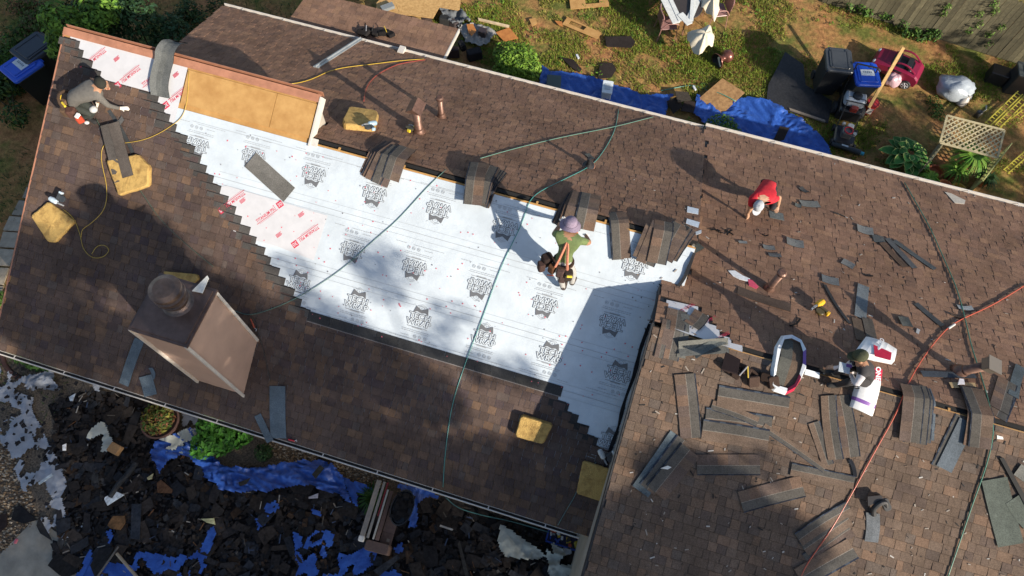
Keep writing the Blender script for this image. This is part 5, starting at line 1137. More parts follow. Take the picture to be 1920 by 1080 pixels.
for x in (-.40, .40):
    for y in (-.31, .31):
        mb = MB(); mb.lathe([(.125, -.05), (.135, -.03), (.135, .03), (.125, .05)], (.02, .02, .02), M=Matrix.Translation((x, y, .135)) @ Matrix.Rotation(math.pi/2, 4, 'X'), n=18); w_ = mb.build('wheel', m_blk, t)
        mb = MB(); 
        for k in range(6): a = k*math.pi/3; mb.tube([(x, y*1.16, .135), (x+.09*math.cos(a), y*1.16, .135+.09*math.sin(a))], .012, (.5, .5, .52), n=4)
        mb.lathe([(.09, 0), (.095, .008), (.08, .01)], (.5, .5, .52), M=Matrix.Translation((x, y*1.15, .135)) @ Matrix.Rotation(math.pi/2 if y < 0 else -math.pi/2, 4, 'X'), cap=False); mb.build('rim', m_gloss, w_)
for y in (-.22, .22): mb = MB(); mb.ball((-.575, y, .33), (.05, .07, .04), (.55, .58, .6)); mb.build('headlight', m_gloss, t, smooth=True)
mb = MB(); mb.box((-.02, -.318, .40), (.34, .012, .06), (.015, .015, .02)); mb.box((-.02, .318, .40), (.34, .012, .06), (.015, .015, .02)); mb.build('side_window', m_gloss, t)
# bucket with a post
t = thing('bucket', 'red bucket with filler holding a leaning wooden post', 'bucket', gM((1626, 208), (1640, 212))); mb = MB(); mb.lathe([(.13, 0), (.16, .34), (.17, .35), (.16, .37), (.145, .37)], (.42, .03, .03), n=20); mb.build('pail', m_gloss, t)
mb = MB(); mb.lathe([(.15, .33), (.15, .345), (0, .35)], (.55, .42, .33)); mb.build('filler', m_cloth, t); mb = MB(); mb.box((.0, -.155, .17), (.14, .03, .2), (.6, .55, .5)); mb.build('paper_label', m_paint, t)
a = gp(1629, 200, h=.34); b = None
bq = H(1.45).hit(1694, 88); mb = MB(); bar(mb, a-a, bq-a, .085, .05, Vector((0, -1, .4))); o = mb.build('wooden_post', mat('post_wood', (.50, .32, .12), .8, noise_s=9, amt=.15)); o.location = a; tag(o, 'long wooden post leaning up out of the red bucket', 'post')
# plastic bags
def bag(px, label, d, c, seed, h=0, knot=(0.3, .2)):
    r = random.Random(seed); t = MB(); n, k = 22, 12; vs = []
    for j in range(k+1):
        a = math.pi*j/k
        for i in range(n):
            b = 2*math.pi*i/n; v = Vector((math.sin(a)*math.cos(b), math.sin(a)*math.sin(b), math.cos(a))); q = 1+.28*noise.noise(v*1.6+Vector((seed, 0, 0)))+.10*(1-abs(noise.noise(v*5+Vector((0, seed, 0))))*2)
            vs.append((v.x*d[0]*q, v.y*d[1]*q, max(0, d[2]*(v.z*q+.9))))
    t.add(vs, [(j*n+i, (j+1)*n+i, (j+1)*n+(i+1) % n, j*n+(i+1) % n) for j in range(k) for i in range(n)], c)
    t.ball((d[0]*.75, d[1]*.5, d[2]*1.1), (.12, .08, .1), c, jit=.3)
    return tag(t.build('plastic_bag', mat('bag_film_%d' % seed, c, .28, noise_s=5, amt=.12, bump=.5, bs=14), None, gM(px, (px[0]+20, px[1]+4), h), smooth=True), label, 'bag')
bag((1782, 176), 'large clear grey plastic bag full of rubbish on the soil by the fence', (.52, .36, .26), (.34, .38, .42), 3)
bag((1668, 158), 'white and pink plastic bag behind the red bucket', (.22, .18, .2), (.52, .34, .38), 5)
mb = MB(); mb.lathe([(.10, 0), (.13, .05), (.13, .22), (.07, .3), (.06, .34), (.08, .36), (.05, .36), (.045, .3)], (.45, .42, .38), n=16, M=Matrix.Rotation(.5, 4, 'Y')); tag(mb.build('glass_jar', m_gloss, None, gM((1797, 197), (1810, 190)), smooth=True), 'pale jar lying beside the large plastic bag', 'jar')
mb = MB(); mb.lathe([(.07, 0), (.08, .2), (.05, .22)], (.05, .05, .05)); mb.tube([(.1, .1, .05), (.16, .12, .2), (.1, .16, .3)], .02, (.5, .5, .45)); tag(mb.build('garden_ornament', m_gloss, None, gM((1830, 218), (1840, 220)), smooth=True), 'small dark and white ornament beside the yellow lattice strips', 'ornament')
# black sheet, edging board and machines
sheetflat('black_ground_sheet', [(1472, 98), (1506, 122), (1510, 160), (1560, 190), (1552, 232), (1436, 196), (1440, 160)], 'black rubber sheet on the ground beside the black bin', 'ground sheet', (.014, .014, .016), mt=m_blk, th=.02)
sheetflat('edging_board', [(1478, 204), (1480, 208), (1546, 231), (1546, 227)], 'grey wooden edging board in front of the black sheet', 'board', (.2, .17, .14), mt=m_paint, th=.05)
t = thing('pressure_washer', 'black framed garden machine with pale tank top standing beside the blue lidded bin', 'garden machine', gM((1584, 214), (1602, 218)) @ Matrix.Scale(1.25, 4))
mb = MB(); mb.rbox((0, .02, .5), (.44, .32, .18), .08, (.42, .47, .52)); mb.build('tank', m_gloss, t); mb = MB(); mb.lathe([(.1, .59), (.1, .63), (.06, .65), (0, .655)], (.02, .022, .025)); mb.build('tank_cap', m_gloss, t)
mb = MB(); mb.rbox((0, 0, .22), (.5, .5, .3), .06, (.02, .02, .022)); mb.rbox((.02, -.2, .42), (.16, .1, .12), .03, (.25, .04, .03)); mb.build('engine', m_gloss, t)
mb = MB()
for x in (-.24, .24): mb.tube([(x, -.25, .3), (x, .3, .5), (x*.9, .5, 1.0)], .015, (.02, .02, .02))
mb.tube([(-.22, .5, 1.0), (.22, .5, 1.0)], .018, (.02, .02, .02)); mb.tube([(-.24, -.2, .62), (.24, -.2, .62)], .012, (.02, .02, .02)); mb.tube([(-.24, .1, .62), (.24, .1, .62)], .012, (.02, .02, .02)); mb.build('handle_frame', m_gloss, t)
for x in (-.3, .3): mb = MB(); mb.lathe([(.14, -.03), (.14, .03)], (.015, .015, .015), M=Matrix.Translation((x, 0, .14)) @ Matrix.Rotation(math.pi/2, 4, 'Y')); mb.build('wheel', m_blk, t)
mb = MB(); mb.ball((.24, .45, .62), .06, (.55, .45, .38)); mb.build('knob', m_gloss, t)
t = thing('lawn_mower', 'small engine mower with red starter ring and white tank near the blue tarpaulin', 'mower', gM((1578, 262), (1600, 268)))
mb = MB(); mb.rbox((0, 0, .16), (.55, .62, .14), .1, (.022, .022, .025)); mb.build('deck', m_gloss, t); mb = MB(); mb.rbox((0, 0, .32), (.28, .28, .2), .05, (.1, .1, .1)); mb.rbox((.04, .15, .42), (.16, .13, .09), .03, (.55, .53, .48)); mb.rbox((-.14, .2, .4), (.08, .08, .07), .02, (.45, .45, .42)); mb.lathe([(.05, .4), (.05, .47)], (.4, .4, .36), M=Matrix.Translation((.16, -.1, 0))); mb.build('engine', m_gloss, t)
mb = MB(); ring_ = [(.0+.11*math.cos(i*math.pi/8), -.03+.11*math.sin(i*math.pi/8), .45) for i in range(17)]; mb.tube(ring_, .018, (.45, .02, .03)); mb.build('starter_ring', m_gloss, t)
for x, y in ((-.3, -.25), (.3, -.25), (-.3, .25), (.3, .25)): mb = MB(); mb.lathe([(.1, -.025), (.1, .025)], (.02, .02, .02), M=Matrix.Translation((x, y, .1)) @ Matrix.Rotation(math.pi/2, 4, 'Y')); mb.build('wheel', m_blk, t)
mb = MB(); mb.tube([(-.24, .3, .2), (-.22, .85, .75), (.22, .85, .75), (.24, .3, .2)], .014, (.02, .02, .02)); mb.build('handle', m_gloss, t)
t = thing('leaf_blower', 'black tube shaped blower with cyan end lying in front of the mower', 'garden tool', gM((1588, 282), (1612, 290), .08)); mb = MB(); mb.tube([(-.45, 0, .06), (0, 0, .08), (.32, .0, .07)], .065, (.022, .03, .035), n=12, r2=.085); mb.build('tube', m_gloss, t); mb = MB(); mb.tube([(.32, 0, .07), (.42, .0, .07)], .05, (.03, .30, .42), n=12); mb.box((-.12, 0, .15), (.18, .05, .008), (.35, .42, .46)); mb.build('cyan_end', m_gloss, t)
# patio table, chairs, cloths
tc_ = H(.72).hit(1280, 8); t = thing('patio_table', 'round dark patio table at the top of the photo with white boards on it', 'table', Matrix.Translation((tc_.x, tc_.y, 0)))
mb = MB(); mb.lathe([(.0, .70), (.58, .70), (.60, .72), (.58, .735), (0, .735)], (.05, .04, .035), n=32); mb.build('table_top', m_gloss, t)
for k in range(4): a = k*math.pi/2+.5; mb = MB(); mb.tube([(.5*math.cos(a), .5*math.sin(a), 0), (.4*math.cos(a), .4*math.sin(a), .7)], .02, (.25, .13, .1)); mb.build('leg', m_gloss, t)
for i, (a, b, w_, h_) in enumerate([((1236, -20), (1268, 44), .22, .75), ((1248, -20), (1276, 40), .12, .765), ((1316, -20), (1290, 42), .18, .75), ((1300, -20), (1296, 40), .11, .77), ((1275, 26), (1293, 46), .2, .78)]):
    A_1, B_1 = H(h_).hit(*a), H(h_).hit(*b); mb = MB(); bar(mb, A_1-A_1, B_1-A_1, w_, .02, Vector((0, 0, 1)), (.62, .64, .62)); o = mb.build('white_board', m_paint); o.location = A_1
    tag(o, ['wide white board across the left of the patio table', 'narrow white board overlapping the wide left one', 'wide white board across the right of the patio table', 'narrow white board beside the right one', 'short crumpled white board at the front edge of the patio table'][i], 'board')
def chair(px, to, label, c=(.33, .17, .15)):
    t = thing('patio_chair', label, 'chair', gM(px, to)); mb = MB(); mb.rbox((0, 0, .43), (.5, .48, .025), .05, (.30, .17, .16)); mb.build('seat', m_gloss, t)
    mb = MB(); mb.tube(smoothpath([(-.26, .25, .62), (-.27, .26, .9), (0, .32, .95), (.27, .26, .9), (.26, .25, .62)], 4), .018, c); mb.add([(-.25, .26, .45), (.25, .26, .45), (.25, .29, .9), (-.25, .29, .9)], [(0, 1, 2, 3)], (.22, .11, .1)); mb.build('backrest', m_gloss, t)
    for sx in (-1, 1): mb = MB(); mb.tube(smoothpath([(.27*sx, .26, .45), (.29*sx, .1, .66), (.29*sx, -.2, .65), (.26*sx, -.26, .45)], 3), .016, c); mb.build('armrest', m_gloss, t)
    for sx in (-1, 1):
        for sy in (-1, 1): mb = MB(); mb.tube([(.24*sx, .23*sy, .44), (.28*sx, .28*sy, 0)], .013, c, n=5); mb.build('leg', m_gloss, t)
    return t
chair((1246, 64), (1239, 32), 'pink brown patio chair standing left of the table')
chair((1338, 40), (1348, 66), 'pink brown patio chair right of the table under a cream cloth')
def cloth(px, label, c, hgt, seed, amp=.12):
    P = [gp(*q, h=hgt) for q in px]; n = len(P); o = sum(P, Vector())/n; vs = [Vector((0, 0, .18))]; K = 6; m = n*5; ringp = []
    for i in range(m): a = i/5; p, q = P[int(a) % n], P[(int(a)+1) % n]; ringp.append(p.lerp(q, a-int(a))-o)
    for k in range(1, K+1):
        f = k/K
        for i, p in enumerate(ringp): vs.append(Vector((p.x*f, p.y*f, .18-.3*f*f+amp*f*math.sin(i*1.05+seed)+.05*noise.noise(p*3+Vector((seed, f*3, 0))))))
    mb = MB(); fs = [(0, 1+i, 1+(i+1) % m) for i in range(m)]+[(1+k*m+i, 1+(k+1)*m+i, 1+(k+1)*m+(i+1) % m, 1+k*m+(i+1) % m) for k in range(K-1) for i in range(m)]
    mb.add(vs, fs, c); ob = mb.build('draped_cloth', m_cloth, None, smooth=True); ob.location = o; return tag(ob, label, 'cloth')
cloth([(1290, 58), (1330, 40), (1342, 55), (1340, 78), (1325, 85), (1312, 100), (1295, 80)], 'cream cloth thrown over a chair in front of the patio table', (.62, .56, .44), .75, 1, .07)
cloth([(1310, -20), (1350, -15), (1352, 12), (1343, 32), (1330, 18), (1314, 10)], 'cream cloth hanging over the chair at the top right of the patio table', (.62, .56, .44), .8, 2, .07)
# metal urn lying on its side
t = thing('metal_urn', 'brown metal urn lying on its side on the grass', 'urn', gM((1343, 122), (1372, 114)) @ Matrix.Translation((0, 0, .18)) @ Matrix.Rotation(math.pi/2, 4, 'Y') @ Matrix.Rotation(-.2, 4, 'X'))
mb = MB(); mb.lathe([(.22, -.05), (.23, -.03), (.19, .0), (.1, .12), (.075, .18), (.12, .22), (.19, .3), (.17, .42), (.1, .48), (.0, .5)], n=28, cap=False); mb.build('body', mat('urn_brown', (.20, .08, .06), .3, metal=.5, noise_s=6, amt=.3), t, smooth=True)
mb = MB(); mb.lathe([(.2, -.03), (.1, .1), (0, .12)], (.02, .02, .02), n=24, cap=False); mb.build('hollow', m_blk, t); mb = MB(); mb.prism([(-.2, -.02), (.02, -.2), (.05, -.16), (-.14, .02)], -.06, -.05, (.6, .62, .6)); mb.build('pale_liner', m_paint, t)
# junk pile next to the OSB
r = random.Random(5); JL = ['grey metal downspout length lying by the strand board', 'grey crumpled plastic sheet heap left of the orange board', 'dark box shape in the junk heap by the shed roof', 'tan board fragment standing in the junk heap', 'blue grey pipe at the right of the junk heap']
mb = MB(); bar(mb, gp(716, 20, h=.3)-gp(700, 30, h=.3), gp(738, 12, h=.3)-gp(700, 30, h=.3), .18, .1, Vector((0, 0, 1)), (.2, .22, .23)); o = mb.build('metal_duct', m_gloss); o.location = gp(700, 30, h=.3); tag(o, JL[0], 'duct')
tarp('plastic_sheet', [(862, 60), (885, 50), (925, 62), (932, 74), (900, 95), (872, 84)], JL[1], (.30, .29, .27), amp=.2, h=.1, fr=2.5, cat='plastic sheet', mt=m_cloth)
tarp('plastic_sheet', [(820, 20), (865, 26), (880, 42), (860, 60), (838, 48)], 'dark grey crumpled sheet between strand board and shed roof', (.13, .14, .15), amp=.25, h=.1, fr=2.5, cat='plastic sheet', mt=m_cloth)
simplebox('dark_crate', (905, 68), (920, 72), (.22, .2, .25), (.04, .03, .03), JL[2], 'crate', h=.1)
sheetflat('board_fragment', [(875, 46), (887, 45), (893, 58), (884, 68), (878, 60)], JL[3], 'board', None, mt=m_ply2, h=.3)
sheetflat('grey_pipe', [(858, 20), (860, 18), (882, 38), (879, 41)], JL[4], 'pipe', (.2, .22, .24), mt=m_paint, h=.1, th=.05)
for i, (x, y, c) in enumerate([(735, 33, (.1, .07, .05)), (752, 28, (.03, .03, .03)), (775, 33, (.02, .02, .02)), (790, 36, (.4, .26, .1)), (800, 42, (.05, .035, .03)), (835, 45, (.03, .03, .03)), (850, 52, (.06, .05, .05)), (868, 90, (.02, .02, .022)), (850, 105, (.03, .02, .02)), (890, 108, (.02, .018, .02))]):
    BL_ = ['brown bundle at the left end of the junk row behind the shed roof', 'black bundle second from the left behind the shed roof', 'flat black bundle behind the middle of the shed roof', 'tan bundle under the strand board edge behind the shed roof', 'brown black bundle right of the tan one behind the shed roof', 'black bundle below the strand board corner', 'greyish bundle touching the dark crumpled sheet', 'black bundle in shade right of the shed roof', 'reddish black bundle in shade at the white edge of the shed roof', 'dark bundle in shade nearest the clipped shrub']
    w_ = r.uniform(.2, .45); mb = MB(); mb.rbox((0, 0, .12), (w_, w_*.7, .24), .05, c, M=Matrix.Rotation(r.uniform(0, 3), 4, 'Z') @ Matrix.Rotation(r.uniform(-.3, .3), 4, 'X')); tag(mb.build('junk_bundle', m_cloth, None, Matrix.Translation(gp(x, y)), ), BL_[i], 'rubbish')
# small white things
for px, lab in [((982, 100), 'small white metal offcut on top of the clipped shrub'), ((1083, 106), 'small white bottle like scrap on the grass'), ((1302, 165), 'small white plastic scrap by the tarpaulin edge')]:
    mb = MB(); mb.rbox((0, 0, 0), (.32 if px[0] < 1000 else .18, .11 if px[0] < 1000 else .07, .04), .03, (.6, .62, .66)); tag(mb.build('white_scrap', m_gloss, None, gM(px, (px[0]+8, px[1]+14), .78 if px[0] < 1000 else .03)), lab, 'scrap')
# ================================================================== PLANTS
def leafmesh(kind='oval', c=(.05, .12, .02)): pass
m_leaf = mat('leaf_green', rough=.6, noise_s=4, amt=.25, attr=True, spec=.15)
def leaves(mb, c, r, n, size, cols, rnd, shell=.55, up=.5, flat_=1.0):
    for i in range(n):
        while True:
            v = Vector((rnd.uniform(-1, 1), rnd.uniform(-1, 1), rnd.uniform(-1, 1)))
            if shell*shell < v.length_squared < 1 or (v.length_squared < 1 and rnd.random() < .25): break
        p = Vector(c)+Vector((v.x*r[0], v.y*r[1], v.z*r[2])); nn = (v+Vector((0, 0, up))+Vector((rnd.uniform(-.8, .8), rnd.uniform(-.8, .8), rnd.uniform(-.5, .5)))).normalized()
        a = nn.cross(Vector((rnd.uniform(-1, 1), rnd.uniform(-1, 1), rnd.uniform(-1, 1)))).normalized(); b = nn.cross(a); s_ = size*rnd.uniform(.6, 1.3)
        cc = rnd.choice(cols); k = rnd.uniform(.75, 1.3)
        mb.add([p-a*s_, p-b*s_*.45+nn*s_*.1, p+a*s_, p+b*s_*.45+nn*s_*.1], [(0, 1, 2, 3)], tuple(x*k for x in cc))
GRS = [(.045, .10, .018), (.06, .13, .02), (.035, .08, .02), (.09, .16, .025)]
GRD = [(.02, .05, .015), (.03, .065, .02), (.018, .04, .015)]
def shrub(px, label, clumps, n=900, size=.05, cols=GRS, name='shrub', h=0, seed=1, stem=True, cat='shrub'):
    o = gp(*px, h=h); t = thing(name, label, cat, Matrix.Translation((o.x, o.y, 0))); rn = random.Random(seed); mb = MB()
    for (x, y, z, rx, ry, rz) in clumps: leaves(mb, (x, y, z), (rx, ry, rz), int(n*rx*ry/.1), size, cols, rn)
    mb.build('foliage', m_leaf, t, kind='stuff')
    if stem:
        mb = MB()
        for (x, y, z, rx, ry, rz) in clumps[:8]: mb.tube([(x*.3, y*.3, 0), (x*.7, y*.7, z*.5), (x, y, z)], .018, (.06, .045, .03), n=5)
        mb.build('stem', m_paint, t)
    return t
shrub((966, 116), 'round clipped bright green shrub at the rear gutter', [(0, 0, .75, .55, .55, .45), (-.28, .2, .7, .42, .38, .4), (.33, -.1, .7, .42, .42, .4), (.15, .32, .7, .38, .34, .38), (-.1, -.25, .6, .45, .35, .4)], 520, .052, [(.10, .19, .02), (.13, .24, .03), (.06, .12, .02), (.17, .27, .04)], h=.75)
shrub((1352, 240), 'small round dark green shrub half hidden by the rear gutter of the wing', [(0, 0, .6, .45, .38, .35), (.25, -.15, .55, .38, .32, .3)], 560, .045, [(.06, .13, .02), (.04, .09, .018), (.09, .16, .025)], seed=2, h=.6)
rn = random.Random(3)
def many(cx, cy, sx, sy, k, r0, r1, z, seed):
    q = random.Random(seed); return [(q.uniform(-sx, sx)+cx, q.uniform(-sy, sy)+cy, z*q.uniform(.7, 1.2), q.uniform(r0, r1), q.uniform(r0, r1), q.uniform(r0, r1)*.9) for _ in range(k)]
shrub((150, 40), 'bright green leafy bush at the upper left by the copper edge', many(0, 0, .7, .5, 8, .35, .5, 2.7, 4), 260, .07, [(.09, .18, .025), (.12, .22, .03), (.05, .11, .02)], seed=4, h=2.7)
shrub((232, 58), 'dark blue green bush behind the copper ridge flashing', many(0, 0, .9, .7, 9, .4, .6, 2.3, 5), 240, .065, GRD+[(.03, .07, .035), (.045, .09, .04)], seed=5, h=2.3)
shrub((75, 62), 'reddish green hedge section above the black bin', many(0, 0, .6, .6, 5, .35, .5, .5, 6), 240, .06, [(.06, .08, .02), (.08, .05, .025), (.05, .10, .02)], seed=6)
shrub((28, 128), 'green hedge section left of the blue lidded bin', many(0, 0, .7, .9, 7, .35, .5, .5, 7), 240, .06, [(.04, .09, .015), (.06, .12, .02), (.03, .06, .015)], seed=7)
shrub((22, 205), 'dark low bush at the left edge below the blue lidded bin', many(0, 0, .6, .6, 5, .3, .45, .4, 8), 240, .06, GRD+[(.07, .10, .02)], seed=8)
shrub((310, 90), 'dark low shrub between copper edge and rear roof', many(0, 0, .3, .8, 4, .3, .4, .3, 9), 240, .06, GRD, seed=9)
shrub((350, 30), 'dark grassy shrub strip left of the rear roof corner', many(0, 0, .9, .4, 5, .3, .4, .3, 10), 220, .05, GRD+[(.06, .08, .02)], seed=10)
shrub((60, 672), 'dense dark green foundation plant under the front left eave', many(0, 0, .25, .15, 3, .2, .3, .25, 11)+many(.6, -.05, .5, .15, 4, .2, .28, .2, 12), 500, .05, [(.03, .07, .015), (.04, .09, .02)], seed=11)
shrub((422, 832), 'bright green broad leaved bush below the front gutter', many(0, 0, .3, .35, 6, .25, .38, .45, 13), 330, .075, [(.035, .12, .015), (.05, .16, .02), (.025, .08, .015)], seed=13)
shrub((499, 852), 'small dark round shrub right of the bright green bush', [(0, 0, .2, .2, .2, .2)], 900, .035, GRD, seed=14)
for px, sd, lab in [((1592, 12), 15, 'weedy climber at the left end of the wooden fence'), ((1640, 30), 16, 'pale green weeds at the foot of the fence'), ((1685, 55), 17, 'dark leafy weeds below the middle of the fence'), ((1735, 75), 18, 'small light weeds above the toy car'), ((1870, 95), 20, 'dark weeds at the foot of the fence at the right')]:
    shrub(px, lab, many(0, 0, .45, .35, 6, .10, .2, .22, sd), 190, .055, [(.05, .11, .02), (.09, .16, .03), (.03, .07, .015)], seed=sd, name='weed_clump', cat='plant')
shrub((1742, 205), 'low grass tuft on the soil below the plastic bag', many(0, 0, .3, .3, 4, .15, .22, .08, 22), 300, .04, [(.05, .10, .02), (.04, .08, .015)], seed=22, name='grass_tuft', cat='plant', stem=False)
# climbers on the fence face
# hosta with large ribbed leaves
def bigleaf(mb, base, d, L, W_, c, edge=(.30, .36, .12), droop=.3):
    d = d.normalized(); s_ = d.cross(Vector((0, 0, 1))).normalized(); n = 6; vs = []
    for i in range(n+1):
        t = i/n; w_ = W_*math.sin(math.pi*min(1, t*.92+.08))**.8*(1 if i < n else .05); c0 = base+d*L*t+Vector((0, 0, L*(.25*t-droop*t*t)))
        vs += [c0-s_*w_+Vector((0, 0, w_*.3)), c0-s_*w_*.82+Vector((0, 0, w_*.2)), c0, c0+s_*w_*.82+Vector((0, 0, w_*.2)), c0+s_*w_+Vector((0, 0, w_*.3))]
    for i in range(n):
        for j in range(4):
            mb.add([vs[i*5+j], vs[i*5+j+1], vs[(i+1)*5+j+1], vs[(i+1)*5+j]], [(0, 1, 2, 3)], edge if j in (0, 3) else c)
o = gp(1690, 305); t = thing('hosta_plant', 'hosta with big green leaves edged in pale yellow by the rear gutter', 'plant', Matrix.Translation(o)); rn = random.Random(9)
for ringi, (cnt, L, z) in enumerate([(12, .42, .30), (10, .34, .42), (7, .24, .5)]):
    for k in range(cnt):
        a = 2*math.pi*(k+ringi*.4)/cnt+rn.uniform(-.2, .2); d = Vector((math.cos(a), math.sin(a), 0)); mb = MB(); bigleaf(mb, d*(.22-.06*ringi)+Vector((0, 0, z)), d, 1.15*L*rn.uniform(.85, 1.15), .15*rn.uniform(.85, 1.15), jit((.05, .15, .035), .25)); mb.build('leaf', m_leaf, t)
# spider plant and pots
def spiky(mb, c, n, L, cols, rn, w_=.012, lift=.5):
    for i in range(n):
        a = rn.uniform(0, 6.28); d = Vector((math.cos(a), math.sin(a), 0)); l = L*rn.uniform(.5, 1.1); s_ = d.cross(Vector((0, 0, 1))); p = [Vector(c)+d*l*t+Vector((0, 0, l*(lift*2*t-lift*2.4*t*t))) for t in (0, .35, .7, 1)]; cc = jit(rn.choice(cols), .2)
        for q in range(3):
            w0, w1 = w_*(1-.25*q), w_*(1-.25*(q+1)); mb.add([p[q]-s_*w0, p[q]+s_*w0, p[q+1]+s_*w1, p[q+1]-s_*w1], [(0, 1, 2, 3)], cc)
for px, h_, n, L, lab, sd in [((1818, 300), .8, 260, .55, 'large bright green spider plant inside the lattice enclosure', 31), ((1742, 335), .35, 110, .3, 'small yellow green potted plant at the left inside the lattice enclosure', 32), ((1790, 322), .4, 120, .4, 'striped grassy plant in the middle of the lattice enclosure', 33), ((1850, 335), .3, 120, .35, 'dark leafy plant at the right inside the lattice enclosure', 34)]:
    o = gp(*px, h=h_*.8); t = thing('potted_plant', lab, 'plant', Matrix.Translation((o.x, o.y, 0))); mb = MB(); rn = random.Random(sd); spiky(mb, (0, 0, h_), n, L, [(.12, .26, .03), (.08, .2, .03), (.2, .32, .06)] if sd < 34 else GRD, rn, .02); mb.build('foliage', m_leaf, t, kind='stuff')
    mb = MB(); mb.lathe([(.12, 0), (.16, h_*.7), (.18, h_*.72), (.18, h_*.8), (.15, h_*.8)], (.28, .12, .06), n=16); mb.build('pot', m_paint, t)
for px, c, lab in [((1768, 352), (.45, .16, .07), 'orange terracotta trough by the rear gutter'), ((1794, 358), (.50, .32, .06), 'yellow orange trough by the rear gutter'), ((1732, 345), (.45, .34, .06), 'yellow pot at the left corner of the lattice enclosure'), ((1752, 324), (.25, .08, .04), 'small round red brown pot among the plants')]:
    mb = MB(); mb.lathe([(.13, 0), (.19, .26), (.2, .28), (.2, .3), (.17, .3), (.15, .2), (0, .18)], c, n=18); tag(mb.build('flower_pot', m_gloss, None, Matrix.Translation(gp(*px, h=.2)-Vector((0, 0, .2))), smooth=False), lab, 'pot')
# lattice panels
def lattice(Mx, W_, Hh, label, c=(.38, .33, .20), step=.14, parent=None, name='lattice_panel', sl=.035):
    t = thing(name, label, 'lattice', Mx)
    for dirn in (1, -1):
        k = -int(Hh/step)-1
        while k*step < W_+Hh:
            # line x = k*step + dirn*y
            x0_ = k*step; pts = []
            if dirn == 1: ya, yb = max(0, -x0_), min(Hh, W_-x0_); pa, pb = (x0_+ya, ya), (x0_+yb, yb)
            else: ya, yb = max(0, x0_-W_), min(Hh, x0_); pa, pb = (x0_-ya, ya), (x0_-yb, yb)
            if yb-ya > .05: mb = MB(); bar(mb, (pa[0], pa[1], .008*dirn), (pb[0], pb[1], .008*dirn), sl, .007, Vector((0, 0, 1)), jit(c, .1)); mb.build('slat', m_paint, t)
            k += 1
    mb = MB()
    for a, b in (((0, 0), (W_, 0)), ((W_, 0), (W_, Hh)), ((W_, Hh), (0, Hh)), ((0, Hh), (0, 0))): bar(mb, (*a, 0), (*b, 0), .05, .022, Vector((0, 0, 1)), c)
    mb.build('frame', m_paint, t); return t
a, b, c_ = H(1.0).hit(1762, 268), H(1.0).hit(1870, 296), H(1.0).hit(1764, 237); W0 = (b-a).length
lattice(basis(a, b-a, Vector((0, -.35, 1))), W0, .75, 'cream lattice panel leaning over the back of the plant enclosure')
a, b = gp(1712, 336), gp(1760, 272); lattice(Matrix((((b-a).normalized().x, 0, -(b-a).normalized().y, a.x), ((b-a).normalized().y, 0, (b-a).normalized().x, a.y), (0, 1, 0, 0), (0, 0, 0, 1))), (b-a).length, .85, 'upright lattice forming the left side of the plant enclosure', (.30, .27, .16))
a, b = gp(1806, 372), gp(1858, 305); lattice(Matrix((((b-a).normalized().x, 0, -(b-a).normalized().y, a.x), ((b-a).normalized().y, 0, (b-a).normalized().x, a.y), (0, 1, 0, 0), (0, 0, 0, 1))), (b-a).length, .85, 'upright lattice forming the right side of the plant enclosure', (.42, .42, .16))
def yellowstrip(a, b, h_, label, n=12):
    A_2, B_2 = H(h_).hit(*a), H(h_).hit(*b); d = B_2-A_2; t = thing('trellis_strip', label, 'trellis', Matrix.Translation(A_2)); up = Vector((0, 0, 1)); s_ = d.normalized().cross(up)
    for off in (0, .14): mb = MB(); bar(mb, s_*off, d+s_*off, .03, .03, up, (.42, .36, .05)); mb.build('rail', m_paint, t)
    for i in range(n): mb = MB(); p = d*(i+.5)/n; bar(mb, p-s_*.03, p+s_*.19+Vector((0, 0, 0)), .03, .012, up, (.42, .36, .05)); mb.build('slat', m_paint, t)
    return t
yellowstrip((1846, 232), (1908, 172), .5, 'yellow trellis strip leaning at the right edge, left one of the upper pair'); yellowstrip((1864, 236), (1935, 166), .5, 'yellow trellis strip leaning at the right edge, right one of the upper pair')
yellowstrip((1880, 320), (1935, 272), .5, 'yellow trellis strip at the right edge, lower one'); yellowstrip((1882, 234), (1950, 180), .3, 'thin yellow trellis strip in shade at the right edge behind the upper pair', 10)
simplebox('dark_appliance', (1898, 165), (1915, 168), (.6, .5, .7), (.03, .032, .034), 'dark grey discarded machine in the shade at the right edge', 'machine', lid=(.08, .09, .085))
simplebox('dark_tub', (1862, 150), (1880, 156), (.5, .4, .4), (.02, .02, .022), 'black tub in the shade behind the large plastic bag', 'tub')
# fence
fa, fb = gp(1540, 4), gp(1925, 126); fa = fa+(fa-fb)*.0; fb = fb+(fb-fa)*.25; d = fb-fa; L_ = d.length; dn_ = d.normalized(); t = thing('wooden_fence', 'tall weathered wooden board fence at the upper right corner', 'fence', basis(fa, d, Vector((0, 0, 1))))
n = int(L_/.145); m_fence = mat('fence_wood', rough=.9, noise_s=10, amt=.3, attr=True, bump=.3, bs=30)
for i in range(n):
    mb = MB(); w_ = .138; cc = jit((.13, .115, .068), .35); hh = 1.85+.02*RND.uniform(-1, 1); y = RND.uniform(-.006, .006)
    mb.add([(-w_/2, y-.01, .02), (w_/2, y-.01, .02), (w_/2, y+.01, .02), (-w_/2, y+.01, .02), (-w_/2, y-.01, hh), (w_/2, y-.01, hh), (w_/2, y+.01, hh), (-w_/2, y+.01, hh), (0, y-.01, hh+.07), (0, y+.01, hh+.07)],
           [(0, 1, 5, 8, 4), (2, 3, 7, 9, 6), (1, 2, 6, 5), (3, 0, 4, 7), (5, 6, 9, 8), (7, 4, 8, 9), (3, 2, 1, 0)], cc); o = mb.build('board', m_fence, t); o.location = ((i+.5)*.145, 0, 0)
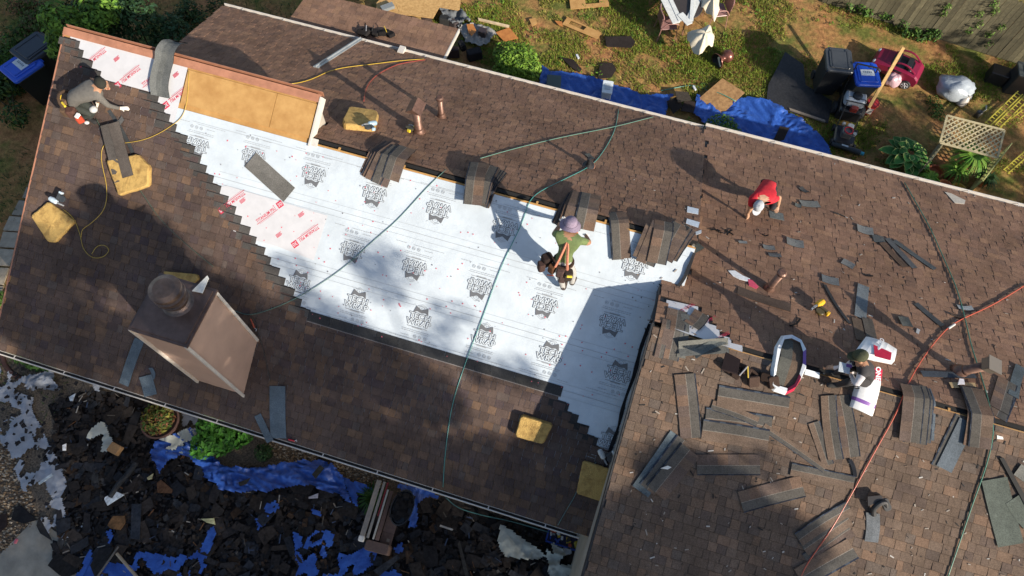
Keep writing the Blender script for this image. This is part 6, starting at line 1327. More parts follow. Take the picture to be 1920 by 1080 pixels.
for z in (.4, 1.5): mb = MB(); bar(mb, (0, .035, z), (L_, .035, z), .04, .08, Vector((0, 0, 1)), (.12, .1, .06)); mb.build('rail', m_fence, t)
o_ = basis(fa, d, Vector((0, 0, 1))); t = thing('climbing_vine', 'thin green vine climbing the wooden fence near the upper right corner', 'vine', Matrix.Identity(4)); mb = MB(); rn = random.Random(44)
for (u_, v_) in [(4.1, .6), (4.2, .9), (4.0, 1.2), (4.3, 1.4), (4.6, .7), (4.75, 1.0), (4.8, .4), (3.2, .9), (3.15, 1.1), (2.1, 1.3), (4.15, 1.6)]: leaves(mb, o_ @ Vector((u_, -.06, v_)), (.12, .05, .15), 34, .04, [(.09, .17, .03), (.06, .12, .02), (.14, .22, .05)], rn)
mb.build('foliage', m_leaf, t, kind='stuff')
# left path of paving stones
m_stone = mat('paving_stone', rough=.9, noise_s=9, amt=.2, attr=True, bump=.3, bs=20); path_o = thing('stone_path', None, None, Matrix.Identity(4)); path_o['kind'] = 'structure'
for i, q in enumerate([[(60, 335), (80, 338), (72, 355), (54, 350)], [(52, 352), (74, 356), (66, 376), (44, 372)], [(38, 377), (60, 380), (50, 406), (24, 404)], [(20, 407), (48, 409), (40, 435), (8, 433)], [(8, 436), (39, 438), (33, 466), (0, 464)], [(-6, 467), (30, 470), (20, 500), (-12, 498)], [(-12, 503), (18, 504), (8, 535), (-20, 533)], [(-20, 538), (8, 538), (2, 566), (-26, 564)]]):
    P = [gp(*p) for p in q]; o = sum(P, Vector())/4; mb = MB(); mb.prism([(p.x-o.x, p.y-o.y) for p in P], 0, .05, jit((.34, .29, .22), .15)); ob = mb.build('paving_stone', m_stone, path_o); ob.location = o
# yellow tree stump / round thing and debris upper left
mb = MB(); mb.lathe([(.42, 0), (.44, .2), (.4, .24), (0, .25)], (.24, .15, .03), n=24); tag(mb.build('round_planter', m_paint, None, Matrix.Translation(gp(140, 18))), 'round ochre planter top among the bushes at the upper left', 'planter')
for i, (a, b) in enumerate([((150, 30), (182, -8)), ((158, 26), (176, -10)), ((208, 2), (238, 28))]):
    A_3, B_3 = gp(*a, h=.3), gp(*b, h=.5); mb = MB(); bar(mb, A_3-A_3, B_3-A_3, .12, .03, Vector((0, 0, 1)), [(.10, .085, .06), (.08, .07, .05), (.35, .4, .42)][i]); o = mb.build('old_plank', m_paint); o.location = A_3; tag(o, ['wide old plank beside the ochre planter', 'second old plank beside the ochre planter', 'pale narrow plank lying across the dark bush'][i], 'plank')
shrub((1, 560), 'small bright plant at the left edge next to the paving stones', many(0, 0, .15, .3, 3, .15, .2, .2, 41), 400, .05, [(.05, .10, .02)], seed=41, cat='plant', name='small_plant')
shrub((8, 600), 'leafy plant tucked against the left roof corner', many(0, 0, .15, .35, 3, .15, .22, .2, 42), 400, .05, GRD+[(.05, .10, .02)], seed=42, cat='plant', name='small_plant')
# ================================================================== FRONT YARD
m_gravel = mat('gravel', (.20, .155, .11), .95, noise_s=26, c2=(.05, .038, .028), bump=.7, bs=30, detail=6)
P = [gp(*q) for q in [(-60, 640), (30, 665), (300, 740), (700, 870), (1200, 1030), (1350, 1700), (-500, 1900)]]
P = [Vector((p.x, p.y, -.012)) for p in P]; mb = MB(); mb.add(P+[p+Vector((0, 0, .008)) for p in P], [tuple(range(7, 14))[::-1]]); tag(mb.build('gravel_bed', m_gravel), None, None, kind='structure')
m_conc = mat('concrete', (.27, .245, .20), .9, noise_s=3, amt=.2, bump=.15, bs=30)
P = [gp(*q, h=.03) for q in [(-40, 1100), (-20, 1060), (66, 972), (128, 1012), (150, 1100)]]; mb = MB(); o = P[0]; mb.prism([(p.x-o.x, p.y-o.y) for p in P], -.06, 0, (.3, .28, .25)); ob = mb.build('concrete_path', m_conc); ob.location = o; ob['kind'] = 'structure'
m_fab = mat('pale_fabric', (.30, .32, .36), .85, noise_s=5, amt=.12, bump=.3, bs=25)
tarp('ground_cloth', [(-20, 660), (20, 700), (50, 712), (100, 700), (115, 735), (95, 730), (60, 740), (70, 790), (95, 830), (130, 910), (110, 950), (80, 900), (50, 925), (20, 850), (-10, 800), (-20, 740)], 'large torn pale grey ground cloth littered with shingle bits at the lower left', (.4, .45, .5), amp=.08, h=.02, cat='ground cloth', mt=m_fab, holes=.12)
tarp('ground_cloth', [(10, 790), (60, 780), (82, 800), (75, 850), (68, 870), (64, 910), (52, 926), (36, 900), (20, 850)], 'flat pale grey cloth strip between gravel and black debris', (.4, .45, .5), amp=.04, h=.05, cat='ground cloth', mt=m_fab, holes=.35)
tarp('ground_cloth', [(72, 965), (100, 940), (120, 935), (125, 960), (137, 995), (160, 985), (150, 1000), (110, 1020), (95, 1005)], 'pale cloth piece lying beside the concrete path', (.4, .45, .5), amp=.05, h=.05, cat='ground cloth', mt=m_fab, holes=.3)
tarp('ground_cloth', [(50, 712), (100, 700), (108, 702), (115, 735), (96, 732), (84, 726), (62, 735)], 'tented pale cloth fold near the left corner of the roof', (.4, .45, .5), amp=.25, h=.08, cat='ground cloth', mt=m_fab)
tarp('ground_cloth', [(170, 712), (185, 708), (210, 720), (205, 728), (195, 725), (190, 740), (180, 732)], 'small torn pale cloth at the front eave left of the chimney', (.4, .45, .5), amp=.06, h=.1, cat='ground cloth', mt=m_fab, holes=.25)
tarp('ground_cloth', [(345, 765), (380, 775), (372, 795), (350, 815), (330, 840), (322, 836), (345, 800)], 'pale cloth beside the round planter under the eave', (.4, .45, .5), amp=.06, h=.08, cat='ground cloth', mt=m_fab, holes=.4)
tarp('ground_cloth', [(220, 722), (240, 728), (246, 733), (228, 732)], 'thin pale cloth edge under the front eave', (.4, .45, .5), amp=.06, h=.2, cat='ground cloth', mt=m_fab)
wc = (.40, .42, .38)
m_wc = mat('white_cloth', wc, .85, noise_s=5, amt=.1, bump=.3, bs=25)
tarp('white_sheet', [(177, 825), (200, 796), (215, 808), (226, 835), (222, 850), (202, 852), (205, 818), (190, 828)], 'crumpled white sheet under the cardboard box', wc, amp=.12, h=.25, cat='sheet', mt=m_wc)
tarp('white_sheet', [(305, 830), (350, 812), (375, 808), (376, 825), (352, 835), (352, 858), (340, 848), (315, 850), (328, 838)], 'crumpled white sheet lying over the blue tarpaulin by the bush', wc, amp=.1, h=.22, cat='sheet', mt=m_wc)
tarp('white_sheet', [(935, 985), (950, 990), (985, 1015), (1022, 1045), (1000, 1050), (950, 1046), (935, 1030)], 'pale sheet lying in the dark debris below the front gutter', wc, amp=.1, h=.2, cat='sheet', mt=m_wc)
tarp('white_sheet', [(1020, 1030), (1040, 1020), (1055, 1040), (1050, 1062), (1070, 1060), (1085, 1036), (1100, 1042), (1095, 1066), (1060, 1085), (1030, 1085), (1025, 1058)], 'crumpled cream cloth beside the tool tray at the wing corner', (.5, .47, .4), amp=.16, h=.2, cat='sheet', mt=m_wc, holes=.4)
tarp('blue_tarpaulin', [(288, 850), (300, 832), (330, 818), (372, 808), (378, 830), (405, 862), (430, 878), (480, 882), (520, 874), (560, 868), (600, 866), (625, 872), (642, 892), (655, 925), (664, 948), (640, 930), (590, 915), (540, 916), (500, 926), (455, 926), (420, 920), (395, 898), (370, 866), (345, 858), (325, 868), (305, 890)], 'long bunched blue tarpaulin edge running below the front gutter', BLUE, mt=m_tarp, amp=.26, h=.12, fr=2.0, aniso=(.7, 2.2))
tarp('blue_tarpaulin', [(640, 895), (700, 915), (712, 920), (700, 948), (668, 950)], 'small blue tarpaulin end between the bunched tarpaulin and the grass tuft', BLUE, mt=m_tarp, amp=.1, h=.1, holes=.3)
tarp('blue_tarpaulin', [(745, 915), (790, 915), (830, 940), (800, 938), (786, 950), (788, 990), (768, 996), (775, 940)], 'blue plastic hanging out of the black tub below the gutter', BLUE, mt=m_tarp, amp=.12, h=.4)
tarp('blue_tarpaulin', [(552, 1000), (580, 1010), (595, 995), (630, 1000), (625, 1035), (660, 1040), (690, 1028), (710, 1035), (700, 1060), (640, 1095), (560, 1095), (556, 1040)], 'torn blue tarpaulin patch in the black debris at the bottom middle', BLUE, mt=m_tarp, amp=.05, h=.1, holes=.22)
tarp('blue_tarpaulin', [(140, 1095), (160, 1060), (185, 1048), (250, 1062), (262, 1035), (330, 1042), (375, 1030), (405, 985), (408, 1000), (392, 1060), (370, 1095)], 'torn blue tarpaulin patch in the black debris at the bottom left', BLUE, mt=m_tarp, amp=.05, h=.1, holes=.15)
for q, lab in [([(498, 948), (520, 940), (528, 952), (515, 966), (502, 962)], 'blue plastic patch below the bunched tarpaulin'), ([(482, 975), (508, 968), (500, 985), (486, 995)], 'small blue plastic patch at the lower middle left'), ([(584, 955), (602, 960), (606, 975), (590, 965)], 'small blue plastic patch in the middle of the debris'), ([(205, 998), (216, 995), (218, 1008), (210, 1020)], 'small blue plastic patch by the brown bark piece'), ([(170, 1040), (180, 1020), (176, 1050), (160, 1085), (148, 1085)], 'narrow blue plastic strip beside the gravel'), ([(740, 1028), (755, 1018), (758, 1030), (746, 1038)], 'blue plastic scrap right of the long bench'), ([(715, 1075), (740, 1068), (756, 1075), (750, 1092), (720, 1092)], 'blue plastic patch at the bottom edge right of the bench')]:
    tarp('blue_plastic_scrap', q, lab, BLUE, mt=m_tarp, amp=.04, h=.12, cat='plastic scrap', res=.04)
# black torn-off shingle debris
rn = random.Random(21); field = [gp(*q) for q in [(150, 735), (250, 735), (300, 765), (300, 830), (340, 845), (385, 860), (420, 890), (520, 895), (600, 885), (645, 900), (720, 950), (840, 935), (960, 975), (1100, 1010), (1130, 1200), (400, 1200), (165, 1180), (155, 1060), (100, 1030), (120, 990), (110, 960), (135, 900), (80, 860), (110, 810), (90, 760)]]
fieldp = [(p.x, p.y) for p in field]; xs = [p[0] for p in fieldp]; ys = [p[1] for p in fieldp]
m_deb = mat('debris', rough=.9, noise_s=16, amt=.4, attr=True, bump=.4, bs=60, spec=.15)
P = [Vector((x, y, .006)) for x, y in fieldp]; mb = MB(); mb.add(P, [tuple(range(len(P)))], (.012, .010, .010)); tag(mb.build('debris_bed', m_deb), None, None, kind='structure')
mb = MB(); cnt = 0
DC = [(.020, .018, .018)]*6+[(.027, .022, .020)]*5+[(.034, .026, .021), (.026, .028, .034), (.023, .025, .031), (.046, .029, .019), (.040, .040, .041), (.030, .031, .035)]
while cnt < 9000:
    x, y = rn.uniform(min(xs), max(xs)), rn.uniform(min(ys), max(ys))
    if not inpoly(x, y, fieldp): continue
    cnt += 1; L_, W_ = rn.choice([(rn.uniform(.04, .12), rn.uniform(.02, .07))]*5+[(rn.uniform(.12, .30), rn.uniform(.07, .2))])
    e = Matrix.Translation((x, y, rn.uniform(.01, .07)+.05*max(0, noise.noise(Vector((x*1.5, y*1.5, 0)))))) @ Matrix.Rotation(rn.uniform(0, 6.3), 4, 'Z') @ Matrix.Rotation(rn.uniform(-.2, .2), 4, 'X') @ Matrix.Rotation(rn.uniform(-.2, .2), 4, 'Y')
    c = jit(rn.choice(DC), .3); k = rn.uniform(.6, 1); mb.prism([(-L_/2, -W_/2), (L_/2*k, -W_/2*rn.uniform(.7, 1)), (L_/2, W_/2*rn.uniform(.5, 1)), (-L_/2*rn.uniform(.6, 1), W_/2)], 0, .006, c, M=e)
for i in range(380):
    x, y = rn.uniform(min(xs), max(xs)), rn.uniform(min(ys), max(ys))
    if inpoly(x, y, fieldp):
        L_ = rn.uniform(.03, .18); e = Matrix.Translation((x, y, rn.uniform(.08, .14))) @ Matrix.Rotation(rn.uniform(0, 6.3), 4, 'Z'); mb.box((0, 0, 0), (L_, rn.uniform(.008, .025), .01), rn.choice([(.16, .14, .12), (.10, .085, .07), (.3, .28, .25), (.05, .07, .12), (.12, .06, .03)]), M=e)
for i in range(420):
    x, y = rn.uniform(min(xs), max(xs)), rn.uniform(min(ys), max(ys))
    if inpoly(x, y, fieldp):
        L_, W_ = rn.uniform(.2, .5), rn.uniform(.1, .3); e = Matrix.Translation((x, y, rn.uniform(.06, .12))) @ Matrix.Rotation(rn.uniform(0, 6.3), 4, 'Z') @ Matrix.Rotation(rn.uniform(-.1, .1), 4, 'X') @ Matrix.Rotation(rn.uniform(-.1, .1), 4, 'Y')
        mb.prism([(-L_/2, -W_/2), (0, -W_/2*rn.uniform(.8, 1.1)), (L_/2*rn.uniform(.7, 1), -W_/2*rn.uniform(.6, 1)), (L_/2, W_/2*rn.uniform(.5, 1)), (L_*.1, W_/2*rn.uniform(.7, 1.1)), (-L_/2*rn.uniform(.6, 1), W_/2)], 0, .006, jit(rn.choice([(.024, .022, .023), (.030, .025, .023), (.036, .029, .025), (.027, .029, .035)]), .25), M=e)
tag(mb.build('torn_shingle_debris', m_deb), 'black heap of torn off shingle debris below the front eave', 'debris', kind='stuff')
mb = MB(); P_ = [(p.x, p.y) for p in [gp(*q) for q in [(-10, 690), (150, 700), (150, 800), (130, 1000), (90, 1000), (-10, 800)]]]
for i in range(420):
    x, y = rn.uniform(-12.5, -9), rn.uniform(-2, 3)
    if inpoly(x, y, P_):
        L_ = rn.uniform(.03, .13); e = Matrix.Translation((x, y, .12+rn.uniform(0, .03))) @ Matrix.Rotation(rn.uniform(0, 6.3), 4, 'Z'); mb.prism([(-L_/2, -L_*.3), (L_/2, -L_*rn.uniform(.1, .4)), (L_/2, L_*.3), (-L_*.2, L_*rn.uniform(.2, .5))], 0, .006, jit((.022, .02, .021), .3), M=e)
tag(mb.build('shingle_bits', m_deb), 'black shingle bits scattered over the pale ground cloth', 'debris', kind='stuff')
# pebbles
mb = MB()
def inpx(x, y, P): return inpoly(x, y, P)
for poly, n in [([(-5, 800), (20, 840), (60, 930), (75, 975), (0, 1045), (-10, 900)], 900), ([(505, 828), (560, 830), (640, 860), (735, 890), (715, 915), (650, 900), (600, 862), (520, 870)], 900), ([(140, 985), (170, 980), (160, 1070), (135, 1080), (115, 1040)], 250)]:
    PP = [gp(*q) for q in poly]; P2 = [(p.x, p.y) for p in PP]; xa, xb, ya, yb = min(p[0] for p in P2), max(p[0] for p in P2), min(p[1] for p in P2), max(p[1] for p in P2); k = 0
    while k < n:
        x, y = rn.uniform(xa, xb), rn.uniform(ya, yb)
        if inpoly(x, y, P2): k += 1; s_ = rn.uniform(.012, .032); mb.box((x, y, s_*.5), (s_*2, s_*1.4, s_*1.2), jit(rn.choice([(.30, .22, .14), (.40, .34, .26), (.14, .10, .07), (.22, .15, .09)]), .2), taper=.5)
tag(mb.build('pebbles', m_deb), 'tan gravel pebbles showing beside the debris', 'gravel', kind='stuff')
# bigger single items in the debris
simplebox('cardboard_box', (219, 843), (232, 850), (.24, .2, .14), (.30, .18, .09), 'brown cardboard box lying on the crumpled white sheet', 'box', h=.3, mt=m_cloth)
mb = MB(); mb.tube(smoothpath([gp(256, 866, h=.25), gp(240, 888, h=.22), (gp(222, 908, h=.2)), gp(207, 932, h=.16)], 4), .055, (.03, .032, .036), n=10); tag(mb.build('rolled_felt', m_deb, smooth=True), 'black rolled roofing felt tube lying across the debris', 'roll')
for q, c, lab, cat, hh in [([(198, 932), (219, 922), (234, 928), (202, 948), (196, 936)], (.55, .60, .64), 'white triangular card at the end of the black roll', 'card', .15), ([(118, 835), (125, 832), (124, 845), (118, 845)], (.7, .7, .7), 'small white paper in the debris', 'paper', .15),
        ([(130, 745), (142, 738), (137, 752), (132, 752)], (.5, .55, .6), 'white card corner near the torn pale cloth', 'card', .12), ([(186, 805), (194, 792), (203, 799), (195, 805)], (.07, .085, .11), 'grey square slab touching the crumpled white sheet', 'slab', .2),
        ([(202, 985), (212, 968), (234, 967), (236, 980), (226, 994), (208, 991)], (.14, .075, .035), 'brown bark like board chunk in the debris', 'board', .13), ([(295, 905), (303, 900), (324, 918), (322, 925), (296, 924)], (.11, .055, .03), 'brown splintered board chunk in the middle of the debris', 'board', .13),
        ([(247, 945), (265, 945), (263, 1012), (246, 1010)], (.03, .035, .045), 'dark framed panel lying in the debris', 'panel', .13), ([(579, 932), (597, 925), (596, 934), (579, 935)], (.45, .42, .45), 'pale rectangular tile on the debris below the bunched tarpaulin', 'tile', .14),
        ([(276, 896), (288, 888), (285, 898), (278, 900)], (.45, .40, .22), 'yellow foam crumb in the debris left of the blue tarpaulin', 'foam scrap', .13), ([(377, 973), (402, 972), (404, 984), (388, 980)], (.50, .47, .25), 'pale yellow foam scrap in the debris above the blue patch', 'foam scrap', .13),
        ([(72, 905), (98, 888), (100, 892), (74, 909)], (.45, .5, .52), 'thin white metal strip at the edge of the pale cloth', 'metal strip', .13), ([(74, 970), (96, 1010), (98, 1014), (76, 1000), (69, 985)], (.02, .02, .022), 'black curved shingle piece on the concrete path edge', 'shingle', .08),
        ([(90, 1060), (108, 1036), (145, 1055), (150, 1072), (120, 1085)], (.015, .014, .014), 'black felt piece lying on the concrete path', 'felt', .08), ([(0, 965), (14, 962), (14, 985), (0, 1000)], (.03, .02, .018), 'dark square scrap on the gravel at the left edge', 'scrap', .05),
        ([(28, 950), (40, 948), (60, 965), (70, 975), (45, 982), (22, 975)], (.013, .013, .015), 'black torn felt on the gravel by the path', 'felt', .05), ([(170, 1060), (186, 1030), (214, 1026), (196, 1060), (180, 1085)], (.018, .018, .02), 'long black shingle over the blue patch at the bottom left', 'shingle', .16),
        ([(585, 890), (600, 872), (608, 878), (592, 898)], (.04, .04, .035), 'dark shingle scrap lying on the bunched blue tarpaulin', 'shingle', .32), ([(447, 905), (470, 896), (462, 908), (450, 912)], (.03, .03, .03), 'small dark scrap at the left on the bunched blue tarpaulin', 'shingle', .32),
        ([(565, 843), (583, 843), (581, 849), (566, 848)], (.40, .42, .44), 'pale grey metal tab on the gravel under the gutter', 'metal tab', .1), ([(596, 850), (612, 853), (620, 868), (598, 862)], (.025, .022, .02), 'black flat scrap on the gravel by the tarpaulin', 'scrap', .1),
        ([(700, 1070), (745, 1040), (750, 1046), (712, 1080)], (.04, .042, .048), 'dark plank crossing the debris right of the bench', 'plank', .2), ([(826, 984), (850, 992), (848, 995), (824, 987)], (.4, .38, .35), 'thin pale stick in the debris below the gutter', 'stick', .2), ([(862, 1014), (880, 1080), (872, 1080), (858, 1020)], (.05, .045, .04), 'thin dark stick in the debris below the gutter', 'stick', .2)]:
    P = [gp(*p, h=hh) for p in q]; o = sum(P, Vector())/len(P); mb = MB(); mb.prism([(p.x-o.x, p.y-o.y) for p in P], 0, .02, c); ob = mb.build(cat.replace(' ', '_')+'_piece', m_deb, None, Matrix.Translation(o) @ Matrix.Rotation(rn.uniform(-.06, .06), 4, 'X')); tag(ob, lab, cat)
def polebar(a, b, h_, w_, c, label, cat, name):
    A_4, B_4 = gp(*a, h=h_), gp(*b, h=h_+.1); mb = MB(); mb.tube([A_4-A_4, B_4-A_4], w_, c, n=8); o = mb.build(name, m_paint); o.location = A_4; tag(o, label, cat)
polebar((219, 1038), (262, 1088), .25, .03, (.34, .27, .19), 'tan wooden pole sticking up from the bottom edge over the blue patch', 'pole', 'wooden_pole'); polebar((222, 1025), (182, 1082), .2, .02, (.12, .11, .1), 'dark thin pole beside the tan pole at the bottom edge', 'pole', 'thin_pole')
# round planter with plants at the eave
t = thing('round_planter', 'round brown planter full of mixed plants under the front eave', 'planter', Matrix.Translation(gp(312, 795))); mb = MB(); mb.lathe([(.30, 0), (.40, .3), (.41, .34), (.37, .34), (.34, .25), (0, .24)], (.10, .055, .045), n=28); mb.build('pot', m_paint, t)
mb = MB(); leaves(mb, (-.05, .02, .38), (.36, .36, .16), 900, .05, [(.05, .09, .02), (.12, .10, .03), (.14, .06, .03), (.04, .07, .015), (.16, .15, .03)], rn); mb.build('foliage', m_leaf, t, kind='stuff')
# bench and tub
a, b = gp(726, 905, h=.45), gp(694, 1010, h=.45); t = thing('garden_bench', 'long weathered bench with pale rails and brown side panels below the front gutter', 'bench', basis(Vector((a.x, a.y, 0)), b-a, Vector((0, 0, 1)))); L_ = (b-a).length
for y, w_, z, c, nm in [(-.16, .10, .5, (.27, .24, .21), 'rail'), (-.05, .05, .47, (.30, .28, .25), 'slat'), (.02, .03, .46, (.22, .03, .04), 'red_trim'), (.07, .035, .48, (.42, .40, .36), 'slat'), (.14, .08, .43, (.14, .09, .075), 'slat')]:
    mb = MB(); bar(mb, (0 if y < .03 else L_*.12, y, z), (L_*(1 if y != .02 else .6), y, z), w_, .03, Vector((0, 0, 1)), c); mb.build(nm, m_paint, t)
for i in range(4): mb = MB(); mb.box((L_*(.25+.23*i), .30, .30), (L_*.225, .24, .03), jit((.13, .085, .07), .1)); o = mb.build('side_panel', m_paint, t)
for x in (.08, L_-.06): mb = MB(); mb.box((x, -.16, .25), (.06, .06, .5), (.2, .17, .14)); mb.box((x, .34, .16), (.06, .06, .32), (.2, .17, .14)); mb.build('leg', m_paint, t)
mb = MB(); mb.rbox((L_+.04, -.16, .5), (.12, .12, .1), .03, (.50, .50, .49)); mb.build('white_post_cap', m_gloss, t); mb = MB(); mb.rbox((L_+.12, .18, .25), (.2, .5, .4), .04, (.13, .085, .07)); mb.build('end_panel', m_paint, t)
t = thing('debris_tub', 'black oval tub full of old shingle debris beside the bench', 'tub', Matrix.Translation(gp(760, 958, h=.1))); mb = MB(); prof = [(.24, 0), (.30, .55), (.32, .58), (.30, .58), (.27, .5), (0, .5)]
vs = [(r_*.72*math.cos(2*math.pi*i/24), r_*1.15*math.sin(2*math.pi*i/24), z) for r_, z in prof for i in range(24)]; mb.add(vs, [(l*24+i, l*24+(i+1) % 24, (l+1)*24+(i+1) % 24, (l+1)*24+i) for l in range(5) for i in range(24)], (.03, .032, .035)); mb.build('tub_body', m_gloss, t)
mb = MB()
for i in range(60): mb.box((rn.uniform(-.16, .16), rn.uniform(-.26, .26), .54+rn.uniform(0, .04)), (rn.uniform(.05, .14), rn.uniform(.04, .1), .01), jit((.016, .015, .016), .3), M=None)
mb.build('debris_fill', m_deb, t, kind='stuff')
o = gp(700, 935); t = thing('grass_tuft', 'tall spiky dark grass tuft left of the bench', 'plant', Matrix.Translation(o)); mb = MB(); spiky(mb, (0, 0, .05), 260, .45, [(.03, .08, .02), (.05, .11, .025), (.02, .05, .015)], rn, .008, .9); mb.build('foliage', m_leaf, t, kind='stuff')
# tool tray under the gutter at the wing corner
t = thing('tool_tray', 'blue tray full of small tools and fittings at the wing corner under the gutter', 'tray', gM((1060, 1008), (1085, 1016))); mb = MB(); mb.box((0, 0, .1), (.75, .4, .03), (.01, .02, .08))
for y in (-.2, .2): mb.box((0, y, .15), (.78, .03, .1), (.015, .05, .28))
for x in (-.38, .38): mb.box((x, 0, .15), (.03, .4, .1), (.015, .05, .28))
mb.build('tray_body', m_gloss, t)
for i in range(26): mb = MB(); c = rn.choice([(.5, .5, .5), (.45, .3, .03), (.03, .03, .03), (.02, .06, .3), (.3, .05, .03), (.2, .2, .2)]); mb.rbox((0, 0, 0), (rn.uniform(.04, .12), rn.uniform(.03, .07), rn.uniform(.03, .08)), .012, c); o = mb.build('small_tool', m_gloss, t); o.matrix_basis = Matrix.Translation((rn.uniform(-.32, .32), rn.uniform(-.15, .15), .16)) @ Matrix.Rotation(rn.uniform(0, 6), 4, 'Z')
for px, c, lab in [((1062, 1034), (.35, .38, .4), 'pale tool case beside the cream cloth'), ((1092, 1032), (.02, .05, .22), 'small blue bottle at the wing corner'), ((1083, 1022), (.35, .28, .03), 'yellow green tool lump at the wing corner')]:
    mb = MB(); mb.rbox((0, 0, .1), (.18, .15, .2), .04, c); tag(mb.build('tool_case', m_gloss, None, Matrix.Translation(gp(*px)) @ Matrix.Rotation(.5, 4, 'Z')), lab, 'tool case')
mb = MB(); mb.rbox((0, 0, .03), (.10, .06, .05), .02, (.5, .12, .15)); tag(mb.build('pink_bottle', m_gloss, None, gM((32, 1015), (36, 1006))), 'small pink bottle on the gravel beside the concrete path', 'bottle')
# reddish garden edging at the left corner
mb = MB(); mb.tube(smoothpath([gp(2, 655), gp(10, 685), gp(30, 705), gp(52, 714)], 4), .06, (.07, .035, .03), n=8); tag(mb.build('bed_edging', m_paint, smooth=True), 'reddish brown curved bed edging at the left roof corner', 'edging')
# hose end under the gutter
mb = MB(); mb.tube(smoothpath([gp(835, 932, h=.3), gp(860, 952, h=.2), gp(905, 966, h=.2), gp(960, 978, h=.15), gp(1030, 998, h=.2)], 4), .01, (.05, .15, .15)); tag(mb.build('air_hose', m_gloss, smooth=True), 'teal hose lying over the ground debris below the front gutter', 'hose')
mb = MB(); mb.tube(smoothpath([gp(1240, 170), gp(1275, 163), gp(1300, 160), gp(1318, 166), gp(1326, 160), gp(1316, 156), gp(1322, 168), gp(1350, 175, h=.15), gp(1380, 190, h=.16)], 4), .012, (.08, .28, .2)); tag(mb.build('green_cord', m_gloss, smooth=True), 'green cord crossing the grass and the cornerwise board', 'cord')
# ================================================================== GRASS
mb = MB(); rn = random.Random(77); zone = [gp(*q) for q in [(820, -60), (700, 40), (860, 60), (870, 110), (1300, 240), (1600, 310), (1700, 335), (1960, 400), (1960, 130), (1560, 0), (1500, -80)]]; zp = [(p.x, p.y) for p in zone]; xs = [p[0] for p in zp]; ys = [p[1] for p in zp]
EXC = [[(p_.x, p_.y) for p_ in [gp(*q) for q in e_]] for e_ in ([(1472, 98), (1506, 122), (1510, 160), (1560, 190), (1552, 232), (1436, 196), (1440, 160)], [(1305, 180), (1350, 215), (1390, 185), (1440, 192), (1500, 225), (1540, 262), (1570, 312), (1480, 295), (1330, 250), (1300, 215)], [(1016, 125), (1095, 142), (1205, 180), (1262, 178), (1245, 230), (1010, 168)], [(1134, 70), (1191, 79), (1184, 90), (1137, 88)])]; gn = 0; GC = [(.13, .18, .018), (.10, .16, .015), (.19, .21, .03), (.27, .23, .055), (.31, .22, .08), (.08, .13, .012)]
for _ in range(270000):
    x, y = rn.uniform(min(xs), max(xs)), rn.uniform(min(ys), max(ys))
    if not inpoly(x, y, zp) or any(inpoly(x, y, e_) for e_ in EXC): continue
    d = noise.noise(Vector((x*.55, y*.55, 4)))+.55*noise.noise(Vector((x*1.7, y*1.7, 9)))+.3*noise.noise(Vector((x*5, y*5, 2)))
    right = max(0, min(1, (x-3.5)/3)); th = -.10+.30*right
    if d < th+rn.uniform(-.16, .16): continue
    a = rn.uniform(0, 6.28); h_ = rn.uniform(.03, .075); w_ = rn.uniform(.006, .013); lx, ly = math.cos(a)*h_*rn.uniform(.3, 1.2), math.sin(a)*h_*rn.uniform(.3, 1.2); px_, py_ = -math.sin(a)*w_, math.cos(a)*w_
    k = min(len(GC)-1, max(0, int(rn.gauss(2.2-d*3.2, 1.2)))); c = GC[k]; mb.add([(x-px_, y-py_, 0), (x+px_, y+py_, 0), (x+lx, y+ly, h_)], [(0, 1, 2)], jit(c, .25)); gn += 1
tag(mb.build('grass', m_leaf), 'patchy green and straw coloured grass in the back yard', 'grass', kind='stuff')
mb = MB()
for _ in range(2600):
    x, y = rn.uniform(min(xs), max(xs)), rn.uniform(min(ys), max(ys))
    if inpoly(x, y, zp) and noise.noise(Vector((x*.9, y*.9, 14))) > .12 and x < 6 and not any(inpoly(x, y, e_) for e_ in EXC):
        for q in range(4): leaves(mb, (x+rn.uniform(-.07, .07), y+rn.uniform(-.07, .07), .05), (.04, .04, .03), 3, .03, [(.13, .24, .03), (.09, .18, .025)], rn)
tag(mb.build('clover_patches', m_leaf), 'bright green clover patches in the grass', 'clover', kind='stuff')
# left yard and shaded side: sparse blades and fallen leaves
mb = MB()
for _ in range(26000):
    x, y = rn.uniform(-19, -8.5), rn.uniform(0, 18)
    if x > -10.4 and y < 11: continue
    if noise.noise(Vector((x*.6, y*.6, 4))) < -.05+rn.uniform(-.2, .2): continue
    a = rn.uniform(0, 6.28); h_ = rn.uniform(.04, .12); w_ = rn.uniform(.008, .018); mb.add([(x-math.sin(a)*w_, y+math.cos(a)*w_, 0), (x+math.sin(a)*w_, y-math.cos(a)*w_, 0), (x+math.cos(a)*h_, y+math.sin(a)*h_, h_)], [(0, 1, 2)], jit(rn.choice([(.04, .075, .02), (.03, .055, .015), (.07, .08, .03)]), .25))
tag(mb.build('side_yard_grass', m_leaf), 'sparse dark grass and weeds in the shaded side yard', 'grass', kind='stuff')
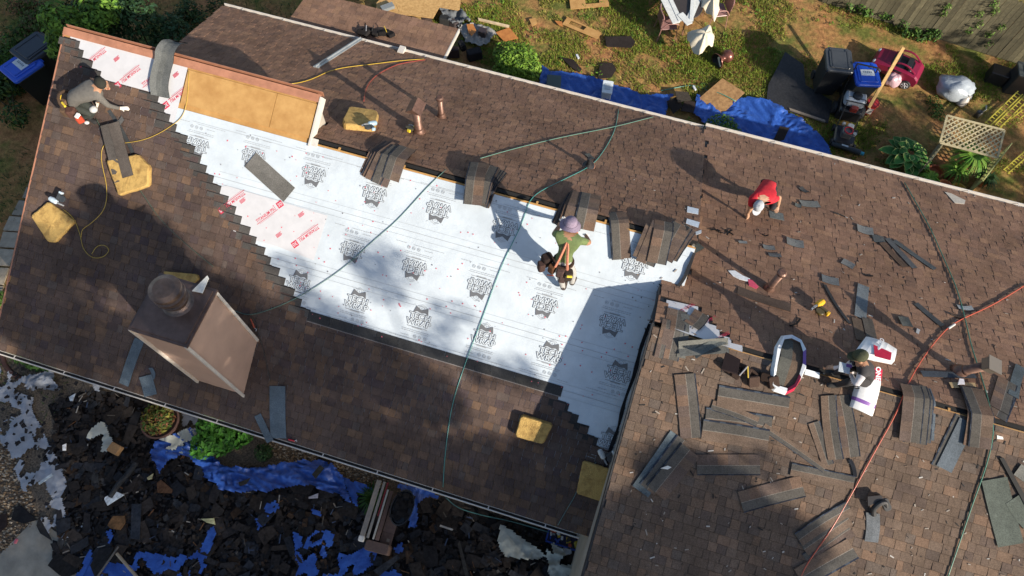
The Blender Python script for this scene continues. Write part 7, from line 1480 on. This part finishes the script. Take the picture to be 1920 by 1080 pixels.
# ================================================================== SHADE TREES (stand beyond the lower and right edge of the photo)
def infr(P, m_=60):
    q = proj(P); return q[2] > 0 and -m_ < q[0] < 1920+m_ and -m_ < q[1] < 1080+m_
trees = {}
def shade(px, pl, L, r_, n, key, size=.09, dens=1):
    base = pl.hit(*px); c = base+SUND*L; k = 0
    while (infr(c) or infr(c+Vector((0, r_, -r_))) or infr(c+Vector((-r_, r_, 0)))) and k < 60: L += .5; c = base+SUND*L; k += 1
    trees.setdefault(key, []).append((c, r_, n, size))
rs = random.Random(4)
def region(poly, pl, step, Lr, r_, n, key, jx=.35, skip=.0, size=.09):
    xs = [p[0] for p in poly]; ys = [p[1] for p in poly]; y = min(ys)
    while y < max(ys):
        x = min(xs)
        while x < max(xs):
            X, Yp = x+rs.uniform(-jx, jx)*step, y+rs.uniform(-jx, jx)*step
            if inpoly(X, Yp, poly) and rs.random() > skip: shade((X, Yp), pl, rs.uniform(*Lr), r_*rs.uniform(.75, 1.2), n, key, size)
            x += step
        y += step
region([(20, 425), (150, 415), (230, 400), (285, 425), (400, 480), (480, 530), (560, 600), (760, 690), (870, 740), (860, 800), (960, 830), (1000, 1000), (540, 835), (0, 670)], F, 58, (17, 23), .62, 330, 'oak', skip=.05)
region([(-60, 640), (300, 730), (700, 860), (1110, 1000), (1110, 1120), (-60, 1140)], G, 82, (20, 27), .85, 340, 'maple', skip=.03)
region([(640, 560), (730, 600), (800, 640), (760, 600), (700, 560)], F, 45, (18, 20), .3, 60, 'oak', skip=.2)
for q in [(700, 470), (735, 500), (690, 500), (720, 540), (640, 600), (600, 575), (840, 590), (820, 640), (900, 690), (970, 700), (545, 500), (680, 640), (740, 660), (560, 560)]: shade(q, F, rs.uniform(18, 21), .34, 60, 'oak')
region([(1130, 1000), (1230, 930), (1290, 850), (1370, 880), (1400, 940), (1450, 960), (1500, 1000), (1510, 1090), (1100, 1095)], R, 52, (16, 20), .46, 420, 'elm', skip=.10)
region([(1300, 860), (1420, 850), (1450, 900), (1330, 920)], R, 60, (17, 20), .3, 70, 'elm', skip=.3)
region([(1590, 60), (1700, 90), (1930, 150), (1930, 200), (1830, 165), (1700, 130), (1600, 100)], G, 48, (13, 18), .6, 330, 'elm_right', skip=.2)
region([(1840, 130), (1930, 150), (1930, 410), (1880, 390), (1880, 300), (1850, 270), (1880, 220), (1830, 190)], G, 50, (12, 17), .6, 330, 'elm_right', skip=.2)
region([(1430, 120), (1500, 110), (1580, 190), (1620, 290), (1540, 300), (1480, 230), (1440, 200)], G, 50, (22, 26), .5, 240, 'elm_right', skip=.2)
region([(1640, 190), (1700, 170), (1770, 240), (1740, 290), (1690, 270), (1650, 240)], G, 48, (14, 18), .45, 240, 'elm_right', skip=.15)
region([(1370, 60), (1440, 70), (1460, 110), (1400, 120)], G, 48, (18, 22), .45, 200, 'elm_right', skip=.1)
region([(1640, 10), (1920, 60), (1920, 130), (1640, 50)], G, 60, (10, 14), .4, 150, 'elm_right', skip=.4)
for q in [(1300, 900), (1350, 940), (1400, 990), (1290, 1050), (1340, 1010), (1230, 1000)]: shade(q, R, rs.uniform(16, 19), .6, 520, 'elm')
TL = dict(oak='tall spreading tree whose crown shades the front slope, beyond the lower edge of the photo', maple='broad tree shading the front yard debris, beyond the lower edge of the photo', elm='slim tree casting dapples on the lower wing roof, beyond the lower right edge', elm_right='tree shading the right side of the back yard, beyond the right edge')
for key, cl in trees.items():
    cx, cy = sum(c[0].x for c in cl)/len(cl), sum(c[0].y for c in cl)/len(cl); zc = sum(c[0].z for c in cl)/len(cl)
    base = Vector((cx, cy, 0))
    t = thing('shade_tree', TL[key], 'tree', Matrix.Translation(base)); mb = MB(); rr = random.Random(len(key))
    for c, r_, n, size in cl: leaves(mb, c-base, (r_, r_, r_*.8), n, size, GRD+GRS[:1], rr, shell=.1, up=.1)
    mb.build('crown', m_leaf, t, kind='stuff')
    mb = MB(); mb.tube(smoothpath([(0, 0, 0), (.1, .05, zc*.3), (-.05, .1, zc*.6), (0, 0, zc*.8)], 4), .32, (.06, .045, .035), n=9, r2=.16)
    for c, r_, n, size in cl[::4]:
        q = c-base; mb.tube(smoothpath([(0, 0, zc*rr.uniform(.35, .7)), (q.x*.5, q.y*.5, zc*.7+q.z*.1), (q.x, q.y, q.z)], 3), .07, (.06, .045, .035), n=5, r2=.015)
    mb.build('trunk', m_paint, t, smooth=True)
